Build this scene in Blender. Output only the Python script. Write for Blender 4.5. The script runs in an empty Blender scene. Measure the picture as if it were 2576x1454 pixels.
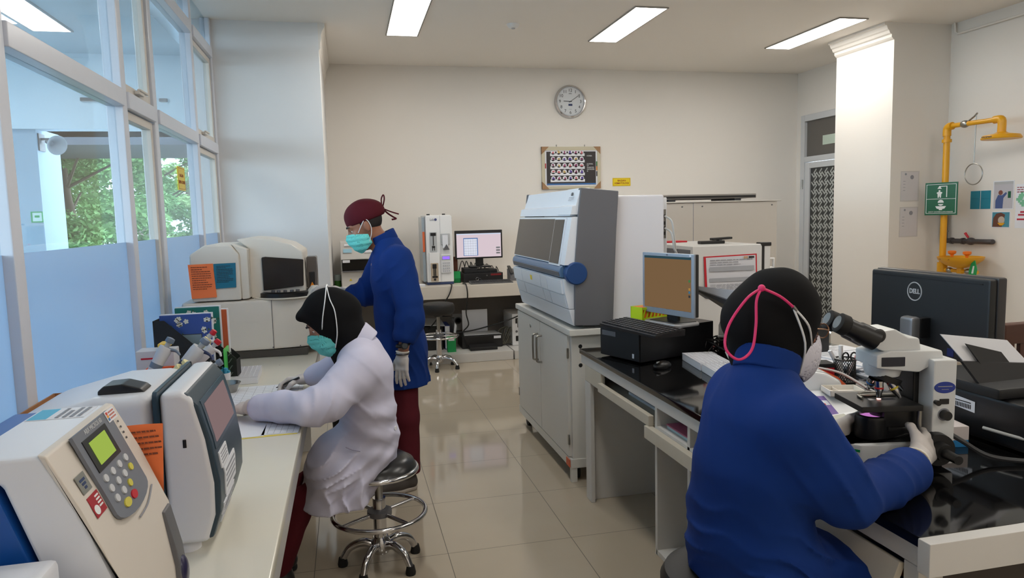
import bpy, bmesh, math, random
import numpy as np
from mathutils import Vector, Matrix, Euler

scene = bpy.context.scene
COL = scene.collection
R = math.radians
rnd = random.Random(7)

# ------------------------------------------------------------------ camera
YAW, PITCH, ROLL, FPX, CAMH = R(12.865), R(5.914), R(-1.439), 1800.0, 1.56
_f = Vector((math.sin(YAW) * math.cos(PITCH), math.cos(YAW) * math.cos(PITCH), -math.sin(PITCH)))
_r = Vector((math.cos(YAW), -math.sin(YAW), 0.0))
_u = _r.cross(_f)
_r2 = _r * math.cos(ROLL) + _u * math.sin(ROLL)
_u2 = -_r * math.sin(ROLL) + _u * math.cos(ROLL)
cam_data = bpy.data.cameras.new('camera')
cam_data.sensor_width = 36.0
cam_data.sensor_fit = 'HORIZONTAL'
cam_data.lens = FPX / 2576 * 36.0
cam_data.clip_start = 0.02
cam_data.clip_end = 200
cam = bpy.data.objects.new('camera', cam_data)
COL.objects.link(cam)
cam.matrix_world = Matrix(((_r2.x, _u2.x, -_f.x, 0), (_r2.y, _u2.y, -_f.y, 0), (_r2.z, _u2.z, -_f.z, CAMH), (0, 0, 0, 1)))
scene.camera = cam

# ------------------------------------------------------------------ world, light levels, exposure
PANEL_POWER = 9.0
SKY_POWER = 4.0
scene.view_settings.view_transform = 'Standard'
scene.view_settings.look = 'None'
scene.view_settings.gamma = 1.0
scene.view_settings.use_curve_mapping = False
scene.view_settings.exposure = 1.3
scene.cycles.use_denoising = True
scene.cycles.max_bounces = 10
scene.cycles.transparent_max_bounces = 16
scene.cycles.sample_clamp_indirect = 6.0
scene.cycles.caustics_reflective = False
scene.cycles.caustics_refractive = False
world = bpy.data.worlds.new('sky')
scene.world = world
world.use_nodes = True
_bg = world.node_tree.nodes['Background']
_bg.inputs['Color'].default_value = (0.76, 0.89, 1.0, 1)
_bg.inputs['Strength'].default_value = SKY_POWER


# ------------------------------------------------------------------ materials
def lin(c):
    c = c / 255.0
    return c / 12.92 if c <= 0.04045 else ((c + 0.055) / 1.055) ** 2.4


def rgb(c):
    return (lin(c[0]), lin(c[1]), lin(c[2]), 1.0)


MATS = {}


def mat(name, c, rough=0.5, metal=0.0, spec=0.5, var=0.04, vscale=6.0, bump=0.0, bscale=80.0, coat=0.0, stretch=None):
    """Principled surface with a faint procedural unevenness in colour, gloss and relief."""
    if name in MATS:
        return MATS[name]
    m = bpy.data.materials.new(name)
    m.use_nodes = True
    nt = m.node_tree
    b = nt.nodes['Principled BSDF']
    tc = nt.nodes.new('ShaderNodeTexCoord')
    src = tc.outputs['Object']
    if stretch:
        mp = nt.nodes.new('ShaderNodeMapping')
        mp.inputs['Scale'].default_value = stretch
        nt.links.new(src, mp.inputs['Vector'])
        src = mp.outputs['Vector']
    nz = nt.nodes.new('ShaderNodeTexNoise')
    nz.inputs['Scale'].default_value = vscale
    nz.inputs['Detail'].default_value = 4
    nt.links.new(src, nz.inputs['Vector'])
    rp = nt.nodes.new('ShaderNodeMix')
    rp.data_type = 'RGBA'
    l = rgb(c)
    rp.inputs[6].default_value = tuple(min(1, x * (1 - var)) for x in l[:3]) + (1,)
    rp.inputs[7].default_value = tuple(min(1, x * (1 + var)) for x in l[:3]) + (1,)
    nt.links.new(nz.outputs['Fac'], rp.inputs[0])
    nt.links.new(rp.outputs[2], b.inputs['Base Color'])
    b.inputs['Roughness'].default_value = rough
    b.inputs['Metallic'].default_value = metal
    b.inputs['Specular IOR Level'].default_value = spec
    b.inputs['Coat Weight'].default_value = coat
    if bump:
        n2 = nt.nodes.new('ShaderNodeTexNoise')
        n2.inputs['Scale'].default_value = bscale
        n2.inputs['Detail'].default_value = 3
        nt.links.new(src, n2.inputs['Vector'])
        bp = nt.nodes.new('ShaderNodeBump')
        bp.inputs['Strength'].default_value = bump
        bp.inputs['Distance'].default_value = 0.01
        nt.links.new(n2.outputs['Fac'], bp.inputs['Height'])
        nt.links.new(bp.outputs['Normal'], b.inputs['Normal'])
    MATS[name] = m
    return m


def emit(name, c, s):
    if name in MATS:
        return MATS[name]
    m = bpy.data.materials.new(name)
    m.use_nodes = True
    nt = m.node_tree
    nt.nodes.clear()
    o = nt.nodes.new('ShaderNodeOutputMaterial')
    e = nt.nodes.new('ShaderNodeEmission')
    e.inputs['Color'].default_value = rgb(c)
    e.inputs['Strength'].default_value = s
    nt.links.new(e.outputs[0], o.inputs[0])
    MATS[name] = m
    return m


def pane_mat(name, tint, ior=1.5, clear=1.0, body=(255, 255, 255)):
    """Thin glass: clear transmission plus Fresnel reflection; clear<1 mixes in a milky translucent film."""
    if name in MATS:
        return MATS[name]
    m = bpy.data.materials.new(name)
    m.use_nodes = True
    nt = m.node_tree
    nt.nodes.clear()
    o = nt.nodes.new('ShaderNodeOutputMaterial')
    tr = nt.nodes.new('ShaderNodeBsdfTransparent')
    tr.inputs['Color'].default_value = rgb(tint)
    gl = nt.nodes.new('ShaderNodeBsdfGlossy')
    gl.inputs['Roughness'].default_value = 0.02 if clear == 1.0 else 0.25
    fr = nt.nodes.new('ShaderNodeFresnel')
    ge = nt.nodes.new('ShaderNodeNewGeometry')          # the far face of the sheet sees glass-to-air: use the inverse index there
    io = nt.nodes.new('ShaderNodeMapRange')
    io.inputs['To Min'].default_value = ior
    io.inputs['To Max'].default_value = 1.0 / ior
    nt.links.new(ge.outputs['Backfacing'], io.inputs['Value'])
    nt.links.new(io.outputs[0], fr.inputs['IOR'])
    mx = nt.nodes.new('ShaderNodeMixShader')
    base = tr.outputs[0]
    if clear < 1.0:
        tl = nt.nodes.new('ShaderNodeBsdfTranslucent')
        tl.inputs['Color'].default_value = rgb(body)
        df = nt.nodes.new('ShaderNodeBsdfDiffuse')
        df.inputs['Color'].default_value = rgb(body)
        m1 = nt.nodes.new('ShaderNodeMixShader')
        m1.inputs[0].default_value = 0.45
        nt.links.new(tl.outputs[0], m1.inputs[1])
        nt.links.new(df.outputs[0], m1.inputs[2])
        m2 = nt.nodes.new('ShaderNodeMixShader')
        m2.inputs[0].default_value = clear
        nt.links.new(m1.outputs[0], m2.inputs[1])
        nt.links.new(tr.outputs[0], m2.inputs[2])
        base = m2.outputs[0]
    nt.links.new(fr.outputs[0], mx.inputs[0])
    nt.links.new(base, mx.inputs[1])
    nt.links.new(gl.outputs[0], mx.inputs[2])
    nt.links.new(mx.outputs[0], o.inputs[0])
    MATS[name] = m
    return m


def floor_mat():
    m = bpy.data.materials.new('glazed_floor_tile')
    m.use_nodes = True
    nt = m.node_tree
    b = nt.nodes['Principled BSDF']
    tc = nt.nodes.new('ShaderNodeTexCoord')
    sp = nt.nodes.new('ShaderNodeSeparateXYZ')
    nt.links.new(tc.outputs['Object'], sp.inputs[0])

    def M(op, a, bval=None):
        n = nt.nodes.new('ShaderNodeMath')
        n.operation = op
        nt.links.new(a, n.inputs[0]) if not isinstance(a, float) else None
        if bval is not None:
            if isinstance(bval, float):
                n.inputs[1].default_value = bval
            else:
                nt.links.new(bval, n.inputs[1])
        return n.outputs[0]
    masks = []
    for ax, off in (('X', 0.39), ('Y', 3.18)):
        v = M('SUBTRACT', sp.outputs[ax], off - 60.0)
        v = M('DIVIDE', v, 0.6)
        v = M('FRACT', v)
        v = M('SUBTRACT', v, 0.5)
        v = M('ABSOLUTE', v)
        masks.append(M('GREATER_THAN', v, 0.4972))
    line = M('MAXIMUM', masks[0], masks[1])
    nz = nt.nodes.new('ShaderNodeTexNoise')
    nz.inputs['Scale'].default_value = 3.0
    nt.links.new(tc.outputs['Object'], nz.inputs['Vector'])
    c1 = nt.nodes.new('ShaderNodeMix'); c1.data_type = 'RGBA'
    c1.inputs[6].default_value = rgb((172, 160, 142)); c1.inputs[7].default_value = rgb((180, 168, 150))
    nt.links.new(nz.outputs['Fac'], c1.inputs[0])
    c2 = nt.nodes.new('ShaderNodeMix'); c2.data_type = 'RGBA'
    c2.inputs[7].default_value = rgb((88, 80, 70))
    nt.links.new(line, c2.inputs[0]); nt.links.new(c1.outputs[2], c2.inputs[6])
    nt.links.new(c2.outputs[2], b.inputs['Base Color'])
    rr = M('MULTIPLY', line, 0.5)
    rr = M('ADD', rr, 0.07)
    nt.links.new(rr, b.inputs['Roughness'])
    b.inputs['Specular IOR Level'].default_value = 0.6
    return m


# ------------------------------------------------------------------ object helpers
def tag(o, label=None, cat=None, group=None, kind=None):
    if label: o['label'] = label
    if cat: o['category'] = cat
    if group: o['group'] = group
    if kind: o['kind'] = kind
    return o


def thing(name, label, cat, loc=(0, 0, 0), rz=0.0, group=None, kind=None):
    o = bpy.data.objects.new(name, None)
    COL.objects.link(o)
    o.empty_display_size = 0.05
    o.location = loc
    o.rotation_euler = (0, 0, rz)
    return tag(o, label, cat, group, kind)


def copy_tree(o, parent=None):
    c = o.copy()
    COL.objects.link(c)
    c.parent = parent
    for ch in list(o.children):
        copy_tree(ch, c)
    return c


def rot_to(d):
    return Vector((0, 0, 1)).rotation_difference(Vector(d).normalized()).to_matrix()


class MB:
    """Collects shapes into ONE mesh."""

    def __init__(self):
        self.v = []; self.f = []; self.s = []

    def add(self, v, f, smooth=True, M=None):
        n = len(self.v)
        if M is not None:
            v = [M @ Vector(p) for p in v]
        self.v += [tuple(p) for p in v]
        self.f += [tuple(i + n for i in q) for q in f]
        self.s += [smooth] * len(f)
        return self

    def _bm(self, bm, M=None, smooth=True):
        bm.verts.ensure_lookup_table()
        v = [p.co.copy() for p in bm.verts]
        f = [[q.index for q in fa.verts] for fa in bm.faces]
        bm.free()
        return self.add(v, f, smooth, M)

    def box(self, x0, x1, y0, y1, z0, z1, r=0.0, seg=2, M=None):
        x0, x1 = min(x0, x1), max(x0, x1); y0, y1 = min(y0, y1), max(y0, y1); z0, z1 = min(z0, z1), max(z0, z1)
        bm = bmesh.new()
        bmesh.ops.create_cube(bm, size=1)
        for p in bm.verts:
            p.co = Vector(((x0 + x1) / 2 + p.co.x * (x1 - x0), (y0 + y1) / 2 + p.co.y * (y1 - y0), (z0 + z1) / 2 + p.co.z * (z1 - z0)))
        r = min(r, 0.49 * min(x1 - x0, y1 - y0, z1 - z0))
        if r > 0:
            bmesh.ops.bevel(bm, geom=bm.edges[:], offset=r, segments=seg, profile=0.5, affect='EDGES')
        bm.verts.index_update()
        return self._bm(bm, M, r > 0)

    def prism(self, poly, axis, a, b, r=0.0, seg=2, M=None):
        """poly: 2D outline. axis 'y': points are (x,z) swept y a..b; 'x': (y,z); 'z': (x,y)."""
        bm = bmesh.new()
        def P(u, w, t):
            return (u, t, w) if axis == 'y' else ((t, u, w) if axis == 'x' else (u, w, t))
        A = [bm.verts.new(P(u, w, a)) for u, w in poly]
        Bv = [bm.verts.new(P(u, w, b)) for u, w in poly]
        n = len(poly)
        fs = [bm.faces.new(A), bm.faces.new(Bv[::-1])]
        for i in range(n):
            fs.append(bm.faces.new((A[i], Bv[i], Bv[(i + 1) % n], A[(i + 1) % n])))
        bmesh.ops.recalc_face_normals(bm, faces=bm.faces[:])
        if r > 0:
            es = [e for e in bm.edges if e.calc_face_angle(0) > 0.35]
            bmesh.ops.bevel(bm, geom=es, offset=r, segments=seg, profile=0.5, affect='EDGES')
        bm.verts.index_update()
        return self._bm(bm, M, r > 0)

    def cyl(self, p0, p1, r0, r1=None, n=24, caps=True):
        r1 = r0 if r1 is None else r1
        p0 = Vector(p0); p1 = Vector(p1)
        m = rot_to(p1 - p0)
        v = []
        for p, r in ((p0, r0), (p1, r1)):
            for i in range(n):
                a = 2 * math.pi * i / n
                v.append(p + m @ Vector((r * math.cos(a), r * math.sin(a), 0)))
        f = [(i, (i + 1) % n, n + (i + 1) % n, n + i) for i in range(n)]
        self.add(v, f, True)
        if caps:
            self.add(v[:n], [tuple(range(n))[::-1]], False)
            self.add(v[n:], [tuple(range(n))], False)
        return self

    def lathe(self, prof, c=(0, 0, 0), axis=(0, 0, 1), n=32, M=None):
        """prof: (radius, height) pairs revolved about axis through c."""
        m = rot_to(axis); c = Vector(c)
        v = []
        for r, h in prof:
            for i in range(n):
                a = 2 * math.pi * i / n
                v.append(c + m @ Vector((r * math.cos(a), r * math.sin(a), h)))
        f = []
        for k in range(len(prof) - 1):
            for i in range(n):
                j = (i + 1) % n
                f.append((k * n + i, k * n + j, (k + 1) * n + j, (k + 1) * n + i))
        flat = max(h for _, h in prof) - min(h for _, h in prof) < 1e-9      # a disc needs no second lid
        if prof[0][0] > 1e-6 and not flat: f.append(tuple(range(n))[::-1])
        if prof[-1][0] > 1e-6 and not flat: f.append(tuple((len(prof) - 1) * n + i for i in range(n)))
        return self.add(v, f, True, M)

    def tube(self, pts, r, n=10, closed=False, res=0):
        """Round tube along points; res>0 smooths the path with Catmull-Rom. r may be a list."""
        pts = [Vector(p) for p in pts]
        rs = list(r) if isinstance(r, (list, tuple)) else [r] * len(pts)
        if res:
            P = []; RR = []
            k = len(pts)
            for i in range(k if closed else k - 1):
                g = lambda j: pts[j % k] if closed else pts[max(0, min(k - 1, j))]
                p0, p1, p2, p3 = g(i - 1), g(i), g(i + 1), g(i + 2)
                ra, rb = rs[i], rs[(i + 1) % k]
                for q in range(res):
                    t = q / res
                    P.append(0.5 * ((2 * p1) + (p2 - p0) * t + (2 * p0 - 5 * p1 + 4 * p2 - p3) * t * t + (3 * p1 - p0 - 3 * p2 + p3) * t ** 3))
                    RR.append(ra + (rb - ra) * t)
            if not closed:
                P.append(pts[-1]); RR.append(rs[-1])
            pts, rs = P, RR
        k = len(pts)
        v = []
        up = None
        for i, p in enumerate(pts):
            if closed: t = pts[(i + 1) % k] - pts[i - 1]
            else: t = pts[min(k - 1, i + 1)] - pts[max(0, i - 1)]
            t = t.normalized() if t.length > 1e-9 else Vector((0, 0, 1))
            if up is None:
                up = t.orthogonal().normalized()
            else:
                up = (up - t * up.dot(t))
                up = up.normalized() if up.length > 1e-6 else t.orthogonal().normalized()
            w = t.cross(up)
            for j in range(n):
                a = 2 * math.pi * j / n
                v.append(p + (up * math.cos(a) + w * math.sin(a)) * rs[i])
        f = []
        for i in range(k if closed else k - 1):
            i2 = (i + 1) % k
            for j in range(n):
                j2 = (j + 1) % n
                f.append((i * n + j, i * n + j2, i2 * n + j2, i2 * n + j))
        if not closed:
            f.append(tuple(range(n))[::-1]); f.append(tuple((k - 1) * n + j for j in range(n)))
        return self.add(v, f, True)

    def ball(self, c, r, n=20, m=12, M=None):
        rr = (r, r, r) if isinstance(r, (int, float)) else r
        bm = bmesh.new()
        bmesh.ops.create_uvsphere(bm, u_segments=n, v_segments=m, radius=1)
        for p in bm.verts:
            p.co = Vector((c[0] + p.co.x * rr[0], c[1] + p.co.y * rr[1], c[2] + p.co.z * rr[2]))
        bm.verts.index_update()
        return self._bm(bm, M, True)

    def quad(self, o, u, w):
        """flat quad from corner o with edge vectors u and w"""
        o = Vector(o); u = Vector(u); w = Vector(w)
        return self.add([o, o + u, o + u + w, o + w], [(0, 1, 2, 3)], False)

    def build(self, name, m, parent=None, label=None, kind=None, auto=True):
        me = bpy.data.meshes.new(name)
        off = world_loc(parent) if parent is not None and getattr(self, 'world', False) else Vector((0, 0, 0))
        me.from_pydata([tuple(Vector(p) - off) for p in self.v], [], self.f)
        me.polygons.foreach_set('use_smooth', self.s)
        me.update()
        bm = bmesh.new(); bm.from_mesh(me)
        bmesh.ops.recalc_face_normals(bm, faces=bm.faces[:])
        bm.to_mesh(me); bm.free()
        if auto and any(self.s):
            try:
                me.set_sharp_from_angle(angle=R(42))
            except Exception:
                pass
        me.materials.append(m)
        o = bpy.data.objects.new(name, me)
        COL.objects.link(o)
        if auto and any(self.s):
            wn = o.modifiers.new('flat_faces', 'WEIGHTED_NORMAL')
            wn.keep_sharp = True
        if parent is not None: o.parent = parent
        if label: o['label'] = label
        if kind: o['kind'] = kind
        return o


def W():
    """a collector whose points are given in room coordinates even under a parent"""
    b = MB(); b.world = True
    return b


def world_loc(o):
    l = Vector((0, 0, 0))
    while o is not None:
        l += Vector(o.location)
        o = o.parent
    return l


def single(b, name, m, label, cat, group=None):
    """a thing that is one mesh: origin goes to its base centre"""
    v = np.array(b.v)
    c = Vector(((v[:, 0].min() + v[:, 0].max()) / 2, (v[:, 1].min() + v[:, 1].max()) / 2, v[:, 2].min()))
    b.v = [tuple(Vector(p) - c) for p in b.v]
    b.world = False
    o = b.build(name, m)
    o.location = c
    return tag(o, label, cat, group)


def text(s, size, m, parent, loc, xdir, up, name='lettering', align='CENTER', ext=0.0004, sx=1.0, bold=0.0, world=True):
    cu = bpy.data.curves.new(name, 'FONT')
    cu.body = s; cu.size = size; cu.align_x = align; cu.align_y = 'CENTER'
    cu.extrude = ext; cu.offset = bold; cu.resolution_u = 3
    t = bpy.data.objects.new(name, cu)
    COL.objects.link(t)
    bpy.context.view_layer.update()
    me = bpy.data.meshes.new_from_object(t.evaluated_get(bpy.context.evaluated_depsgraph_get()))
    bpy.data.objects.remove(t); bpy.data.curves.remove(cu)
    x = Vector(xdir).normalized(); u = Vector(up); u = (u - x * u.dot(x)).normalized(); n = x.cross(u)
    Mx = Matrix(((x.x * sx, u.x, n.x, loc[0]), (x.y * sx, u.y, n.y, loc[1]), (x.z * sx, u.z, n.z, loc[2]), (0, 0, 0, 1)))
    me.transform(Mx)
    if world and parent is not None:
        me.transform(Matrix.Translation(-world_loc(parent)))
    me.materials.clear(); me.materials.append(m)
    o = bpy.data.objects.new(name, me)
    COL.objects.link(o)
    if parent is not None: o.parent = parent
    return o


def print_lines(b, o, u, w, n, seed=0, fill=0.55, ind=0.0, lift=0.0008):
    """rows of printed lines on a sheet: corner o, u across, w down"""
    r = random.Random(seed)
    o = Vector(o); u = Vector(u); w = Vector(w)
    nn = u.cross(w).normalized() * -lift
    for i in range(n):
        a = ind; e = 1.0 if r.random() < 0.7 else 0.45 + 0.5 * r.random()
        x = a
        while x < e - 0.02:
            l = min(e - x, 0.05 + 0.12 * r.random())
            b.quad(o + nn + u * x + w * ((i + 0.5 - fill / 2) / n), u * l, w * (fill / n))
            x += l + 0.02
    return b


# ------------------------------------------------------------------ implicit surfaces (smooth organic bodies and cloth)
def vec(a): return np.array(a, dtype=np.float64)


def capsule(P, a, b, ra, rb=None):
    rb = ra if rb is None else rb
    a = vec(a); b = vec(b); ab = b - a
    t = np.clip(((P - a) @ ab) / max(1e-12, ab @ ab), 0, 1)
    return np.linalg.norm(P - a - t[:, None] * ab, axis=1) - (ra + (rb - ra) * t)


def ellip(P, c, r, Rm=None):
    q = P - vec(c)
    if Rm is not None: q = q @ Rm
    r = vec(r)
    k0 = np.linalg.norm(q / r, axis=1); k1 = np.linalg.norm(q / (r * r), axis=1)
    return k0 * (k0 - 1.0) / np.maximum(k1, 1e-9)


def rboxd(P, c, h, r, Rm=None):
    q = P - vec(c)
    if Rm is not None: q = q @ Rm
    q = np.abs(q) - (vec(h) - r)
    return np.linalg.norm(np.maximum(q, 0), axis=1) + np.minimum(q.max(axis=1), 0) - r


def smin(a, b, k):
    h = np.clip(0.5 + 0.5 * (b - a) / k, 0, 1)
    return b * (1 - h) + a * h - k * h * (1 - h)


def smax(a, b, k): return -smin(-a, -b, k)


def chain(P, pts, rs, k=0.02):
    d = None
    for i in range(len(pts) - 1):
        e = capsule(P, pts[i], pts[i + 1], rs[i], rs[i + 1])
        d = e if d is None else smin(d, e, k)
    return d


def spine(P, side, pts, k=0.05):
    """stack of elliptic sections: pts = (centre, half_depth, half_width); side = horizontal width axis"""
    side = vec(side) / np.linalg.norm(side)
    d = None
    for (c0, a0, b0), (c1, a1, b1) in zip(pts[:-1], pts[1:]):
        c0 = vec(c0); ab = vec(c1) - c0
        abp = ab - side * (ab @ side)
        t = np.clip(((P - c0) @ abp) / max(1e-12, abp @ abp), 0, 1)
        q = P - c0 - t[:, None] * ab
        ps = q @ side
        pf = np.linalg.norm(q - ps[:, None] * side, axis=1)
        a = a0 + (a1 - a0) * t; b = b0 + (b1 - b0) * t
        e = (np.sqrt((pf / a) ** 2 + (ps / b) ** 2) - 1) * np.minimum(a, b)
        d = e if d is None else smin(d, e, k)
    return d


def folds(P, seed, freq, amp):
    r = np.random.RandomState(seed)
    o = np.zeros(len(P))
    for i in range(4):
        d = r.randn(3); d /= np.linalg.norm(d)
        e = r.randn(3); e /= np.linalg.norm(e)
        f = freq * (0.7 + 0.5 * i)
        o += np.sin(f * (P @ d) + 1.8 * np.sin(0.6 * f * (P @ e) + i)) / (1 + i)
    return amp * o


def creases(P, d, freq, amp, seed=0, warp=0.25):
    r = np.random.RandomState(seed)
    d = vec(d) / np.linalg.norm(d)
    a = r.randn(3) * 9; b = r.randn(3) * 17
    u = freq * (P @ d) + freq * warp * 0.06 * (np.sin(P @ a + seed) + 0.6 * np.sin(P @ b))
    w = 0.55 + 0.45 * np.sin(P @ (r.randn(3) * 14) + 2.0 * seed)
    return -amp * w * (1 - np.abs(np.sin(u))) ** 2.2


def bump_at(P, c, r):
    q = (P - vec(c)) / vec(r)
    return np.exp(-(q * q).sum(axis=1))


def surfnet(fn, lo, hi, h):
    """dual-contour style mesh of fn(P)=0 on a grid"""
    lo = vec(lo); hi = vec(hi)
    n = np.maximum(3, np.ceil((hi - lo) / h).astype(int) + 1)
    ax = [lo[i] + h * np.arange(n[i]) for i in range(3)]
    G = np.stack(np.meshgrid(*ax, indexing='ij'), -1).reshape(-1, 3)
    D = np.concatenate([fn(G[i:i + 400000]) for i in range(0, len(G), 400000)]).reshape(n)
    D[0] = D[-1] = 1; D[:, 0] = D[:, -1] = 1; D[:, :, 0] = D[:, :, -1] = 1
    S = D < 0
    c = n - 1
    acc = np.zeros(tuple(c) + (3,)); cnt = np.zeros(tuple(c))
    idx = np.indices(tuple(n)).astype(float)
    corners = [(i, j, k) for i in (0, 1) for j in (0, 1) for k in (0, 1)]
    def sl(o): return tuple(slice(o[a], o[a] + c[a]) for a in range(3))
    for p in corners:
        for a in range(3):
            if p[a] == 0:
                q = list(p); q[a] = 1
                d0 = D[sl(p)]; d1 = D[sl(q)]
                m = (d0 < 0) != (d1 < 0)
                t = np.where(m, d0 / np.where(m, d0 - d1, 1), 0)
                for ax_ in range(3):
                    acc[..., ax_] += np.where(m, p[ax_] + (t if ax_ == a else 0), 0)
                cnt += m
    act = cnt > 0
    vid = -np.ones(tuple(c), int)
    vid[act] = np.arange(act.sum())
    base = np.stack(np.nonzero(act), -1).astype(float)
    V = lo + h * (base + acc[act] / cnt[act][:, None])
    F = []
    for a in range(3):
        b_, c_ = (a + 1) % 3, (a + 2) % 3
        s0 = [slice(None)] * 3; s1 = [slice(None)] * 3
        s0[a] = slice(0, n[a] - 1); s1[a] = slice(1, n[a])
        m = S[tuple(s0)] != S[tuple(s1)]
        I = np.stack(np.nonzero(m), -1)
        ok = (I[:, b_] > 0) & (I[:, c_] > 0) & (I[:, b_] < n[b_] - 1) & (I[:, c_] < n[c_] - 1)
        I = I[ok]
        if not len(I): continue
        def g(db, dc):
            J = I.copy(); J[:, b_] -= db; J[:, c_] -= dc
            return vid[J[:, 0], J[:, 1], J[:, 2]]
        Q = np.stack([g(1, 1), g(0, 1), g(0, 0), g(1, 0)], -1)
        flip = ~S[tuple(I.T)]
        Q[flip] = Q[flip][:, ::-1]
        F.append(Q)
    F = np.concatenate(F) if F else np.zeros((0, 4), int)
    return V, F


def sdf_obj(name, fn, lo, hi, h, m, parent, label=None, relax=1):
    V, F = surfnet(fn, lo, hi, h)
    for _ in range(relax):
        acc = np.zeros_like(V); cnt = np.zeros(len(V))
        for i in range(4):
            a = F[:, i]; b = F[:, (i + 1) % 4]
            np.add.at(acc, a, V[b]); np.add.at(cnt, a, 1)
            np.add.at(acc, b, V[a]); np.add.at(cnt, b, 1)
        V = 0.5 * V + 0.5 * acc / np.maximum(cnt, 1)[:, None]
    off = np.array(world_loc(parent)) if parent is not None else 0
    me = bpy.data.meshes.new(name)
    me.from_pydata((V - off).tolist(), [], F.tolist())
    me.polygons.foreach_set('use_smooth', [True] * len(me.polygons))
    me.update()
    me.materials.append(m)
    o = bpy.data.objects.new(name, me)
    COL.objects.link(o)
    if parent is not None: o.parent = parent
    if label: o['label'] = label
    return o


# ------------------------------------------------------------------ shared materials
M_WALL = mat('wall_paint', (226, 221, 214), 0.6, var=0.015, vscale=1.2, bump=0.02, bscale=150)
M_CEIL = mat('ceiling_paint', (236, 231, 224), 0.7, var=0.015, vscale=1.0)
M_ALU = mat('white_coated_aluminium', (214, 218, 228), 0.3, var=0.03, vscale=12)
M_SASH = mat('cream_window_sash', (214, 208, 200), 0.45, var=0.03)
M_WHITE = mat('white_plastic', (226, 226, 226), 0.35, var=0.02)
M_IVORY = mat('ivory_plastic', (220, 214, 204), 0.38, var=0.03, vscale=9)
M_BEIGE = mat('beige_laminate', (205, 198, 182), 0.45, var=0.04, vscale=14)
M_PAINT = mat('white_painted_board', (205, 203, 199), 0.5, var=0.04, vscale=18)
M_GREY = mat('dark_grey_plastic', (98, 98, 102), 0.45, var=0.03)
M_LGREY = mat('light_grey_plastic', (176, 178, 180), 0.4, var=0.03)
M_BLACK = mat('black_plastic', (22, 22, 24), 0.35, var=0.08)
M_MATT = mat('matt_black_plastic', (16, 16, 18), 0.6, var=0.1)
M_RUBBER = mat('black_rubber', (18, 18, 18), 0.75, var=0.1)
M_DGLASS = mat('smoked_cover', (58, 55, 54), 0.18, var=0.04, spec=0.5)
M_CHROME = mat('chrome', (205, 205, 208), 0.12, metal=1.0, var=0.02)
M_STEEL = mat('brushed_steel', (160, 158, 152), 0.32, metal=1.0, var=0.05, vscale=30)
M_SILVER = mat('silver_plastic', (150, 160, 172), 0.35, metal=0.3, var=0.02)
M_GRANITE = mat('black_granite', (14, 14, 15), 0.06, var=0.2, vscale=90, spec=0.6)
M_PAPER = mat('white_paper', (222, 224, 230), 0.7, var=0.02)
M_INK = mat('black_ink', (40, 40, 44), 0.6, var=0.05)
M_FAINT = mat('grey_ink', (140, 142, 150), 0.6, var=0.05)
M_BLUE = mat('blue_plastic', (20, 80, 158), 0.35, var=0.04)
M_YELLOW = mat('yellow_powder_coat', (222, 160, 20), 0.35, var=0.04)
M_RED = mat('red_plastic', (190, 24, 40), 0.4, var=0.04)
M_GREEN = mat('green_plastic', (20, 150, 80), 0.4, var=0.04)
M_ORANGE = mat('orange_card', (248, 128, 72), 0.6, var=0.03)
M_TEAL = mat('teal_card', (20, 112, 142), 0.6, var=0.03)
M_LABELY = mat('yellow_sign_plate', (232, 205, 20), 0.35, var=0.02)
M_LABELR = mat('red_lettering', (140, 34, 24), 0.5, var=0.02)
M_WINK = mat('white_lettering', (225, 228, 228), 0.5, var=0.02)
M_CABLE = mat('black_cable', (20, 20, 21), 0.5, var=0.1)
M_CABLEW = mat('grey_cable', (190, 192, 192), 0.45, var=0.04)

# ================================================================== THE SETTING
X0, X1, Y0, Y1, ZC = -1.16, 5.85, -2.6, 8.5, 3.3


def struct(b, name, m, parent=None):
    o = b.build(name, m, parent)
    if parent is None: o['kind'] = 'structure'
    return o


struct(MB().box(X0 - 0.1, X1 + 0.15, Y0 - 0.15, Y1 + 0.15, -0.12, 0.0), 'floor', floor_mat())
struct(MB().box(X0 - 0.1, X1 + 0.15, Y0 - 0.15, Y1 + 0.15, ZC, ZC + 0.12), 'ceiling', M_CEIL)
struct(MB().box(X0 - 0.1, X1 + 0.15, Y1, Y1 + 0.15, 0, ZC), 'wall_back', M_WALL)
struct(MB().box(X0 - 0.1, X1 + 0.15, Y0 - 0.15, Y0, 0, ZC), 'wall_rear', M_WALL)
# right wall with the door opening Y 7.40..8.38
b = MB().box(X1, X1 + 0.15, Y0, 7.40, 0, ZC).box(X1, X1 + 0.15, 8.38, Y1, 0, ZC).box(X1, X1 + 0.15, 7.40, 8.38, 2.74, ZC)
struct(b, 'wall_right', M_WALL)
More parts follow.
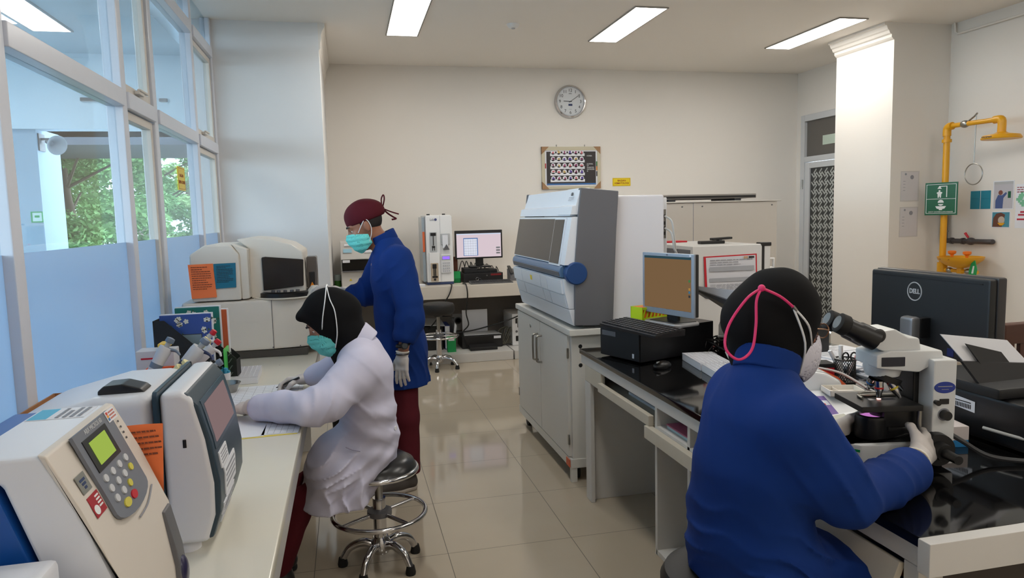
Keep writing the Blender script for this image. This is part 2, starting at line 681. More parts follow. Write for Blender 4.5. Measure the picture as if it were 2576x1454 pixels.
# left wall: parapet below the glazing, solid behind the camera
b = MB().box(X0 - 0.1, X0 + 0.06, Y0, 7.0, 0, 0.74).box(X0 - 0.1, X0 + 0.06, Y0, 0.6, 0.74, ZC)
struct(b, 'wall_left', M_WALL)
struct(MB().box(X0 - 0.1, -0.165, 6.78, Y1, 0, ZC), 'wall_left_pillar', mat('pillar_paint', (222, 222, 222), 0.6, var=0.015))
b = MB().prism([(-0.165, 3.3), (-0.105, 3.3), (-0.105, 3.27), (-0.125, 3.235), (-0.14, 3.2), (-0.14, 3.16), (-0.15, 3.13), (-0.15, 3.08), (-0.165, 3.06)], 'y', 6.78, Y1)
struct(b, 'trim_2', M_WALL)
struct(MB().box(5.20, X1, 6.05, 6.88, 0, ZC), 'wall_right_pillar', M_WALL)
b = MB().prism([(5.20, 3.3), (5.09, 3.3), (5.09, 3.275), (5.11, 3.27), (5.125, 3.235), (5.14, 3.225), (5.15, 3.20), (5.17, 3.19), (5.17, 3.165), (5.185, 3.15), (5.20, 3.14)], 'y', 6.05, 6.88)
struct(b, 'trim_1', M_WALL)

# ---------------- glazing in the left wall
M_GLASS = pane_mat('window_glass', (236, 244, 248))
M_FILM = pane_mat('frosted_window_film', (235, 245, 255), clear=0.03, body=(196, 218, 238))
XI, XO = -1.06, -1.14
bays = [(0.68, 1.28, 'sash'), (1.36, 2.64, 'fix'), (2.72, 4.00, 'fix'), (4.08, 4.62, 'sash'), (4.70, 5.86, 'fix'), (5.94, 6.72, 'sash')]
ZB, ZT1, ZT2 = 0.80, 2.15, 2.96
for i, (a, e, kind) in enumerate(bays):
    w = thing('window_%d' % (i + 1), None, None, (XI, a, 0), kind='structure')
    f = W()
    f.box(XO, XI, a - 0.08, a, 0.74, ZC, 0.006)                         # post
    if i == len(bays) - 1: f.box(XO, XI, e, e + 0.08, 0.74, ZC, 0.006)
    f.box(XO, XI, a, e, 0.74, ZB, 0.004)
    f.box(XO, XI + 0.012, a, e, ZT1, ZT1 + 0.085, 0.006)                # transoms
    f.box(XO, XI + 0.012, a, e, ZT2, ZT2 + 0.085, 0.006)
    f.build('window_frame', M_ALU, w)
    zones = [(ZB, ZT1), (ZT1 + 0.085, ZT2), (ZT2 + 0.085, ZC)]
    if kind == 'sash':
        s = W()
        for z0, z1 in zones[:2]:
            s.box(XO + 0.015, XI - 0.015, a + 0.006, a + 0.05, z0 + 0.006, z1 - 0.006, 0.004)
            s.box(XO + 0.015, XI - 0.015, e - 0.05, e - 0.006, z0 + 0.006, z1 - 0.006, 0.004)
            s.box(XO + 0.015, XI - 0.015, a + 0.05, e - 0.05, z0 + 0.006, z0 + 0.05, 0.004)
            s.box(XO + 0.015, XI - 0.015, a + 0.05, e - 0.05, z1 - 0.05, z1 - 0.006, 0.004)
        s.build('window_sash', M_SASH, w, 'cream opening sash')
        h = W()
        h.box(XI - 0.015, XI + 0.012, a + 0.2, a + 0.30, ZT1 + 0.105, ZT1 + 0.125, 0.004)
        h.box(XI + 0.0, XI + 0.02, a + 0.2, a + 0.36, ZT1 + 0.122, ZT1 + 0.134, 0.004)
        h.build('window_latch', M_SASH, w)
    p = W()
    for z0, z1 in zones:
        p.box(-1.103, -1.097, a, e, z0, z1)
    p.build('glass_pane', M_GLASS, w)
    W().box(-1.0965, -1.0955, a, e, ZB, 1.47).build('frosted_film', M_FILM, w, 'pale blue frosted film on the lower pane')

# ---------------- door behind the right pillar
d = thing('door_1', None, None, (X1, 7.85, 0), kind='structure')
M_DOORF = mat('door_frame_aluminium', (198, 200, 202), 0.35, var=0.03)
f = W()
f.box(X1 - 0.03, X1 + 0.1, 8.30, 8.38, 0, 2.74, 0.005).box(X1 - 0.03, X1 + 0.1, 7.40, 7.48, 0, 2.74, 0.005)
f.box(X1 - 0.03, X1 + 0.1, 7.48, 8.30, 2.66, 2.74, 0.005).box(X1 - 0.03, X1 + 0.1, 7.48, 8.30, 2.14, 2.21, 0.005)
f.build('door_frame', M_DOORF, d)
lf = W()
lf.box(X1 - 0.02, X1 + 0.03, 8.20, 8.295, 0.02, 2.135, 0.004).box(X1 - 0.02, X1 + 0.03, 7.485, 7.58, 0.02, 2.135, 0.004)
lf.box(X1 - 0.02, X1 + 0.03, 7.58, 8.20, 0.02, 0.16, 0.004).box(X1 - 0.02, X1 + 0.03, 7.58, 8.20, 2.06, 2.135, 0.004)
leaf = lf.build('door_leaf', M_DOORF, d)
W().box(X1 + 0.0, X1 + 0.006, 7.58, 8.20, 0.16, 2.06).build('dark_glass', mat('dark_door_glass', (52, 54, 54), 0.2), leaf)
b = W()
U = 0.019; c45 = math.sqrt(0.5)
cells = set()
for i in range(-24, 25):
    for j in range(-24, 25):
        cu, cv = 4 * i - 4 * j, 4 * i + 4 * j
        for k in range(4):
            ca, sa = ((1, 0), (0, 1), (-1, 0), (0, -1))[k]
            run = [(t_, 0) for t_ in range(3)] + [(2, t_) for t_ in range(1, 5)]
            for (u, v) in run:
                cells.add((u * ca - v * sa + cu, u * sa + v * ca + cv))
for (u, v) in sorted(cells):
    q4 = []
    for (du, dv) in ((-0.5, -0.5), (0.5, -0.5), (0.5, 0.5), (-0.5, 0.5)):
        q4.append((X1 - 0.0012, 7.89 + (u + du + v + dv) * c45 * U, 1.11 + (v + dv - u - du) * c45 * U))
    if all(7.582 < p[1] < 8.198 and 0.162 < p[2] < 2.058 for p in q4):
        b.add(q4, [(0, 1, 2, 3)], False)
b.build('fret_pattern', mat('frosted_fret_vinyl', (168, 170, 167), 0.6, var=0.03), leaf, 'pale diagonal key fret pattern on the glass')
h = W().cyl((X1 - 0.035, 8.325, 1.80), (X1 - 0.035, 8.325, 1.92), 0.012, n=12)
h.build('hinge', M_STEEL, d)
tp = W().box(X1 + 0.01, X1 + 0.016, 7.48, 8.30, 2.21, 2.66)
tp.build('transom_pane', mat('dim_transom_glass', (96, 92, 88), 0.12), d)
W().box(X1 + 0.004, X1 + 0.008, 7.74, 7.98, 2.335, 2.45).build('blank_sign', mat('pale_green_sign', (190, 205, 190), 0.5), d, 'blank pale green plate')

# ---------------- ceiling lamps
M_LAMP = emit('lamp_diffuser', (255, 250, 242), PANEL_POWER)
LAMPS = [
    (0.605, 6.50, 'recessed ceiling lamp nearest the left pillar, steepest of the three panels'),
    (2.635, 6.50, 'middle recessed ceiling lamp, above the wall clock'),
    (4.68, 6.57, 'recessed ceiling lamp beside the right pillar'),
    (0.605, 2.60, 'recessed ceiling lamp above the seated person in the pale lilac coat'),
    (2.635, 2.60, 'recessed ceiling lamp above the black granite bench'),
    (4.68, 2.60, 'recessed ceiling lamp above the floor right of the granite bench'),
    (0.605, -1.00, 'recessed ceiling lamp at the near end of the left row'),
    (2.635, -1.00, 'recessed ceiling lamp at the near end of the middle row'),
    (4.68, -1.00, 'recessed ceiling lamp at the near end of the right row'),
]
fr = MB()
for s in (-1, 1):
    fr.box(s * 0.142, s * 0.155, -0.615, 0.615, -0.012, 0.0, 0.002)
    fr.box(-0.142, 0.142, s * 0.602, s * 0.615, -0.012, 0.0, 0.002)
proto = None
for (lx, ly, lab) in LAMPS:
    if proto is None:
        t = thing('ceiling_light', lab, 'ceiling light', (lx, ly, ZC), group='ceiling lamps')
        fr.build('lamp_frame', mat('lamp_frame_white', (150, 146, 140), 0.5), t)
        MB().box(-0.142, 0.142, -0.602, 0.602, -0.010, -0.004).build('lamp_diffuser', M_LAMP, t)
        proto = t
    else:
        t = copy_tree(proto)
        t.location = (lx, ly, ZC)
        t['label'] = lab
t = thing('smoke_detector', 'small white round smoke detector on the ceiling', 'smoke detector', (1.58, 6.6, ZC))
MB().lathe([(0.0, -0.035), (0.03, -0.035), (0.045, -0.028), (0.055, -0.012), (0.06, 0.0)], n=28).build('detector_body', M_WHITE, t)
MB().lathe([(0.0, -0.042), (0.016, -0.042), (0.02, -0.034)], n=16).build('sensor_cap', M_LGREY, t)

# conduit near the ceiling on the right wall
b = MB().tube([(5.825, 5.99, 3.3), (5.825, 5.98, 3.21), (5.825, 5.95, 3.188), (5.825, 5.2, 3.186), (5.825, 3.5, 3.184)], 0.011, n=10)
single(b, 'conduit_pipe', M_WALL, 'thin painted conduit running along the top of the right wall', 'pipe')

# ---------------- outside the windows
M_OUTW = mat('outdoor_wall_daylight_blue', (196, 214, 226), 0.7, var=0.03)  # white walls; the blue cast of cool daylight is put into their colour
b = MB().box(-40, X0 - 0.2, -30, 60, -0.3, -0.1)
struct(b, 'outdoor_ground', mat('outdoor_paving', (120, 122, 118), 0.8, var=0.1))
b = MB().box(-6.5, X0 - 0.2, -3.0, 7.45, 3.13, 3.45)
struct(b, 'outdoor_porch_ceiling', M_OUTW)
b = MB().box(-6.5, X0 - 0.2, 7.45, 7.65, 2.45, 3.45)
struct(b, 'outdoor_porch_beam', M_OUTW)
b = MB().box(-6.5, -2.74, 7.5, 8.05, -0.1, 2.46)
struct(b, 'outdoor_column', mat('outdoor_column_daylight_blue', (150, 172, 190), 0.7, var=0.03))  # blue of the daylight is mixed into the column's own colour
b = MB().box(-9.0, -1.3, 10.6, 14.0, 2.72, 2.86).box(-9.0, -1.3, 10.6, 10.7, 2.62, 2.86)
for k in range(5):
    b.box(-8.0 + 1.5 * k, -7.93 + 1.5 * k, 10.2, 14.0, 2.86, 2.92)
struct(b, 'outdoor_canopy_roof', mat('dark_canopy', (70, 74, 82), 0.6))
for (x, z, w, lab) in ((-2.24, 2.70, 0.17, 'slim dark lamp on the porch beam, left of two'), (-1.62, 2.70, 0.07, 'slim dark lamp on the porch beam, right of two')):
    t = thing('porch_lamp', lab, 'lamp', (x, 7.45, z), group='porch lamps')
    MB().box(-w / 2, w / 2, -0.03, 0.0, 0.0, 0.03, 0.004).build('lamp_housing', M_GREY, t)
    MB().box(-w / 2 + 0.01, w / 2 - 0.01, -0.026, -0.004, -0.004, 0.0).build('lamp_lens', M_LGREY, t)
t = thing('porch_ceiling_lamp', 'bright panel lamp on the porch ceiling seen through the top left pane', 'ceiling light', (-2.225, 6.0, 3.13))
MB().box(-0.135, 0.135, -0.60, 0.60, -0.012, -0.004).build('lamp_diffuser', M_LAMP, t)
fr2 = MB()
for s_ in (-1, 1):
    fr2.box(s_ * 0.135, s_ * 0.15, -0.615, 0.615, -0.014, 0.0).box(-0.135, 0.135, s_ * 0.60, s_ * 0.615, -0.014, 0.0)
fr2.build('lamp_frame', M_LGREY, t)
t = thing('horn_loudspeaker', 'grey horn loudspeaker on the column outside the window', 'loudspeaker', (-2.74, 7.62, 2.34))
MB().lathe([(0.02, -0.06), (0.03, 0.0), (0.035, 0.05), (0.06, 0.11), (0.11, 0.16), (0.115, 0.165), (0.10, 0.16), (0.02, 0.05), (0.0, 0.05)], c=(0.09, -0.03, 0), axis=(0.7, -0.65, -0.25), n=28, M=Matrix.Diagonal((0.8, 0.8, 0.8, 1))).build('horn', mat('grey_horn', (165, 175, 185), 0.5), t)
MB().box(0.0, 0.012, -0.09, 0.05, -0.08, 0.08, 0.003).box(0.0, 0.09, -0.05, -0.03, 0.02, 0.04, 0.003).build('bracket', M_GREY, t)
t = thing('exit_plate', 'small green framed plate on the column outside the window', 'sign', (-2.79, 7.5, 1.60))
b = MB()
for (a0, a1, c0, c1) in ((-0.05, 0.05, 0.0, 0.01), (-0.05, 0.05, 0.09, 0.1), (-0.05, -0.04, 0.01, 0.09), (0.04, 0.05, 0.01, 0.09)):
    b.box(a0, a1, -0.008, -0.001, c0, c1)
b.build('plate_border', M_GREEN, t)
MB().box(-0.04, 0.04, -0.004, -0.001, 0.01, 0.09).build('plate', mat('plate_pale', (190, 215, 215), 0.5), t)
MB().box(-0.02, 0.02, -0.007, -0.004, 0.045, 0.065).build('plate_mark', M_GREEN, t)
t = thing('white_building', 'white building with a red roof edge far behind the trees', 'building', (-11.5, 34.0, -0.1))
MB().box(-4.0, 4.5, 0, 6, 0, 6.2).build('wall', mat('building_white', (225, 228, 230), 0.7), t)
MB().box(-4.3, 4.8, -0.4, 6.3, 6.2, 6.5).build('roof_edge', mat('building_red', (190, 90, 70), 0.6), t)
b = MB()
for k in range(4):
    for l in range(2):
        b.box(-3.3 + 2.0 * k, -2.2 + 2.0 * k, -0.03, 0.02, 1.0 + 2.6 * l, 2.4 + 2.6 * l)
b.build('window_row', mat('building_glass', (110, 90, 88), 0.3), t)

M_LEAF = [mat('leaf_green_%s' % n, c, 0.6, var=0.45, vscale=1.6, spec=0.3) for n, c in (('mid', (128, 168, 104)), ('pale', (152, 182, 124)), ('deep', (108, 150, 92)))]
M_BARK = mat('bark', (84, 70, 56), 0.9, var=0.2)


def tree(x, y, hgt, rad, lab, m, seed, nleaf):
    r = random.Random(seed)
    t = thing('leafy_tree', lab, 'tree', (x, y, -0.1), group='trees outside the windows')
    b = MB().tube([(0, 0, 0), (0.05, 0.03, hgt * 0.3), (-0.04, 0.02, hgt * 0.55), (0.02, 0, hgt * 0.9)], [0.11, 0.09, 0.06, 0.02], n=10, res=3)
    for k in range(9):
        a = r.uniform(0, 6.28); z = hgt * r.uniform(0.3, 0.75)
        b.tube([(0, 0, z), (math.cos(a) * rad * 0.4, math.sin(a) * rad * 0.4, z + 0.4), (math.cos(a) * rad * 0.8, math.sin(a) * rad * 0.8, z + 0.7)], [0.03, 0.02, 0.01], n=6)
    b.build('trunk', M_BARK, t)
    cl = []
    for k in range(60):
        a = r.uniform(0, 6.28); q = math.sqrt(r.random()) * rad; z = hgt * (0.10 + 0.86 * r.random())
        sh = 1.0 - 0.4 * abs(z / hgt - 0.5)
        cl.append((math.cos(a) * q * sh, math.sin(a) * q * sh, z, rad * r.uniform(0.2, 0.36)))
    g = np.random.RandomState(seed)
    cl = np.array(cl)[g.randint(0, len(cl), nleaf)]
    d = g.randn(nleaf, 3); d /= np.linalg.norm(d, axis=1)[:, None]
    c = cl[:, :3] + d * np.array((1, 1, 0.6)) * (cl[:, 3] * g.rand(nleaf) ** 0.33)[:, None]
    u = g.randn(nleaf, 3) * np.array((1, 1, 0.5)); u /= np.linalg.norm(u, axis=1)[:, None]
    w = np.cross(u, g.randn(nleaf, 3)); w /= np.linalg.norm(w, axis=1)[:, None]
    s = g.uniform(0.035, 0.075, nleaf)[:, None]
    V = np.stack([c - u * s, c - w * s * 0.45, c + u * s, c + w * s * 0.45], 1).reshape(-1, 3)
    me = bpy.data.meshes.new('foliage')
    me.from_pydata(V.tolist(), [], np.arange(4 * nleaf).reshape(-1, 4).tolist())
    me.materials.append(m)
    o = bpy.data.objects.new('foliage', me)
    COL.objects.link(o)
    o.parent = t


tree(-4.9, 14.6, 4.6, 1.9, 'dense mid green tree filling the widest clear pane beside the outdoor column', M_LEAF[0], 3, 42000)
tree(-4.62, 19.3, 5.2, 1.6, 'leafy green tree seen in the narrow opening sash', M_LEAF[2], 5, 24000)
tree(-4.62, 23.6, 5.2, 1.3, 'pale slender tree behind the yellow sign on the glass', M_LEAF[1], 8, 15000)
tree(-8.8, 19.6, 5.2, 2.4, 'tall tree standing furthest left beyond the outdoor column', M_LEAF[2], 11, 20000)

# ================================================================== LEFT DESK AND WHAT STANDS ON IT
ZD = 0.755
M_DESK = mat('glossy_cream_top', (214, 210, 196), 0.16, var=0.02, vscale=5, spec=0.5)
t = thing('desk', 'long cream desk under the windows holding the white analyzers', 'desk', (-0.65, 2.8, 0))
W().box(-1.055, -0.205, 0.55, 4.98, ZD - 0.035, ZD, 0.006).build('desk_top', M_DESK, t)
W().box(-0.232, -0.215, 0.60, 4.95, 0.622, ZD - 0.035, 0.002).build('front_panel', mat('glossy_white_panel', (205, 204, 204), 0.14, var=0.02), t)
for y in (0.62, 1.55, 4.93):
    W().box(-1.05, -0.30, y - 0.02, y + 0.02, 0.0, ZD - 0.035, 0.002).build('leg_panel', M_PAINT, t)
b = W().box(-0.209, -0.2035, 2.3, 2.34, ZD - 0.06, ZD - 0.045)
W().cyl((-0.40, 4.14, ZD + 0.0004), (-0.40, 4.14, ZD + 0.0008), 0.004, n=12).build('screw_cap', M_GREY, t)


# ---------------- nearest analyzer (keypad and green display)
A = thing('hematology_analyzer', 'white and blue analyzer nearest the camera with keypad and green display', 'laboratory analyzer', (-0.55, 1.4, ZD))
y0, y1 = 1.235, 1.565
M_AW = mat('analyzer_white', (222, 224, 230), 0.4, var=0.015)
M_AB = mat('analyzer_cream', (212, 204, 194), 0.42, var=0.03, vscale=7)
W().prism([(-0.655, 0.78), (-0.655, 1.195), (-0.57, 1.195), (-0.50, 0.98), (-0.47, 0.86), (-0.46, 0.78)], 'y', y0 + 0.002, y1 - 0.002, 0.006).build('rear_housing', M_BLUE, A, 'blue rear housing')
W().prism([(-0.61, 1.2), (-0.484, 1.2), (-0.44, 1.107), (-0.40, 0.99), (-0.385, 0.87), (-0.385, 0.775), (-0.455, 0.775), (-0.475, 0.93), (-0.545, 1.155)], 'y', y0, y1, 0.008).build('housing', M_AW, A)
# front shell follows the slope
W().prism([(-0.492, 1.203), (-0.478, 1.2), (-0.434, 1.107), (-0.387, 0.985), (-0.370, 0.87), (-0.368, 0.775), (-0.385, 0.775), (-0.392, 0.985), (-0.446, 1.107)], 'y', y0 - 0.003, y1 + 0.003, 0.004).build('front_cover', M_AB, A, 'cream sloping front cover')
for yy in (y0 + 0.03, y1 - 0.03):
    for xx in (-0.62, -0.41):
        W().cyl((xx, yy, ZD), (xx, yy, 0.782), 0.014, n=14).build('foot', M_RUBBER, A)
# sloping front frame: s runs down the slope, y along the front
pT = Vector((-0.478, 0, 1.2)); pB = Vector((-0.387, 0, 0.985))
sd = (pB - pT).normalized(); slen = (pB - pT).length
nrm = Vector((-sd.z, 0, sd.x)); nrm = nrm if nrm.x > 0 else -nrm


def slope(y, s, h=0.0):
    p = pT + sd * (s * 0.75) + nrm * (h + 0.0045)
    return Vector((p.x, y, p.z))


def slope_poly(b, pts, h0, h1):
    a = [slope(y, s, h0) for y, s in pts]; c = [slope(y, s, h1) for y, s in pts]
    n = len(pts)
    b.add(a + c, [tuple(range(n)), tuple(range(n, 2 * n))[::-1]] + [(i, (i + 1) % n, n + (i + 1) % n, n + i) for i in range(n)], False)
    return b


yk0, yk1 = 1.315, 1.50
arc = [(yk0 + (yk1 - yk0) * (0.5 + 0.5 * math.cos(a)), 0.205 + 0.035 * math.sin(a)) for a in [math.pi * k / 10 for k in range(11)]]
pan = slope_poly(W(), [(yk0, 0.0), (yk1, 0.0)] + arc, 0.0, 0.006).build('keypad_panel', mat('slate_grey_panel', (112, 116, 126), 0.45, var=0.02), A, 'slate grey keypad panel')
slope_poly(W(), [(1.335, 0.022), (1.335, 0.105), (1.455, 0.105), (1.455, 0.022)], 0.006, 0.0075).build('display_bezel', M_BLACK, pan)
slope_poly(W(), [(1.355, 0.034), (1.355, 0.093), (1.435, 0.093), (1.435, 0.034)], 0.0076, 0.009).build('display', emit('lime_display', (178, 205, 90), 0.30), pan, 'lit lime green display')
M_KEY = mat('pale_key', (196, 198, 202), 0.5, var=0.03)
M_KEYY = mat('yellow_key', (205, 195, 80), 0.5, var=0.03)


def key(y, s, m, ry=0.009, rs=0.0095):
    b = W()
    slope_poly(b, [(y + ry * math.cos(a), s + rs * math.sin(a)) for a in [2 * math.pi * k / 14 for k in range(14)]], 0.006, 0.0085)
    b.build('key', m, pan)


for r_ in range(3):
    for c_ in range(4):
        if r_ == 2 and c_ == 3: continue
        key(1.345 + 0.038 * c_, 0.124 + 0.027 * r_, M_KEYY if (r_ == 1 and c_ == 3) or (r_ == 2 and c_ == 2) else M_KEY)
key(1.372, 0.206, M_KEYY, 0.016, 0.011); key(1.412, 0.206, M_RED, 0.014, 0.011)
text('ABX MICROS 60', 0.0125, M_KEY, pan, slope(1.408, 0.010, 0.0063), (0, 1, 0), -sd)
stk = slope_poly(W(), [(1.262, 0.075), (1.262, 0.118), (1.300, 0.118), (1.300, 0.075)], 0.0, 0.001).build('metal_badge', mat('hologram_sticker', (150, 150, 142), 0.3, metal=0.5), A, 'grey foil sticker')
bb = W()
for k in range(3):
    slope_poly(bb, [(1.270 + 0.003 * k, 0.086 + 0.009 * k), (1.270 + 0.003 * k, 0.092 + 0.009 * k), (1.292 - 0.003 * k, 0.092 + 0.009 * k), (1.292 - 0.003 * k, 0.086 + 0.009 * k)], 0.001, 0.0014)
bb.build('badge_mark', mat('badge_blue', (40, 60, 100), 0.5), stk)
rs = slope_poly(W(), [(1.262, 0.128), (1.262, 0.178), (1.308, 0.178), (1.308, 0.128)], 0.0, 0.001).build('red_sticker', mat('warning_red', (160, 30, 42), 0.5), A, 'red warning sticker with white symbols')
bb = W()
slope_poly(bb, [(1.275 + 0.010 * math.cos(a), 0.163 + 0.011 * math.sin(a)) for a in [2 * math.pi * k / 16 for k in range(16)]], 0.001, 0.0014)
for k in range(4):
    slope_poly(bb, [(1.288, 0.135 + 0.008 * k), (1.288, 0.139 + 0.008 * k), (1.304, 0.139 + 0.008 * k), (1.304, 0.135 + 0.008 * k)], 0.001, 0.0014)
bb.build('sticker_print', M_WINK, rs)
hz = W()
for k in range(6):
    hz.cyl(slope(1.535 - 0.001 * k, 0.012 + 0.016 * k, -0.001), slope(1.535 - 0.001 * k, 0.012 + 0.016 * k, 0.001), 0.0022, n=8)
hz.build('vent_dots', M_GREY, A)
lb = slope_poly(W(), [(1.475, 0.0), (1.475, 0.03), (1.525, 0.03), (1.525, 0.0)], 0.0065, 0.0075).build('paper_label', M_PAPER, A)
bb = W()
for k, m_ in enumerate(((200, 60, 50), (230, 150, 40), (40, 110, 170))):
    slope_poly(W(), [(1.478, 0.003 + 0.008 * k), (1.478, 0.010 + 0.008 * k), (1.486, 0.010 + 0.008 * k), (1.486, 0.003 + 0.008 * k)], 0.0075, 0.008).build('label_mark', mat('label_mark_%d' % k, m_, 0.5), lb)
for k in range(3):
    slope_poly(bb, [(1.49, 0.005 + 0.008 * k), (1.49, 0.009 + 0.008 * k), (1.52, 0.009 + 0.008 * k), (1.52, 0.005 + 0.008 * k)], 0.0075, 0.0079)
bb.build('label_print', mat('label_red_print', (190, 120, 110), 0.6), lb)
# stickers on the top
st = W().box(-0.60, -0.50, 1.47, 1.55, 1.2002, 1.2012).build('top_sticker', M_PAPER, A)
W().box(-0.598, -0.565, 1.472, 1.548, 1.2012, 1.2016).build('sticker_band', mat('cyan_print', (70, 170, 205), 0.5), st)
print_lines(W(), (-0.555, 1.475, 1.2013), (0, 0.07, 0), (0.05, 0, 0), 4, 5).build('sticker_print', M_FAINT, st)
# sampling bay lever at the front bottom
b = W().prism([(-0.392, 0.985), (-0.382, 0.985), (-0.364, 0.90), (-0.358, 0.84), (-0.372, 0.80), (-0.386, 0.80)], 'y', 1.505, 1.555, 0.003)
b.build('sampling_bay', M_GREY, A)
b = W().ball((-0.362, 1.53, 0.845), (0.012, 0.024, 0.035)).build('sampling_lever', mat('dark_violet_grip', (44, 42, 72), 0.25), A, 'dark violet sampling lever')
b = W().tube([slope(1.40, 0.262, 0.0), slope(1.46, 0.258, 0.0), slope(1.52, 0.235, 0.0)], 0.0016, n=6, res=4).build('tray_edge', M_FAINT, A)
W().box(-0.395, -0.378, 1.505, 1.53, 0.925, 0.955, 0.005).build('catch', M_AW, A)

# ---------------- document tray in front of it
t = thing('label_printer', 'small white box with a printed notice, in front of the keypad analyzer', 'printer', (-0.60, 1.12, ZD))
W().box(-0.72, -0.462, 1.02, 1.21, ZD, 1.045, 0.012).build('housing', M_AW, t)
W().box(-0.475, -0.415, 1.06, 1.215, ZD, 1.00, 0.01).build('front_module', M_AW, t)
n = W().box(-0.535, -0.425, 1.019, 1.0195, 0.93, 1.035)
n = W().quad((-0.56, 1.0185, 1.03), (0.10, 0, 0), (0, 0, -0.10)).build('notice', M_PAPER, t)
print_lines(W(), (-0.555, 1.018, 1.02), (0.09, 0, 0), (0, 0, -0.08), 7, 4).build('notice_print', M_FAINT, n)
n = W().quad((-0.66, 1.05, 1.0455), (0.18, 0.0, 0), (0, 0.13, 0)).build('notice', M_PAPER, t)
print_lines(W(), (-0.645, 1.17, 1.0456), (0.15, 0, 0), (0, -0.11, 0), 8, 9, lift=-0.0006).build('notice_print', M_FAINT, n)

# ---------------- carton behind
t = thing('cardboard_carton', 'open brown cardboard carton between the keypad analyzer and the window', 'box', (-0.95, 2.25, ZD))
M_CARD = mat('brown_cardboard', (160, 112, 74), 0.8, var=0.08, vscale=20)
b = W()
cx0, cx1, cy0, cy1, cz = -1.05, -0.80, 2.22, 2.82, 0.965
for (a0, a1, c0, c1) in ((cx0, cx0 + 0.006, cy0, cy1), (cx1 - 0.006, cx1, cy0, cy1), (cx0, cx1, cy0, cy0 + 0.006), (cx0, cx1, cy1 - 0.006, cy1)):
    b.box(a0, a1, c0, c1, ZD, cz)
b.box(cx0, cx1, cy0, cy1, ZD, ZD + 0.006)
b.build('carton_walls', M_CARD, t)
MB().add([(-0.1, 0.44, 0.19), (0.09, 0.44, 0.19), (0.12, 0.55, 0.14), (-0.12, 0.55, 0.14)], [(0, 1, 2, 3)], False).build('flap', M_CARD, t)
t = thing('paper_sheet', 'white printed sheet sticking out of the brown carton', 'paper', (-0.98, 2.3, 0.88))
p = MB().add([(-0.06, -0.18, -0.02), (0.09, -0.18, -0.02), (0.09, 0.10, 0.09), (-0.06, 0.10, 0.09)], [(0, 1, 2, 3)], False).build('sheet', M_PAPER, t)
print_lines(MB(), (-0.04, 0.09, 0.087), (0.11, 0, 0), (0, -0.2, -0.08), 6, 3, lift=-0.001).build('sheet_print', M_FAINT, p)

# ---------------- second analyzer with touch screen
Bx = thing('blood_analyzer', 'white analyzer with dark blue curved front and touch screen on the left desk', 'laboratory analyzer', (-0.6, 2.0, ZD))
by0, by1 = 1.80, 2.19
M_BW = mat('analyzer_pearl', (216, 216, 220), 0.3, var=0.015)
M_NAVY = mat('petrol_blue_fascia', (38, 58, 72), 0.35, var=0.04)
W().prism([(-0.47, 0.785), (-0.47, 1.155), (-0.60, 1.155), (-0.78, 1.11), (-0.93, 1.00), (-0.95, 0.785)], 'y', by0 + 0.012, by1 - 0.01, 0.03, 3).build('rear_housing', M_BW, Bx)
W().prism([(-0.466, 0.775), (-0.466, 1.165), (-0.452, 1.165), (-0.452, 0.775)], 'y', by0 - 0.004, by1 + 0.004, 0.012, 3).build('seam_band', M_NAVY, Bx, 'petrol blue band between the housing halves')
W().prism([(-0.452, 0.782), (-0.452, 1.160), (-0.40, 1.163), (-0.375, 1.14), (-0.352, 1.04), (-0.338, 0.93), (-0.340, 0.85), (-0.362, 0.782)], 'y', by0, by1, 0.016, 3).build('front_housing', M_BW, Bx)
# fascia: follows the bulging front
fp = [(-0.392, 1.158), (-0.366, 1.125), (-0.343, 1.03), (-0.329, 0.93), (-0.331, 0.855), (-0.352, 0.79)]
fb = [(x - 0.028, z) for x, z in fp[::-1]]
fas = W().prism(fp + fb, 'y', by0 + 0.006, by1 - 0.006, 0.008, 2).build('front_fascia', M_NAVY, Bx, 'petrol blue curved fascia')


def front(y, z, h=0.0):
    for (xa, za), (xb, zb) in zip(fp[:-1], fp[1:]):
        if zb <= z <= za:
            q = (z - zb) / (za - zb)
            return Vector((xb + (xa - xb) * q + h, y, z))
    return Vector((fp[-1][0] + h, y, z))


def fpatch(b, ya, yb, za, zb, h0, h1, n=4):
    g = [[front(y, za + (zb - za) * k / n, h) for k in range(n + 1)] for h in (h0, h1) for y in (ya, yb)]
    A0, B0, A1, B1 = g
    for k in range(n):
        b.add([A1[k], A1[k + 1], B1[k + 1], B1[k]], [(0, 1, 2, 3)], True)
    b.add(A0 + A1, [(k, k + 1, n + 2 + k, n + 1 + k) for k in range(n)], False)
    b.add(B0 + B1, [(k, k + 1, n + 2 + k, n + 1 + k) for k in range(n)], False)
    b.add([A0[0], B0[0], B1[0], A1[0]], [(0, 1, 2, 3)], False)
    b.add([A0[-1], B0[-1], B1[-1], A1[-1]], [(0, 1, 2, 3)], False)
    return b


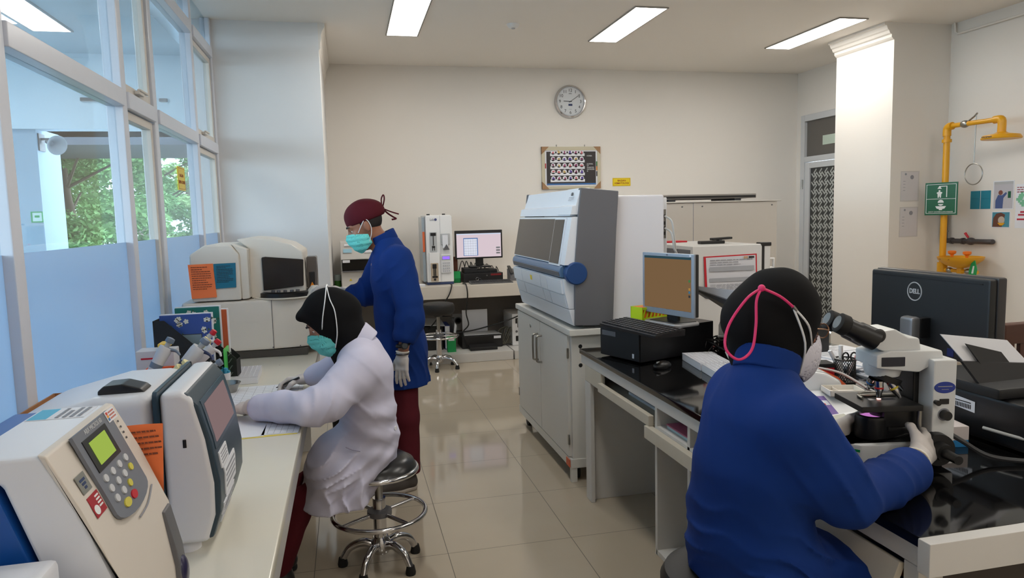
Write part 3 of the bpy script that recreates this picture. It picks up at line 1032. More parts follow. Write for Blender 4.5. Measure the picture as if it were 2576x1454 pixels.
scr = fpatch(W(), 1.835, 2.155, 1.005, 1.128, 0.0, 0.002).build('screen_bezel', mat('petrol_bezel', (52, 72, 86), 0.3), fas)
fpatch(W(), 1.855, 2.125, 1.018, 1.116, 0.002, 0.004).build('touch_screen', emit('dim_pink_screen', (178, 150, 150), 0.20), scr, 'dim pinkish touch screen')
for (ya, yb, za, zb) in ((1.85, 1.95, 0.95, 0.99), (1.87, 2.03, 0.875, 0.945), (1.84, 1.92, 0.835, 0.865), (1.88, 2.0, 0.80, 0.868)):
    l_ = fpatch(W(), ya, yb, za, zb, 0.0, 0.003).build('paper_label', M_PAPER, fas)
    bb = W()
    for k in range(4):
        z_ = za + (zb - za) * (0.2 + 0.2 * k)
        fpatch(bb, ya + 0.012, yb - 0.012, z_, z_ + (zb - za) * 0.07, 0.003, 0.0036, 1)
    bb.build('label_print', M_FAINT, l_)
h = W().prism([(-0.60, 1.150), (-0.60, 1.163), (-0.585, 1.176), (-0.545, 1.178), (-0.505, 1.165), (-0.495, 1.155)], 'y', 1.86, 1.93, 0.004).build('lid_handle', M_BLACK, Bx, 'black recessed lid handle')
W().box(-0.405, -0.397, by0 - 0.002, by0 + 0.004, 1.025, 1.045, 0.001).build('lock_slot', M_BLACK, Bx)
for yy in (1.85, 2.14):
    for xx in (-0.9, -0.42):
        W().cyl((xx, yy, ZD), (xx, yy, 0.79), 0.03, n=20).build('foot', M_BW, Bx)

# orange notice between the two analyzers
t = thing('orange_notice', 'orange handwritten card wedged between the two nearest analyzers', 'notice', (-0.42, 1.575, 0.95))
p = W()
cols = 5
grid = [[(-0.478 + 0.055 * k / 6 + (0.088 - 0.066 * k / 6) * i / cols, 1.576 + 0.006 * math.sin(3 * i / cols) * (1 - k / 6), 1.148 - 0.195 * k / 6) for i in range(cols + 1)] for k in range(7)]
vv = [q for row in grid for q in row]
p.add(vv, [(r_ * 6 + c_, r_ * 6 + c_ + 1, (r_ + 1) * 6 + c_ + 1, (r_ + 1) * 6 + c_) for r_ in range(6) for c_ in range(cols)])
o = p.build('card', M_ORANGE, t)
print_lines(W(), (-0.462, 1.574, 1.14), (0.06, 0.004, 0), (0.012, 0, -0.06), 5, 2, fill=0.3).build('card_print', mat('brown_ink', (120, 60, 40), 0.6), o)

# ---------------- big analyzer at the far end
C = thing('chemistry_analyzer', 'large cream analyzer with round sample carousel at the far end of the left desk', 'laboratory analyzer', (-0.5, 4.75, ZD))
# lower cabinet with bowed front
low = [(-0.93, 4.40), (-0.45, 4.40), (-0.30, 4.42), (-0.12, 4.48), (-0.02, 4.58), (0.0, 4.72), (0.0, 5.02), (-0.95, 5.02), (-0.95, 4.42)]
b = W()
lo = b.prism(low, 'z', 0.80, 1.10, 0.018, 2)
b.build('cabinet', M_IVORY, C)
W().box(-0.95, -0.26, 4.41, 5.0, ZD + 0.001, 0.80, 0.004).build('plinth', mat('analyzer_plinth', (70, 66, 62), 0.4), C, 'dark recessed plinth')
W().box(-0.452, -0.449, 4.3975, 4.404, 0.805, 1.098).build('panel_gap', M_GREY, C)
for sx in (-0.68, -0.455, -0.30):
    W().cyl((sx, 4.399, 0.815), (sx, 4.395, 0.815), 0.004, n=10).build('screw', M_GREY, C)
# side head block with cards
W().prism([(-0.885, 1.105), (-0.615, 1.105), (-0.615, 1.372), (-0.66, 1.43), (-0.80, 1.43), (-0.885, 1.375)], 'y', 4.40, 4.93, 0.012, 2).build('head_block', M_IVORY, C)
W().prism([(-0.615, 1.105), (-0.57, 1.11), (-0.57, 1.40), (-0.66, 1.435), (-0.62, 1.375)], 'y', 4.42, 4.9, 0.008).build('head_cheek', M_IVORY, C)
# domed main body
dome = [(-0.575, 1.10), (-0.575, 1.40), (-0.63, 1.45), (-0.70, 1.463), (-0.60, 1.468), (-0.45, 1.455), (-0.33, 1.425), (-0.262, 1.372), (-0.255, 1.32), (-0.262, 1.14), (-0.20, 1.10)]
dome = [(-0.575, 1.10), (-0.575, 1.40), (-0.64, 1.455), (-0.56, 1.465), (-0.45, 1.455), (-0.33, 1.42), (-0.262, 1.372), (-0.258, 1.12), (-0.258, 1.10)]
W().prism(dome, 'y', 4.50, 4.98, 0.012, 2).build('dome', M_IVORY, C)
W().prism([(-0.50, 1.145), (-0.502, 1.345), (-0.48, 1.348), (-0.262, 1.325), (-0.268, 1.165)], 'y', 4.485, 4.51, 0.006).build('viewing_window', mat('dark_viewing_glass', (34, 30, 29), 0.12), C, 'dark glossy viewing window')
# carousel
W().prism([(-0.58, 1.098), (-0.20, 1.098), (-0.14, 1.105), (-0.16, 1.13), (-0.30, 1.14), (-0.45, 1.135), (-0.57, 1.12)], 'y', 4.40, 4.52, 0.006)
b = W().lathe([(0.0, 0.0), (0.185, 0.0), (0.195, 0.006), (0.185, 0.010), (0.172, 0.010), (0.165, 0.004), (0.0, 0.004)], c=(-0.375, 4.565, 1.096), n=40)
b.build('carousel_rim', M_IVORY, C)
car = W().lathe([(0.0, 0.004), (0.160, 0.004), (0.160, 0.030), (0.145, 0.036), (0.125, 0.036), (0.12, 0.026), (0.0, 0.026)], c=(-0.375, 4.565, 1.099), n=40).build('carousel', M_BLACK, C, 'black sample carousel')
b = W()
for k in range(16):
    a = 2 * math.pi * k / 16
    b.cyl((-0.375 + 0.10 * math.cos(a), 4.565 + 0.10 * math.sin(a), 1.12), (-0.375 + 0.10 * math.cos(a), 4.565 + 0.10 * math.sin(a), 1.145), 0.011, n=10)
b.build('sample_cups', M_GREY, car)
W().lathe([(0.0, 0.06), (0.02, 0.058), (0.035, 0.04), (0.05, 0.01), (0.06, 0.0)], c=(-0.205, 4.50, 1.105), n=20).build('lid_knob', M_IVORY, C)
sd_ = W().box(-0.252, -0.19, 4.60, 4.75, 1.13, 1.335, 0.01).build('syringe_unit', mat('smoked_housing', (92, 86, 82), 0.25), C, 'smoked syringe unit')
W().box(-0.238, -0.205, 4.594, 4.60, 1.15, 1.24, 0.003).build('syringe_slot', M_BLACK, sd_)
W().prism([(-0.235, 1.152), (-0.209, 1.152), (-0.222, 1.178)], 'y', 4.589, 4.593).build('hazard_mark', mat('hazard_orange', (230, 140, 20), 0.5), sd_)
for (nm, x0, x1, z0, z1, m_, lab, cat, y, tilt) in (('orange_notice', -0.893, -0.758, 1.125, 1.322, M_ORANGE, 'orange printed card taped to the big cream analyzer', 'notice', 4.394, 0.01), ('teal_notice', -0.755, -0.635, 1.178, 1.322, M_TEAL, 'teal printed card taped beside the orange one on the cream analyzer', 'notice', 4.396, -0.004)):
    t = thing(nm, lab, cat, ((x0 + x1) / 2, y, z0))
    o = W().add([(x0 + tilt, y - 0.003, z0), (x1 + tilt, y - 0.003, z0 + 0.004), (x1, y, z1 + 0.002), (x0, y, z1), (x0 + tilt, y + 0.001, z0), (x1 + tilt, y + 0.001, z0 + 0.004), (x1, y + 0.001, z1 + 0.002), (x0, y + 0.001, z1)], [(0, 1, 2, 3), (7, 6, 5, 4), (0, 4, 5, 1), (1, 5, 6, 2), (2, 6, 7, 3), (3, 7, 4, 0)], False).build('card', m_, t)
    print_lines(W(), (x0 + 0.015, y - 0.0035, z1 - 0.01), (x1 - x0 - 0.03, 0, 0), (tilt * 0.6, -0.003, -(z1 - z0) * 0.7), 11, 6, fill=0.3, lift=-0.0006).build('card_print', M_INK if m_ is M_TEAL else mat('brown_ink', (120, 60, 40), 0.6), o)

# ---------------- magazine holders with folders
def slots(b, x0, x1, z0, z1, y, n, m=None):
    for k in range(n):
        q = (k + 0.5) / n
        b.box(x0 + (x1 - x0) * q - 0.004, x0 + (x1 - x0) * q + 0.004, y - 0.0012, y + 0.0012, z0, z1)


def holder(name, lab, loc, rz):
    t = thing(name, lab, 'file holder', loc, rz, group='black file holders on the left desk')
    prof = [(-0.14, 0.0), (0.14, 0.0), (0.14, 0.13), (-0.09, 0.35), (-0.14, 0.35)]
    for s in (-1, 1):
        MB().prism(prof, 'y', s * 0.045 - 0.002, s * 0.045 + 0.002).build('side_wall', M_MATT, t)
    MB().box(-0.14, -0.136, -0.043, 0.043, 0, 0.35).build('back_wall', M_MATT, t)
    MB().box(-0.14, 0.14, -0.043, 0.043, 0, 0.004).build('base', M_MATT, t)
    MB().box(0.136, 0.14, -0.043, 0.043, 0, 0.12).build('front_wall', M_MATT, t)
    b = MB()
    for r_ in range(4):
        for k in range(6):
            x = -0.11 + 0.042 * k
            z = 0.04 + 0.035 * r_
            b.add([(x, -0.0478, z), (x + 0.006, -0.0478, z), (x + 0.022, -0.0478, z + 0.022), (x + 0.016, -0.0478, z + 0.022)], [(0, 1, 2, 3)], False)
    b.build('slot_pattern', M_GREY, t)
    return t


holder('file_holder', 'black slotted file holder in front, holding the blue flowered folder', (-0.765, 3.66, ZD), R(-3))
holder('file_holder', 'black slotted file holder behind, holding the green flowered folder', (-0.70, 3.775, ZD), R(-3))


def folder(lab, m, x0, x1, z0, z1, y, fl=True, seed=1, leaf=(60, 90, 60)):
    t = thing('folder', lab, 'folder', ((x0 + x1) / 2, y, z0))
    o = W().box(x0, x1, y - 0.012, y + 0.012, z0, z1, 0.003).build('cover', m, t)
    W().box(x0 + 0.003, x1 + 0.006, y - 0.009, y + 0.009, z0 + 0.003, z1 + 0.004).build('page_edge', M_PAPER, t, 'white page edges')
    if fl:
        r = random.Random(seed)
        for k in range(30):
            cx, cz = r.uniform(x0 + 0.014, x1 - 0.014), r.uniform(z0 + 0.03, z1 - 0.014)
            b = W()
            b.add([(cx + 0.0045 * math.cos(w_), y - 0.0129, cz + 0.0045 * math.sin(w_)) for w_ in [0.785 * u for u in range(8)]], [tuple(range(8))], False)
            ph = r.random()
            for q in range(5):
                a = q * 1.2566 + ph
                px_, pz_ = cx + 0.0078 * math.cos(a), cz + 0.0078 * math.sin(a)
                b.add([(px_ + 0.0050 * math.cos(w_), y - 0.0128, pz_ + 0.0050 * math.sin(w_)) for w_ in [1.047 * u for u in range(6)]], [tuple(range(6))], False)
            b.build('flower_print', mat('flower_white', (214, 216, 206), 0.6), o)
            if k % 2:
                W().add([(cx + 0.015, y - 0.0126, cz), (cx + 0.026, y - 0.0126, cz + 0.006), (cx + 0.017, y - 0.0126, cz + 0.014)], [(0, 1, 2)], False).build('leaf_print', mat('leaf_print_%d' % seed, leaf, 0.6), o)
    return t


f1 = folder('blue folder with white flower print and a small framed label', mat('folder_blue', (48, 78, 150), 0.5), -0.885, -0.655, 0.79, 1.125, 3.665, seed=2)
lb = W().box(-0.80, -0.70, 3.6518, 3.6525, 0.965, 1.03).build('title_frame', M_INK, f1)
W().box(-0.797, -0.703, 3.651, 3.6518, 0.968, 1.027).build('title_label', mat('title_grey', (120, 140, 150), 0.5), lb)
folder('green folder with white flower print behind the blue one', mat('folder_green', (24, 112, 102), 0.5), -0.84, -0.635, 0.79, 1.145, 3.775, seed=4)
folder('plain brick orange folder at the right of the file holders', mat('folder_brick', (176, 84, 44), 0.5), -0.66, -0.605, 0.80, 1.125, 3.80, fl=False)
t = thing('acrylic_sleeve', 'bright green translucent sleeve standing at the right end of the file holders', 'folder', (-0.60, 3.72, ZD))
W().box(-0.612, -0.604, 3.66, 3.78, ZD, 0.945, 0.002).build('sleeve', mat('acid_green', (90, 205, 100), 0.3), t)

# ---------------- pipettes in an orange basket
t = thing('basket', 'orange plastic basket full of pipettes by the window', 'basket', (-0.72, 3.05, ZD))
b = W()
for k in range(10):
    z = ZD + 0.012 + 0.02 * k
    e = 0.0025 * k
    b.tube([(-0.80 - e, 2.93 - e, z), (-0.62 + e, 2.93 - e, z), (-0.62 + e, 3.17 + e, z), (-0.80 - e, 3.17 + e, z)], 0.004, n=6, closed=True)
for k in range(10):
    for s in (0, 1):
        b.tube([(-0.80 + 0.02 * k, 2.93 + 0.24 * s, ZD + 0.005), (-0.803 + 0.0206 * k, 2.91 + 0.28 * s, ZD + 0.2)], 0.004, n=6)
for k in range(12):
    for s in (0, 1):
        b.tube([(-0.80 + 0.18 * s, 2.94 + 0.02 * k, ZD + 0.005), (-0.82 + 0.22 * s, 2.93 + 0.022 * k, ZD + 0.2)], 0.004, n=6)
b.box(-0.80, -0.62, 2.93, 3.17, ZD, ZD + 0.004)
b.build('basket_mesh', mat('basket_orange', (226, 88, 30), 0.45), t)
W().tube([(-0.83, 2.905, 0.96), (-0.59, 2.905, 0.96), (-0.59, 3.195, 0.96), (-0.83, 3.195, 0.96)], 0.007, n=8, closed=True).build('basket_rim', mat('basket_orange', (226, 88, 30), 0.45), t)


def pipette(lab, base, tip_dir, l, body, cap, accent, thick=0.021):
    """a lab pipette lying head-up: base is the low end, direction points to the plunger"""
    d = Vector(tip_dir).normalized()
    base = (base[0] + 0.045, base[1], base[2] + 0.02)
    t = thing('pipette', lab, 'pipette', base, group='pipettes in the orange basket')
    at = lambda s: d * s
    o = d.orthogonal().normalized()
    fing = Vector((1, -0.2, 0)); fing = (fing - d * fing.dot(d)).normalized()
    MB().tube([at(0), at(l * 0.35), at(l * 0.45), at(l * 0.8), at(l * 0.86)], [thick * 0.55, thick * 0.8, thick, thick * 1.25, thick * 1.15], n=16).build('barrel', body, t)
    MB().tube([at(l * 0.84) + fing * thick * 0.6, at(l * 0.87) + fing * thick * 2.0, at(l * 0.84) + fing * thick * 3.0], [0.008, 0.006, 0.004], n=10, res=4).build('finger_rest', accent, t)
    MB().tube([at(l * 0.86), at(l * 0.93)], [thick * 0.45, thick * 0.45], n=12).build('plunger_rod', M_LGREY, t)
    MB().tube([at(l * 0.93), at(l * 0.945), at(l), at(l * 1.01)], [thick * 0.7, thick * 0.8, thick * 0.75, thick * 0.3], n=14).build('plunger_button', cap, t)
    MB().tube([at(l * 0.52), at(l * 0.60)], [thick * 1.07, thick * 1.15], n=16).build('volume_band', accent, t)


M_PW = mat('pipette_white', (206, 206, 210), 0.35, var=0.02)
M_PG = mat('pipette_slate', (110, 122, 140), 0.4)
M_PN = mat('pipette_navy', (38, 46, 84), 0.35)
M_PC = mat('pipette_cream', (226, 214, 158), 0.5)
pipette('white pipette with a slate grey head, leaning furthest left', (-0.865, 2.96, 0.86), (0.34, 0.10, 0.60), 0.27, M_PW, M_PG, M_PG)
pipette('white pipette with navy hook and grey button in the middle of the basket', (-0.80, 3.00, 0.86), (0.55, 0.05, 0.62), 0.29, M_PW, M_PG, M_PN, 0.024)
pipette('cream taped pipette with a green tip below the navy hooked one', (-0.80, 2.94, 0.85), (0.42, -0.06, 0.50), 0.21, M_PC, M_PC, M_GREEN)
pipette('pale pipette with a red button leaning right in the basket', (-0.76, 3.06, 0.88), (0.52, 0.1, 0.50), 0.26, M_PW, M_RED, M_PW, 0.018)
pipette('grey pipette lying lowest towards the right of the basket', (-0.77, 2.97, 0.875), (0.78, 0.0, 0.42), 0.25, M_LGREY, M_PG, M_PN, 0.019)
pipette('pale pipette with a red and white head standing tallest', (-0.77, 3.11, 0.87), (0.45, 0.06, 0.58), 0.285, M_PC, M_RED, M_PW, 0.016)
t = thing('carton_box', 'small white carton with red print behind the pipettes', 'box', (-0.83, 3.30, ZD))
MB().box(-0.06, 0.09, -0.05, 0.05, 0, 0.27, 0.003).build('box_body', M_PW, t)
MB().box(-0.04, 0.06, -0.0515, -0.05, 0.235, 0.242).build('box_print', M_RED, t)
MB().box(0.03, 0.07, -0.06, 0.02, 0.28, 0.30, 0.004).build('tape_roll', mat('tape_yellow', (226, 186, 60), 0.5), t)

# ---------------- tube rack, tray, cup on the left desk
M_RACK = mat('rack_white', (226, 226, 230), 0.4, var=0.01)
M_HOLE = mat('rack_hole', (150, 152, 158), 0.7)


def tube_rack(lab, loc, rz, w, d, h, nx, ny):
    t = thing('tube_rack', lab, 'tube rack', loc, rz, group='white tube racks')
    b = MB()
    sx, sy = w / nx, d / ny
    hl = MB()
    zt = h - 0.006
    b.box(-w / 2, w / 2, -d / 2, d / 2, 0, zt, 0.003)
    bar = 0.0018
    for i in range(nx + 1):
        x = -w / 2 + sx * i
        b.box(max(-w / 2, x - bar), min(w / 2, x + bar), -d / 2, d / 2, zt, h)
    for j in range(ny + 1):
        y = -d / 2 + sy * j
        b.box(-w / 2, w / 2, max(-d / 2, y - bar), min(d / 2, y + bar), zt, h)
    b.build('rack_body', M_RACK, t)
    MB().box(-w / 2 + 0.003, w / 2 - 0.003, -d / 2 + 0.003, d / 2 - 0.003, zt, zt + 0.0012).build('tube_holes', M_HOLE, t)
    return t


tube_rack('white tube rack on the cream left desk', (-0.535, 3.835, ZD), R(2), 0.13, 0.27, 0.04, 6, 12)
t = thing('steel_dish', 'grey steel kidney dish at the corner of the left desk rack', 'dish', (-0.59, 3.56, ZD))
MB().lathe([(0.0, 0.002), (0.045, 0.002), (0.055, 0.03), (0.065, 0.045), (0.062, 0.045), (0.05, 0.03), (0.042, 0.006), (0.0, 0.006)], n=28).build('dish', M_STEEL, t)
t = thing('needle_cup', 'small white cup with blue needle caps beside the left desk rack', 'cup', (-0.615, 3.66, ZD))
MB().lathe([(0.0, 0.0), (0.026, 0.0), (0.032, 0.075), (0.029, 0.075), (0.024, 0.004), (0.0, 0.004)], n=20).build('cup', M_RACK, t)
for k in range(6):
    a = k * 1.05
    MB().tube([(0.008 * math.cos(a), 0.008 * math.sin(a), 0.02), (0.022 * math.cos(a), 0.022 * math.sin(a), 0.085 + 0.008 * (k % 3))], [0.006, 0.008], n=8).build('needle_cap', mat('cap_cyan', (66, 164, 200), 0.4), t)

# ---------------- papers under the seated person's hands
def sheet(name, lab, x0, x1, y0_, y1_, z, m=M_PAPER, rz=0.0, rows=10, cols=0, seed=1, cat='paper'):
    t = thing(name, lab, cat, ((x0 + x1) / 2, (y0_ + y1_) / 2, z), rz)
    w, d = x1 - x0, y1_ - y0_
    o = MB().box(-w / 2, w / 2, -d / 2, d / 2, 0, 0.0012).build('sheet', m, t)
    b = MB()
    if cols:
        for k in range(cols + 1):
            x = -w / 2 + 0.02 + (w - 0.04) * k / cols
            b.box(x - 0.0006, x + 0.0006, -d / 2 + 0.01, d / 2 - 0.01, 0.0012, 0.0016)
        for k in range(rows + 1):
            y = -d / 2 + 0.01 + (d - 0.02) * k / rows
            b.box(-w / 2 + 0.02, w / 2 - 0.02, y - 0.0004, y + 0.0004, 0.0012, 0.0016)
    else:
        print_lines(b, (-w / 2 + 0.02, d / 2 - 0.02, 0.0014), (w - 0.04, 0, 0), (0, -d + 0.04, 0), rows, seed, fill=0.25, lift=-0.0004)
    b.build('sheet_print', M_FAINT, o)
    return t


sheet('record_sheet', 'wide ruled record sheet under the writing glove', -0.60, -0.24, 3.22, 3.64, ZD + 0.0005, cols=8, rows=12)
sheet('record_sheet', 'yellow edged form lying lowest in the pile at the desk edge', -0.50, -0.225, 2.755, 3.02, ZD + 0.0005, m=mat('yellow_form', (226, 205, 96), 0.6), rz=R(3))
sheet('record_sheet', 'handwritten white form on top of the pile at the desk edge', -0.52, -0.345, 2.76, 3.08, ZD + 0.0022, rz=R(2), rows=9, seed=8)
sheet('record_sheet', 'white form with a small table, right half of the pile at the desk edge', -0.345, -0.21, 2.77, 3.08, ZD + 0.0022, rz=R(-2), rows=6, cols=4)

# black bin under the far end
t = thing('waste_bin', 'black bin standing on the floor under the overhanging cream analyzer', 'bin', (-0.03, 4.72, 0))
MB().lathe([(0.0, 0.0), (0.11, 0.0), (0.135, 0.66), (0.142, 0.67), (0.13, 0.67), (0.105, 0.01), (0.0, 0.01)], n=28).build('bin_body', M_MATT, t)
MB().lathe([(0.0, 0.70), (0.08, 0.695), (0.145, 0.67), (0.145, 0.66)], n=28).build('bin_lid', M_BLACK, t)
MB().box(-0.04, 0.04, -0.13, -0.10, 0.02, 0.04, 0.005).build('pedal', M_BLACK, t)

# yellow sign on the glass
t = thing('yellow_sign', 'yellow sign with red lettering stuck on the window glass', 'sign', (-1.094, 5.38, 1.785))
o = W().box(-1.096, -1.092, 5.27, 5.49, 1.785, 1.945, 0.001).build('sign_plate', M_LABELY, t)
for (s, z, k) in (('BAGIAN', 1.885, 0.032), ('KIMIA KLINIK', 1.84, 0.032)):
    text(s, k, M_LABELR, o, (-1.0915, 5.38, z), (0, 1, 0), (0, 0, 1))
b = W()
for (a0, a1, c0, c1) in ((5.28, 5.48, 1.793, 1.796), (5.28, 5.48, 1.934, 1.937), (5.28, 5.283, 1.796, 1.934), (5.477, 5.48, 1.796, 1.934)):
    b.box(-1.092, -1.0915, a0, a1, c0, c1)
b.build('sign_border', M_LABELR, o)

# ================================================================== BACK COUNTER
ZK = 0.82
t = thing('back_counter', 'long cream counter along the back wall', 'counter', (2.0, 8.0, 0))
M_CTR = mat('counter_cream', (214, 206, 194), 0.25, var=0.02)
W().box(-0.16, 4.9, 7.58, 8.495, ZK - 0.14, ZK, 0.006).build('counter_top', M_CTR, t)
for x in (-0.10, 2.25, 4.8):
    W().box(x - 0.03, x + 0.03, 7.7, 8.49, 0.105, ZK - 0.14).build('leg_panel', M_PAINT, t)
W().box(-0.16, 4.9, 8.44, 8.495, 0.105, ZK - 0.14).build('wall_shade_sheet', mat('shaded_wall_tone', (150, 144, 138), 0.6), t)  # sheet over the plain wall, coloured darker as the shade under the counter
t = thing('floor_plinth', 'low white stone plinth on the floor under the back counter', 'plinth', (0.8, 7.95, 0))
W().box(-0.16, 1.70, 7.45, 8.495, 0, 0.10, 0.006).build('slab', mat('plinth_stone', (200, 198, 194), 0.3, var=0.05), t)
t = thing('floor_plinth', 'short white plinth block under the white power unit by the cabinet', 'plinth', (2.2, 7.95, 0))
W().box(1.715, 2.9, 7.45, 8.495, 0, 0.095, 0.006).build('slab', mat('plinth_stone', (200, 198, 194), 0.3, var=0.05), t)

t = thing('electrolyte_analyzer', 'pale analyzer with a black middle band beside the left pillar', 'laboratory analyzer', (0.2, 8.05, ZK))
M_PA = mat('pale_grey_casing', (198, 196, 192), 0.4, var=0.02)
W().box(-0.075, 0.52, 7.78, 8.35, ZK + 0.01, 1.01, 0.01).build('lower_housing', M_PA, t)
W().box(-0.075, 0.52, 7.80, 8.35, 1.01, 1.13, 0.008).build('band_housing', M_PA, t)
W().prism([(7.75, 1.13), (7.80, 1.325), (8.35, 1.325), (8.35, 1.13)], 'x', -0.075, 0.325, 0.01).build('upper_housing', M_PA, t)
W().prism([(7.75, 1.13), (7.80, 1.325), (8.35, 1.325), (8.35, 1.13)], 'x', 0.329, 0.52, 0.01).build('upper_housing', M_PA, t)
bd = W().prism([(7.765, 1.015), (7.745, 1.13), (7.80, 1.13), (7.80, 1.015)], 'x', -0.062, 0.505, 0.004).build('dark_band', mat('gloss_black', (12, 12, 13), 0.15), t, 'glossy black band')
W().box(-0.055, 0.02, 7.742, 7.7435, 1.10, 1.128).build('band_label', M_PAPER, bd)
W().box(-0.06, 0.30, 7.74, 7.79, 1.0, 1.012, 0.003).build('band_lip', M_GREY, t)
for (x0, x1, z0, z1, m_, nm) in ((-0.045, 0.045, 1.205, 1.245, mat('label_sky', (150, 195, 215), 0.5), 'sky_label'), (0.17, 0.285, 1.20, 1.26, M_PAPER, 'paper_label'), (-0.03, 0.06, 1.275, 1.295, M_PAPER, 'paper_label')):
    s = (z0 + z1) / 2
    yy = 7.75 + 0.05 * (s - 1.13) / 0.195
    o = W().add([(x0, yy - 0.0135 - 0.003, z0), (x1, yy - 0.0165, z0), (x1, yy - 0.003, z1), (x0, yy - 0.003, z1)], [(0, 1, 2, 3)], False).build(nm, m_, t)
    print_lines(W(), (x0 + 0.008, yy - 0.004, z1 - 0.004), (x1 - x0 - 0.016, 0, 0), (0, -0.012, -(z1 - z0) + 0.008), 4, 2, lift=-0.0008).build('label_print', M_FAINT, o)
W().prism([(0.005, 0.905), (0.035, 0.905), (0.02, 0.93)], 'y', 7.776, 7.779).build('hazard_mark', mat('hazard_yellow', (215, 190, 40), 0.5), t)
W().box(0.355, 0.40, 7.752, 7.765, 1.20, 1.30, 0.002).build('status_panel', emit('lit_panel', (250, 250, 250), 0.5), t, 'small lit panel')
for xx in (-0.04, 0.48):
    W().cyl((xx, 7.85, ZK), (xx, 7.85, ZK + 0.012), 0.018, n=12).build('foot', M_RUBBER, t)

t = thing('jar', 'small glass jar of green liquid between the pillar and the pale analyzer', 'jar', (-0.118, 8.0, ZK))
MB().lathe([(0.0, 0.0), (0.034, 0.0), (0.036, 0.07), (0.036, 0.075)], n=20).build('liquid', mat('green_liquid', (60, 120, 40), 0.2), t)
MB().lathe([(0.036, 0.076), (0.037, 0.13), (0.033, 0.14), (0.030, 0.14), (0.034, 0.13), (0.033, 0.076)], n=20).build('glass_rim', mat('pale_glass', (170, 185, 180), 0.1), t)

# tall blood gas analyser
t = thing('blood_gas_analyzer', 'tall narrow white analyzer with small purple display on the back counter', 'laboratory analyzer', (0.96, 7.95, ZK))
W().prism([(0.835, 1.578), (1.105, 1.578), (1.125, 1.56), (1.128, 0.845), (0.835, 0.845)], 'y', 7.78, 8.3, 0.012).build('housing', M_WHITE, t)
W().box(0.83, 1.125, 7.775, 8.3, ZK, 0.846, 0.008).build('base', mat('navy_base', (40, 56, 96), 0.4), t, 'navy base')
W().box(0.99, 0.993, 7.777, 7.79, 0.85, 1.575).build('door_seam', M_LGREY, t)
W().box(0.86, 0.975, 7.755, 7.79, 0.85, 1.175, 0.008).build('lower_door', M_WHITE, t)
s = W().box(0.872, 0.952, 7.770, 7.783, 1.175, 1.395, 0.01).build('sampler_recess', M_LGREY, t)
b = W().box(0.882, 0.942, 7.764, 7.772, 1.355, 1.388, 0.003).box(0.908, 0.916, 7.764, 7.772, 1.25, 1.36).box(0.895, 0.93, 7.764, 7.772, 1.225, 1.245, 0.002).box(0.898, 0.904, 7.764, 7.772, 1.195, 1.225).box(0.921, 0.927, 7.764, 7.772, 1.195, 1.225)
b.build('sampler_probe', M_BLACK, s)
s = W().box(0.995, 1.095, 7.765, 7.785, 1.255, 1.378, 0.008).build('printer_slot', M_LGREY, t)
W().box(1.01, 1.07, 7.752, 7.764, 1.22, 1.36, 0.002).build('receipt', M_PAPER, s, 'white paper receipt')
W().add([(1.015, 7.748, 1.20), (1.085, 7.748, 1.20), (1.05, 7.74, 1.262), (1.05, 7.762, 1.262)], [(0, 1, 2), (0, 1, 3)], False).build('tear_bar', M_GREY, s)
k_ = W().box(0.988, 1.10, 7.765, 7.785, 0.945, 1.15, 0.006).build('keypad', mat('keypad_white', (214, 214, 216), 0.4), t)
W().box(0.998, 1.092, 7.762, 7.768, 1.09, 1.135).build('display_frame', M_LGREY, k_)
W().box(1.006, 1.082, 7.760, 7.763, 1.097, 1.127).build('display', emit('violet_display', (150, 110, 255), 0.5), k_, 'lit purple display')
for r_ in range(4):
    for c_ in range(4):
        W().box(1.006 + 0.021 * c_, 1.02 + 0.021 * c_, 7.762, 7.766, 0.96 + 0.029 * r_, 0.978 + 0.029 * r_, 0.001).build('key', mat('keypad_key', (178, 180, 186), 0.5), k_)
s = W().box(0.872, 0.955, 7.744, 7.757, 0.86, 1.06, 0.006).build('vial_bay', mat('bay_tan', (176, 160, 140), 0.4), t)
b = W()
b.box(0.89, 0.935, 7.738, 7.748, 1.0, 1.05, 0.004).cyl((0.905, 7.745, 0.92), (0.905, 7.745, 1.0), 0.006).cyl((0.922, 7.745, 0.92), (0.922, 7.745, 1.0), 0.006).box(0.885, 0.945, 7.738, 7.75, 0.9, 0.92, 0.003).ball((0.914, 7.745, 0.882), 0.013)
b.build('vial_clamp', M_BLACK, s)
W().box(0.80, 0.832, 7.85, 8.2, 0.85, 1.56, 0.004).build('side_cover', mat('clear_side_cover', (160, 172, 180), 0.15), t)
W().box(0.805, 0.828, 7.842, 7.848, 1.18, 1.40).build('side_label', mat('label_orange', (226, 110, 60), 0.5), t)
for xx in (0.88, 1.05):
    W().cyl((xx, 7.9, 1.575), (xx, 7.9, 1.592), 0.018, n=14).build('top_knob', M_BLACK, t)
lg = W().box(0.875, 0.955, 7.776, 7.78, 1.515, 1.54)
text('Lab', 0.035, mat('logo_grey', (130, 134, 150), 0.5), t, (0.905, 7.777, 1.53), (1, 0, 0), (0, 0, 1))
W().lathe([(0.0, 0.002), (0.014, 0.002), (0.014, 0.0)], c=(0.945, 7.778, 1.53), axis=(0, -1, 0), n=16).build('logo_dot', mat('logo_blue', (60, 66, 110), 0.5), t)
t = thing('paper_box', 'small white box on the counter left of the tall white analyzer', 'box', (0.745, 7.66, ZK))
MB().box(-0.05, 0.05, -0.04, 0.04, 0, 0.025, 0.003).build('box', M_PAPER, t)
MB().box(-0.05, 0.05, -0.041, -0.04, 0.008, 0.01).build('lid_line', M_FAINT, t)

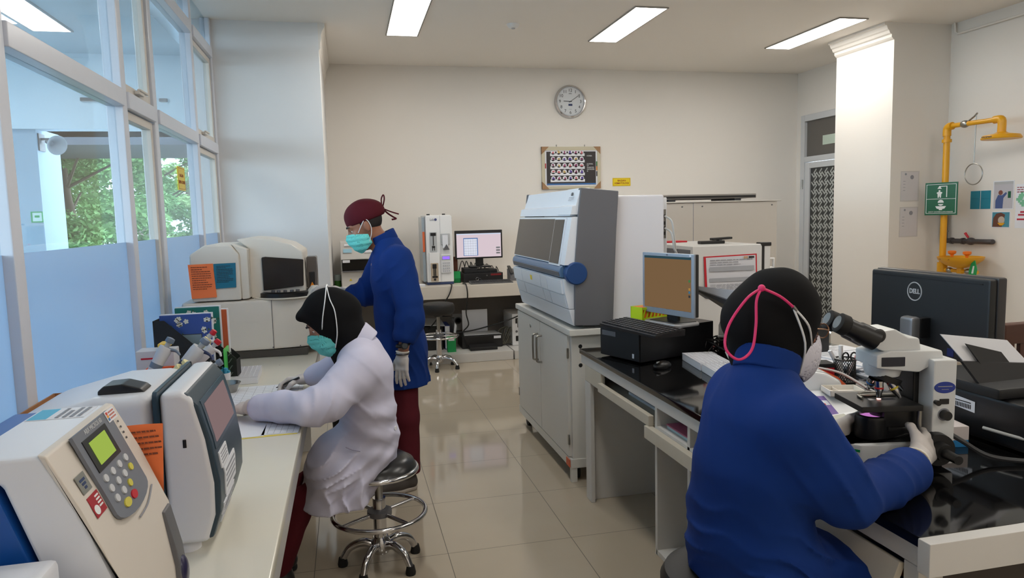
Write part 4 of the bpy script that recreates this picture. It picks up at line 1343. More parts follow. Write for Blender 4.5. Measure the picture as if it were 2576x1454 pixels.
t = thing('small_basket', 'small green plastic basket between the tall analyzer and the far monitor', 'basket', (1.178, 7.93, ZK))
b = MB().box(-0.042, 0.042, -0.04, -0.036, 0.05, 0.125).box(-0.042, 0.042, 0.036, 0.04, 0, 0.125).box(-0.042, -0.038, -0.04, 0.04, 0, 0.125).box(0.038, 0.042, -0.04, 0.04, 0, 0.125).box(-0.042, 0.042, -0.04, 0.04, 0, 0.004)
for k in range(11):
    b.box(-0.042 + 0.008 * k, -0.038 + 0.008 * k, -0.04, -0.036, 0.0, 0.05)
b.box(-0.042, 0.042, -0.04, -0.036, 0.0, 0.01)
b.build('basket_body', M_GREEN, t)
t = thing('folder', 'brown folder leaning behind the green basket on the back counter', 'folder', (1.16, 8.12, ZK))
MB().box(-0.02, 0.06, -0.015, 0.015, 0, 0.28, 0.003).build('cover', mat('folder_brown', (120, 66, 44), 0.5), t)
MB().box(-0.015, 0.062, -0.010, 0.010, 0.004, 0.276).build('page_edge', M_PAPER, t)

# far monitor on a black safe box
t = thing('cash_box', 'low black metal box under the far monitor', 'box', (1.465, 8.05, ZK))
MB().box(-0.22, 0.23, -0.19, 0.19, 0, 0.10, 0.004).build('box_body', M_BLACK, t)
MB().box(-0.20, -0.05, -0.13, 0.08, 0.10, 0.155, 0.006).box(-0.05, 0.18, -0.12, 0.1, 0.10, 0.135, 0.006).build('top_trays', M_MATT, t)
MB().box(0.09, 0.21, -0.192, -0.188, 0.07, 0.09).build('red_strip', mat('dark_red', (120, 22, 26), 0.4), t)
MB().lathe([(0.006, 0), (0.008, 0.004), (0.006, 0.008)], c=(0.045, -0.19, 0.072), axis=(0, -1, 0), n=12).build('lock', M_STEEL, t)
for (xx, zz) in ((-0.065, 0.025), (-0.04, 0.012)):
    MB().tube([(xx + 0.017 * math.cos(a), -0.194, zz + 0.012 + 0.017 * math.sin(a)) for a in [k * 0.6283 for k in range(10)]], 0.003, n=6, closed=True).build('key_ring', M_CHROME, t)
t = thing('monitor', 'far black monitor showing a pale table, on the back counter', 'monitor', (1.46, 8.03, ZK + 0.157))
MB().box(-0.28, 0.265, -0.045, -0.012, 0.10, 0.42, 0.006).build('bezel', M_BLACK, t)
sc = MB().box(-0.262, 0.247, -0.0465, -0.045, 0.118, 0.402).build('screen', emit('far_screen', (226, 208, 216), 0.36), t, 'lit pale pink screen')
b = MB().box(-0.262, 0.247, -0.0475, -0.0466, 0.385, 0.402)
b.build('title_bar', M_INK, sc)
MB().box(-0.262, 0.247, -0.0475, -0.0466, 0.373, 0.384).build('menu_bar', emit('menu_bar_grey', (200, 214, 235), 0.4), sc)
MB().box(-0.185, -0.02, -0.0475, -0.0466, 0.135, 0.335).build('table_window', emit('table_window_blue', (90, 130, 190), 0.3), sc)
MB().box(-0.178, -0.03, -0.0482, -0.0476, 0.14, 0.325).build('table_sheet', emit('table_sheet_white', (222, 226, 240), 0.38), sc)
b = MB()
for k in range(6):
    b.box(-0.178, -0.03, -0.0487, -0.0483, 0.16 + 0.028 * k, 0.1615 + 0.028 * k)
for k in range(5):
    b.box(-0.16 + 0.028 * k, -0.1588 + 0.028 * k, -0.0487, -0.0483, 0.14, 0.325)
b.build('table_lines', M_FAINT, sc)
b = MB()
for k in range(3):
    b.box(0.19, 0.235, -0.0475, -0.0466, 0.15 + 0.03 * k, 0.168 + 0.03 * k)
b.build('icon_column', M_FAINT, sc)
MB().box(-0.045, 0.045, -0.012, 0.01, 0.02, 0.2, 0.006).build('stand_neck', M_BLACK, t)
MB().box(-0.12, 0.12, -0.09, 0.09, 0.0, 0.02, 0.008).build('stand_base', M_BLACK, t)
t = thing('keyboard', 'grey keyboard at the edge of the back counter', 'keyboard', (1.52, 7.68, ZK), R(0))
MB().prism([(-0.07, 0.0), (0.075, 0.0), (0.075, 0.03), (-0.07, 0.012)], 'x', -0.235, 0.235, 0.003).build('keyboard_case', mat('keyboard_grey', (86, 86, 88), 0.4), t)
b = MB()
for r_ in range(5):
    for c_ in range(18):
        y = -0.058 + 0.026 * r_; z = 0.0145 + 0.0034 * r_
        b.box(-0.225 + 0.025 * c_, -0.204 + 0.025 * c_, y, y + 0.021, z, z + 0.004)
b.build('keys', mat('key_dark', (64, 64, 66), 0.5), t)
t = thing('desk_telephone', 'dark grey telephone at the right end of the keyboard on the back counter', 'telephone', (1.86, 7.92, ZK))
MB().prism([(-0.08, 0.0), (0.09, 0.0), (0.09, 0.13), (-0.08, 0.06)], 'x', -0.085, 0.085, 0.006).build('telephone_base', M_GREY, t)
MB().prism([(-0.09, 0.075), (0.09, 0.145), (0.09, 0.165), (-0.09, 0.095)], 'x', -0.085, -0.045, 0.008).build('handset', M_BLACK, t)
b = MB()
for r_ in range(4):
    for c_ in range(3):
        b.box(-0.02 + 0.026 * c_, -0.002 + 0.026 * c_, -0.06 + 0.026 * r_, -0.042 + 0.026 * r_, 0.07 + 0.0105 * r_, 0.078 + 0.0105 * r_)
b.build('number_keys', M_LGREY, t)
b = W()
for k in range(9):
    a = k * 0.7
    b.tube([(1.22 + 0.05 * k, 8.2, ZK + 0.02), (1.23 + 0.055 * k + 0.02 * math.sin(a), 8.1 - 0.03 * math.cos(a), ZK + 0.13 + 0.04 * math.sin(2 * a)), (1.3 + 0.05 * k, 8.24, ZK + 0.22 - 0.01 * k), (1.36 + 0.05 * k, 8.28, ZK + 0.01)], 0.005, n=6, res=6)
single(b, 'cable_bundle', M_CABLE, 'tangle of black cables behind the far monitor', 'cable')
b = W().tube([(1.08, 7.7, ZK + 0.005), (1.07, 7.575, ZK + 0.006), (1.04, 7.55, 0.74), (0.97, 7.56, 0.62), (0.90, 7.62, 0.46), (0.80, 7.8, 0.30)], 0.007, n=8, res=6)
single(b, 'cable', M_CABLE, 'black cable hanging from the tall analyzer over the counter edge', 'cable')
b = W().tube([(1.22, 7.75, ZK + 0.005), (1.225, 7.572, ZK + 0.004), (1.235, 7.56, 0.70), (1.22, 7.6, 0.52), (1.25, 7.65, 0.38), (1.20, 7.7, 0.30), (1.20, 7.66, 0.24), (1.26, 7.7, 0.10)], 0.007, n=8, res=6)
single(b, 'cable', M_CABLE, 'black cable hanging beside the stool from the far keyboard', 'cable')
b = W().tube([(2.05, 7.65, 0.55), (1.75, 7.66, 0.42), (1.45, 7.72, 0.33), (1.25, 7.75, 0.29), (1.0, 7.8, 0.27)], 0.008, n=8, res=6)
single(b, 'cable', M_CABLE, 'black cable slanting across under the back counter', 'cable')

# things under the counter
t = thing('printer', 'black printer with pale top tray under the counter behind the far stool', 'printer', (0.86, 7.95, 0.10))
MB().box(-0.14, 0.12, -0.2, 0.2, 0.0, 0.27, 0.01).build('printer_body', M_MATT, t)
MB().add([(-0.12, -0.25, 0.29), (0.14, -0.25, 0.27), (0.14, 0.15, 0.30), (-0.12, 0.15, 0.32)], [(0, 1, 2, 3)], False).build('top_tray', M_LGREY, t)
MB().box(-0.05, 0.03, -0.203, -0.199, 0.12, 0.2, 0.002).build('control_panel', M_GREY, t)
t = thing('binder', 'dark blue binder standing under the back counter', 'binder', (1.03, 7.9, 0.10))
MB().box(-0.03, 0.03, -0.14, 0.14, 0, 0.27, 0.003).build('cover', mat('binder_blue', (28, 48, 110), 0.5), t)
MB().box(-0.025, 0.025, -0.142, -0.13, 0.01, 0.26).build('page_edge', M_PAPER, t)
t = thing('paper_pack', 'pale leaning folder next to the dark blue binder under the counter', 'folder', (1.095, 7.9, 0.10))
MB().prism([(-0.02, 0.0), (0.0, 0.0), (0.045, 0.26), (0.02, 0.30)], 'y', -0.14, 0.14).build('cover', M_LGREY, t)
MB().prism([(-0.016, 0.003), (-0.006, 0.003), (0.036, 0.262), (0.022, 0.288)], 'y', -0.141, -0.139).build('page_edge', M_PAPER, t)
t = thing('socket_box', 'grey wall socket with a round outlet under the counter', 'socket', (1.25, 8.42, 0.20))
MB().box(-0.07, 0.07, -0.015, 0.015, 0, 0.2, 0.004).build('plate', M_LGREY, t)
MB().lathe([(0.04, 0), (0.042, 0.004), (0.03, 0.004), (0.028, 0.0)], c=(0, -0.016, 0.12), axis=(0, -1, 0), n=20).build('outlet_ring', M_GREY, t)
t = thing('inkjet_printer', 'black printer with a sheet of paper standing in its rear feed, on the plinth', 'printer', (1.42, 7.86, 0.10))
MB().box(-0.24, 0.22, -0.15, 0.17, 0.0, 0.14, 0.012).build('printer_body', M_BLACK, t)
MB().prism([(-0.30, 0.0), (-0.12, 0.02), (-0.12, 0.05), (-0.30, 0.035)], 'x', -0.17, 0.13, 0.004).build('output_tray', M_MATT, t)
MB().add([(-0.22, -0.16, 0.148), (0.21, -0.16, 0.148), (0.17, 0.05, 0.158), (-0.20, 0.05, 0.158)], [(0, 1, 2, 3)], False).build('top_sheet', M_LGREY, t)
MB().box(-0.19, 0.10, 0.10, 0.105, 0.14, 0.40).build('fed_paper', M_PAPER, t)
MB().box(0.12, 0.20, -0.153, -0.149, 0.10, 0.128).build('brand_label', M_PAPER, t)
t = thing('green_carton', 'small green carton on the plinth behind the far stool', 'box', (1.05, 7.62, 0.10))
MB().box(-0.045, 0.045, -0.04, 0.04, 0, 0.16, 0.002).build('carton', M_GREEN, t)
MB().box(-0.035, 0.03, -0.0415, -0.04, 0.125, 0.145).build('carton_label', M_PAPER, t)
t = thing('power_unit', 'white tower unit with black sockets half hidden by the wheeled cabinet', 'power unit', (1.95, 7.95, 0.095))
MB().box(-0.19, 0.2, -0.2, 0.25, 0, 0.36, 0.01).build('casing', M_WHITE, t)
for k, (x, z) in enumerate(((-0.12, 0.28), (-0.05, 0.28), (-0.05, 0.18), (-0.12, 0.08), (-0.05, 0.08))):
    MB().box(x - 0.03, x + 0.03, -0.203, -0.199, z - 0.03, z + 0.03, 0.002).build('socket', M_BLACK, t)
MB().lathe([(0.012, 0), (0.014, 0.006), (0.0, 0.006)], c=(-0.14, -0.2, 0.16), axis=(0, -1, 0), n=12).build('button', M_GREY, t)
b = W()
for k in range(7):
    a = k * 0.9
    b.tube([(1.66 + 0.02 * math.cos(a), 7.75, 0.12), (1.60 + 0.03 * k, 7.8 + 0.03 * math.sin(a), 0.25 + 0.01 * k), (1.72, 7.82, 0.30 - 0.012 * k), (1.70 + 0.01 * k, 7.78, 0.12)], 0.005, n=6, res=5)
single(b, 'cable_bundle', mat('olive_cable', (86, 84, 72), 0.5), 'coil of greyish cables beside the white power unit', 'cable')


# stools
def stool(lab, loc, seat_z, thick, seat_r, ring_z, ring_r, base_r, rot, seat_kind, ring_rot=0.5):
    t = thing('lab_stool', lab, 'stool', loc, rot)
    if seat_kind == 'rim':
        MB().lathe([(0.0, seat_z - 0.02), (seat_r - 0.01, seat_z - 0.02), (seat_r, seat_z), (seat_r - 0.012, seat_z + 0.03), (seat_r * 0.7, seat_z + 0.055), (0.0, seat_z + 0.062)], n=48).build('seat', mat('worn_black_vinyl', (24, 24, 25), 0.28, var=0.35, vscale=14), t)
        MB().tube([(seat_r * math.cos(a), seat_r * math.sin(a), seat_z - 0.008) for a in [2 * math.pi * k / 48 for k in range(48)]], 0.012, n=10, closed=True).build('seat_rim', M_CHROME, t, 'chrome seat rim')
    else:
        MB().lathe([(0.0, seat_z - thick), (seat_r - 0.02, seat_z - thick), (seat_r, seat_z - thick + 0.025), (seat_r, seat_z - 0.03), (seat_r - 0.012, seat_z - 0.008), (seat_r - 0.04, seat_z), (0.0, seat_z + 0.004)], n=48).build('seat', mat('black_vinyl', (20, 20, 21), 0.5, var=0.08, bump=0.05, bscale=200), t)
    zb = seat_z - (thick if seat_kind != 'rim' else 0.02)
    MB().lathe([(0.0, zb - 0.03), (0.045, zb - 0.03), (0.07, zb), (0.0, zb)], n=24).build('seat_bracket', M_BLACK, t)
    MB().cyl((0, 0, 0.12), (0, 0, ring_z + 0.07), 0.029, n=24).build('column_sleeve', M_CHROME, t)
    MB().cyl((0, 0, ring_z + 0.07), (0, 0, zb - 0.02), 0.018, n=20).build('gas_lift', M_STEEL, t)
    MB().tube([(0.03, 0, zb - 0.03), (0.11, 0.05, zb - 0.035), (0.15, 0.07, zb - 0.05)], [0.007, 0.007, 0.011], n=8).build('height_lever', M_BLACK, t)
    MB().tube([(ring_r * math.cos(a), ring_r * math.sin(a), ring_z) for a in [2 * math.pi * k / 56 for k in range(56)]], 0.011, n=12, closed=True).build('foot_ring', M_CHROME, t)
    for k in range(4):
        a = ring_rot + k * math.pi / 2
        MB().cyl((0.03 * math.cos(a), 0.03 * math.sin(a), ring_z), (ring_r * math.cos(a), ring_r * math.sin(a), ring_z), 0.009, n=10).build('ring_spoke', M_CHROME, t)
    MB().lathe([(0.03, ring_z - 0.015), (0.055, ring_z - 0.01), (0.055, ring_z + 0.012), (0.03, ring_z + 0.02)], n=24).build('ring_collar', M_GREY, t)
    MB().lathe([(0.0, 0.06), (0.035, 0.06), (0.045, 0.08), (0.045, 0.11), (0.034, 0.135), (0.03, 0.135)], n=24).build('hub', M_CHROME, t)
    for k in range(5):
        a = 2 * math.pi * k / 5
        c, s = math.cos(a), math.sin(a)
        lg = MB().tube([(c * 0.035, s * 0.035, 0.095), (c * base_r * 0.45, s * base_r * 0.45, 0.108), (c * base_r * 0.8, s * base_r * 0.8, 0.085), (c * base_r, s * base_r, 0.03)], [0.020, 0.019, 0.017, 0.015], n=12, res=5).build('leg', M_CHROME, t)
        MB().lathe([(0.0, 0.0), (0.021, 0.0), (0.023, 0.01), (0.017, 0.04), (0.0, 0.04)], c=(c * base_r, s * base_r, 0), n=16).build('foot_cap', M_RUBBER, lg)
    return t


stool('black cushioned stool with chrome foot ring in front of the back counter', (0.875, 7.28, 0), 0.68, 0.11, 0.172, 0.335, 0.20, 0.20, R(-33), 'pad')

# ---------------- on the back wall
t = thing('wall_clock', 'round silver wall clock on the back wall', 'clock', (2.72, 8.5, 2.91))
CR = 0.197
MB().lathe([(CR, 0.0), (CR, 0.02), (CR - 0.006, 0.036), (CR - 0.02, 0.04), (CR - 0.028, 0.026), (CR - 0.028, 0.002)], axis=(0, -1, 0), n=64).build('clock_rim', M_CHROME, t)
face = MB().lathe([(0.0, 0.024), (CR - 0.022, 0.024)], axis=(0, -1, 0), n=64).build('clock_face', mat('clock_face', (214, 218, 222), 0.08, var=0.01), t)
for k in range(1, 13):
    a = math.radians(90 - 30 * k)
    text(str(k), 0.052, M_INK, face, (0.132 * math.cos(a), -0.0255, 0.132 * math.sin(a)), (1, 0, 0), (0, 0, 1), 'numeral', world=False)
b = MB()
for k in range(60):
    a = math.radians(6 * k)
    w_ = 0.0018 if k % 5 else 0.003
    m_ = Matrix.Rotation(a, 4, 'Y')
    b.box(-w_ / 2, w_ / 2, -0.026, -0.0245, 0.157, 0.166, M=m_)
b.build('minute_marks', M_FAINT, face)
MB().box(-0.025, 0.025, -0.0262, -0.0245, -0.052, -0.028, 0.002).build('maker_badge', mat('badge_navy', (40, 54, 96), 0.5), face)
MB().box(-0.02, 0.02, -0.026, -0.0245, 0.088, 0.094).box(-0.014, 0.014, -0.026, -0.0245, 0.098, 0.102).box(-0.016, 0.016, -0.026, -0.0245, -0.094, -0.09).build('maker_lettering', M_FAINT, face)
hd = MB()
for (ang, l_, w_, nm) in ((272.5, 0.086, 0.007, 'hour_hand'), (56, 0.132, 0.005, 'minute_hand')):
    MB().box(-w_ / 2, w_ / 2, -0.03, -0.028, -0.02, l_, M=Matrix.Rotation(R(ang), 4, 'Y')).build(nm, M_INK, t)
MB().lathe([(0.0, 0.034), (0.006, 0.034), (0.006, 0.026)], axis=(0, -1, 0), n=14).build('hand_pin', M_INK, t)

t = thing('framed_poster', 'framed dark poster of blood cell pictures on the back wall', 'poster', (2.72, 8.5, 1.86))
fx0, fx1, fz0, fz1 = -0.375, 0.375, 0.0, 0.51
b = MB().box(fx0, fx1, -0.03, 0, fz1 - 0.045, fz1, 0.004).box(fx0, fx1, -0.03, 0, fz0, fz0 + 0.035, 0.004).box(fx0, fx0 + 0.04, -0.03, 0, fz0 + 0.035, fz1 - 0.045, 0.004).box(fx1 - 0.04, fx1, -0.03, 0, fz0 + 0.035, fz1 - 0.045, 0.004)
b.build('poster_frame', mat('wrapped_frame', (196, 188, 164), 0.35, var=0.05), t)
for (cx, cz, sx, sz) in ((fx0, fz1, 1, -1), (fx1, fz1, -1, -1), (fx0, fz0, 1, 1), (fx1, fz0, -1, 1)):
    MB().add([(cx, -0.033, cz), (cx + sx * 0.09, -0.033, cz), (cx, -0.033, cz + sz * 0.09), (cx, -0.001, cz), (cx + sx * 0.09, -0.001, cz), (cx, -0.001, cz + sz * 0.09)], [(0, 1, 2), (3, 4, 5), (0, 1, 4, 3), (1, 2, 5, 4), (0, 2, 5, 3)], False).build('corner_guard', mat('card_corner', (158, 122, 88), 0.7), t, 'brown cardboard corner guard')
pp = MB().box(fx0 + 0.04, fx1 - 0.04, -0.022, -0.018, fz0 + 0.035, fz1 - 0.045).build('poster_margin', M_PAPER, t)
MB().box(-0.315, 0.315, -0.0235, -0.022, 0.048, 0.452).build('poster_sheet', mat('poster_black', (48, 44, 46), 0.45), pp)
MB().box(-0.312, 0.312, -0.0245, -0.0236, 0.05, 0.067).build('poster_blue_bar', mat('poster_blue', (60, 110, 170), 0.45), pp)
for k, (xx, zz, c_) in enumerate(((-0.328, 0.28, (170, 30, 50)), (0.328, 0.30, (60, 120, 60)), (0.328, 0.25, (220, 130, 40)), (0.328, 0.18, (70, 70, 76)))):
    MB().box(xx - 0.008, xx + 0.008, -0.0232, -0.022, zz - 0.03, zz + 0.03).build('margin_picture', mat('margin_%d' % k, c_, 0.5), pp)
cell_m = [mat('cell_%d' % k, c_, 0.5) for k, c_ in enumerate(((150, 70, 110), (90, 70, 150), (200, 110, 120), (196, 170, 110), (120, 50, 90)))]
for r_ in range(5):
    z = 0.085 + 0.078 * r_
    strip = MB().box(-0.268, 0.172, -0.0245, -0.0236, z, z + 0.033)
    for c_ in range(6):
        strip.add([(-0.232 + 0.073 * c_ + 0.027 * math.cos(a), -0.0245, z + 0.045 + 0.027 * math.sin(a)) for a in [k * 0.3927 for k in range(16)]], [tuple(range(16))], False)
    so = strip.build('picture_strip', M_PAPER, pp)
    for c_ in range(6):
        rr_ = random.Random(r_ * 10 + c_)
        cx = -0.232 + 0.073 * c_
        bb = MB()
        for q in range(rr_.randint(6, 10)):
            a = rr_.uniform(0, 6.28); d_ = rr_.uniform(0.000, 0.014); s_ = rr_.uniform(0.005, 0.011)
            bb.add([(cx + d_ * math.cos(a) + s_ * math.cos(u), -0.0249 - 0.0001 * q, z + 0.045 + d_ * math.sin(a) + s_ * math.sin(u)) for u in [k * 0.7854 for k in range(8)]], [tuple(range(8))], False)
        bb.build('cell_picture', rr_.choice(cell_m), so)
for (s, z) in (('HORIBA', 0.398), ('JOURNAL', 0.30), ('OF', 0.278), ('INHERITED', 0.256), ('DISORDERS', 0.234), ('III', 0.212)):
    text(s, 0.022, M_WINK, pp, (0.2, -0.0238, z), (1, 0, 0), (0, 0, 1), align='LEFT', sx=0.85, world=False)
for xx in (-0.18, 0.18):
    MB().tube([(xx, -0.004, fz1), (xx, -0.006, fz1 + 0.025)], [0.004, 0.006], n=8).build('hanger', M_STEEL, t)
t = thing('yellow_sign', 'yellow sign with red lettering on the back wall beside the poster', 'sign', (3.38, 8.5, 1.885))
o = MB().box(-0.118, 0.118, -0.006, 0, 0, 0.10, 0.001).build('sign_plate', M_LABELY, t)
text('BAGIAN', 0.030, M_LABELR, o, (0, -0.0065, 0.066), (1, 0, 0), (0, 0, 1), world=False, bold=0.0006)
text('HEMATOLOGI', 0.030, M_LABELR, o, (0, -0.0065, 0.034), (1, 0, 0), (0, 0, 1), world=False, bold=0.0006)
b = MB()
for (a0, a1, c0, c1) in ((-0.112, 0.112, 0.006, 0.008), (-0.112, 0.112, 0.092, 0.094), (-0.112, -0.110, 0.008, 0.092), (0.110, 0.112, 0.008, 0.092)):
    b.box(a0, a1, -0.0066, -0.006, c0, c1)
b.build('sign_border', M_LABELR, o)

# ================================================================== WHEELED CABINET AND THE LARGE ANALYZER ON IT
t = thing('wheeled_cabinet', 'white two door cabinet on castors under the large blue and grey analyzer', 'cabinet', (1.5, 4.48, 0))
M_CAB = mat('cabinet_white', (206, 204, 198), 0.35, var=0.02, vscale=4)
W().box(1.22, 1.82, 3.86, 5.12, 0.10, 0.868, 0.004).build('body', M_CAB, t)
W().box(1.198, 1.84, 3.82, 5.15, 0.868, 0.905, 0.005).build('top_board', M_CAB, t)
W().box(1.205, 1.83, 3.85, 5.13, 0.085, 0.14, 0.004).build('base_frame', M_CAB, t)
for (a, e, hy, s) in ((3.885, 4.475, 4.44, 1), (4.485, 5.10, 4.53, 0)):
    dr = W().box(1.203, 1.221, a, e, 0.145, 0.862, 0.003).build('door', M_CAB, t)
    W().tube([(1.203, hy, 0.60), (1.172, hy, 0.605), (1.168, hy, 0.63), (1.168, hy, 0.745), (1.172, hy, 0.77), (1.203, hy, 0.775)], 0.007, n=10, res=3).build('handle', M_STEEL, dr, 'steel bow handle')
    for hz_ in (0.25, 0.76):
        yy = 3.883 if s else 5.102
        W().box(1.199, 1.21, yy - 0.008, yy + 0.008, hz_ - 0.03, hz_ + 0.03, 0.002).build('hinge', M_STEEL, dr)
W().lathe([(0.0, 0.004), (0.012, 0.004), (0.014, 0.0)], c=(1.203, 4.72, 0.80), axis=(-1, 0, 0), n=16).build('lock', M_STEEL, t)
for zz in (0.80, 0.69):
    W().lathe([(0.0, 0.002), (0.010, 0.002), (0.012, 0.0)], c=(1.275, 3.86, zz), axis=(0, -1, 0), n=14).build('side_plug', M_BLACK, t)
W().box(1.199, 1.204, 3.86, 3.93, 0.09, 0.135, 0.002).build('corner_marker', mat('orange_marker', (205, 92, 50), 0.5), t, 'orange marker patch')
for (xx, yy) in ((1.26, 3.93), (1.26, 5.05), (1.78, 3.93), (1.78, 5.05)):
    c_ = W().cyl((xx - 0.014, yy, 0.046), (xx + 0.014, yy, 0.046), 0.046, n=28).build('castor', M_RUBBER, t)
    W().cyl((xx - 0.017, yy, 0.046), (xx + 0.017, yy, 0.046), 0.02, n=18).build('castor_hub', M_GREY, c_)
    W().prism([(yy - 0.03, 0.085), (yy + 0.03, 0.085), (yy + 0.012, 0.04), (yy - 0.012, 0.04)], 'x', xx - 0.022, xx - 0.017).build('castor_fork', M_STEEL, c_)
W().box(1.208, 1.245, 3.855, 3.885, 0.0, 0.09, 0.003).build('corner_foot', M_CAB, t)

t = thing('coagulation_analyzer', 'large white and grey analyzer with a blue disc, standing on the wheeled cabinet', 'laboratory analyzer', (1.5, 4.45, 0.905))
M_AN = mat('analyzer_pale', (218, 221, 226), 0.35, var=0.012)
ya, yb = 3.845, 5.05
W().box(1.40, 1.80, ya + 0.02, yb - 0.02, 0.93, 1.655, 0.012).build('rear_body', mat('analyzer_rear', (214, 214, 220), 0.45, var=0.012), t)
W().box(1.79, 1.845, ya + 0.08, yb - 0.05, 0.96, 1.64, 0.006).build('rear_cover', M_AN, t)
ports = W().box(1.802, 1.835, ya + 0.074, ya + 0.082, 1.40, 1.57).build('port_plate', mat('port_plate', (120, 116, 110), 0.5), t)
for zz in (1.53, 1.49, 1.46, 1.43):
    W().box(1.808, 1.828, ya + 0.066, ya + 0.075, zz - 0.01, zz + 0.01, 0.002).build('port', M_BLACK, ports)
for (zz, dx, nm) in ((1.53, 0.02, 'grey'), (1.46, 0.03, 'white')):
    W().tube([(1.82, ya + 0.06, zz), (1.85, ya + 0.03, zz - 0.03), (1.865, ya + 0.03, zz - 0.12), (1.87 + dx, ya + 0.06, 1.28), (1.91, ya + 0.15, 1.05)], 0.006, n=8, res=5).build('signal_cable', M_CABLEW, t)
for (a, e) in ((3.82, 3.87), (5.03, 5.06)):
    W().prism([(1.281, 1.702), (1.503, 1.68), (1.487, 1.45), (1.474, 1.2), (1.462, 0.918), (1.233, 0.927), (1.236, 1.1), (1.240, 1.30), (1.262, 1.55)], 'y', a, e, 0.006).build('side_panel', M_GREY, t, 'dark grey side panel')
# front: three white covers over a slanted wedge
W().prism([(1.290, 1.698), (1.262, 1.60), (1.238, 1.595), (1.226, 1.545), (1.31, 1.545), (1.35, 1.698)], 'y', ya + 0.02, yb, 0.004).build('top_cover', M_AN, t)
W().prism([(1.283, 1.700), (1.252, 1.605), (1.230, 1.600), (1.220, 1.552), (1.30, 1.552), (1.34, 1.700)], 'y', ya - 0.01, 4.08, 0.004).build('badge_cover', M_AN, t)
W().prism([(1.226, 1.54), (1.176, 1.27), (1.30, 1.27), (1.32, 1.54)], 'y', ya - 0.015, yb, 0.004).build('window_surround', M_AN, t)


def slab(b, p, q_, y0_, y1_, h, r=0.0):
    """thin plate lying on the slope from p (top) to q (bottom) in the x-z plane, standing proud by h"""
    d = Vector((q_[0] - p[0], q_[1] - p[1])).normalized()
    n = Vector((d.y, -d.x))
    if n.x > 0: n = -n
    pts = [(p[0], p[1]), (p[0] + n.x * h, p[1] + n.y * h), (q_[0] + n.x * h, q_[1] + n.y * h), (q_[0], q_[1])]
    return b.prism(pts, 'y', y0_, y1_, r)


slab(W(), (1.224, 1.528), (1.178, 1.278), 4.13, yb - 0.012, 0.003).build('sample_window', M_DGLASS, t, 'smoked sample window')
fr_ = slab(W(), (1.224, 1.535), (1.176, 1.262), 3.905, 4.12, 0.007).build('side_window_frame', M_AN, t)
slab(W(), (1.2155, 1.525), (1.1715, 1.274), 3.925, 4.108, 0.003).build('side_window', M_DGLASS, fr_, 'smoked side window')
M_BAR = mat('blue_grey_bar', (84, 116, 150), 0.3, var=0.02)
W().prism([(1.180, 1.268), (1.165, 1.255), (1.160, 1.235), (1.168, 1.20), (1.30, 1.20), (1.30, 1.268)], 'y', ya + 0.02, yb - 0.01, 0.004).build('light_bar', M_BAR, t, 'blue grey bar below the window')
W().prism([(1.1625, 1.232), (1.1585, 1.230), (1.164, 1.206), (1.169, 1.206)], 'y', ya + 0.04, yb - 0.03).build('bar_stripe', M_GREY, t)
W().lathe([(0.0, 0.03), (0.058, 0.03), (0.064, 0.024), (0.064, -0.02)], c=(1.243, 3.835, 1.224), axis=(0, -1, 0), n=48).build('blue_disc', mat('disc_blue', (18, 62, 116), 0.4, var=0.02), t, 'round blue end disc')
# lower covers
W().prism([(1.176, 1.192), (1.182, 1.12), (1.205, 1.02), (1.30, 1.02), (1.30, 1.192)], 'y', ya + 0.0, yb, 0.004).build('lower_body', M_AN, t)
for (a, e) in ((4.80, 5.045), (4.32, 4.79), (4.17, 4.31), (3.87, 4.16)):
    slab(W(), (1.176, 1.188), (1.186, 1.105), a, e, 0.012, 0.003).build('flap', M_AN, t)
    slab(W(), (1.187, 1.098), (1.206, 1.022), a, e, 0.004, 0.002).build('drawer_front', M_AN, t)
W().prism([(1.203, 1.018), (1.228, 0.925), (1.32, 0.925), (1.32, 1.018)], 'y', ya - 0.01, yb, 0.004).build('bottom_cover', M_AN, t)
slab(W(), (1.222, 0.965), (1.226, 0.945), 3.90, 3.93, 0.003).build('bottom_latch', M_BLACK, t)
W().box(1.150, 1.158, 4.60, 4.64, 1.135, 1.165)
slab(W(), (1.166, 1.165), (1.170, 1.135), 4.52, 4.56, 0.0015).build('yellow_sticker', M_LABELY, t)
up_ = Vector((0.31, 0, 0.95))
text('CA', 0.024, M_INK, t, (1.2665, 3.94, 1.668), (0, -1, 0), up_, ext=0.0012, bold=0.0008)
print_lines(W(), (1.2605, 3.965, 1.652), (0, -0.095, 0), (-0.008, 0, -0.024), 3, 7, fill=0.4, lift=0.004).build('model_print', M_FAINT, t)
for xx in (1.30, 1.72):
    for yy in (3.95, 4.95):
        W().cyl((xx, yy, 0.9055), (xx, yy, 0.932), 0.022, n=16).build('foot', M_RUBBER, t)

# white equipment behind it
t = thing('equipment_cabinet', 'tall white panelled equipment cabinet with a dark slatted lid behind the large analyzer', 'equipment cabinet', (3.05, 5.7, 0))
M_PN = mat('panel_white', (206, 200, 192), 0.5, var=0.012)
W().box(2.46, 3.55, 5.42, 6.1, 0.04, 1.62, 0.004).build('cabinet_body', M_PN, t)
W().box(2.44, 3.58, 5.40, 6.12, 1.622, 1.632, 0.003).build('top_sheet', mat('panel_edge', (214, 210, 204), 0.4), t)
W().box(2.778, 2.782, 5.4185, 5.4205, 0.1, 1.62).build('panel_seam', M_FAINT, t)
for (xx, zz) in ((2.68, 1.59), (2.86, 1.59), (3.50, 1.59), (2.80, 1.20)):
    W().cyl((xx, 5.421, zz), (xx, 5.414, zz), 0.006, n=10).build('panel_screw', M_GREY, t)
ld = W().box(2.40, 3.38, 5.46, 6.0, 1.652, 1.690, 0.006).build('lid', mat('lid_metal', (150, 144, 138), 0.4), t, 'grey lid with dark slots')
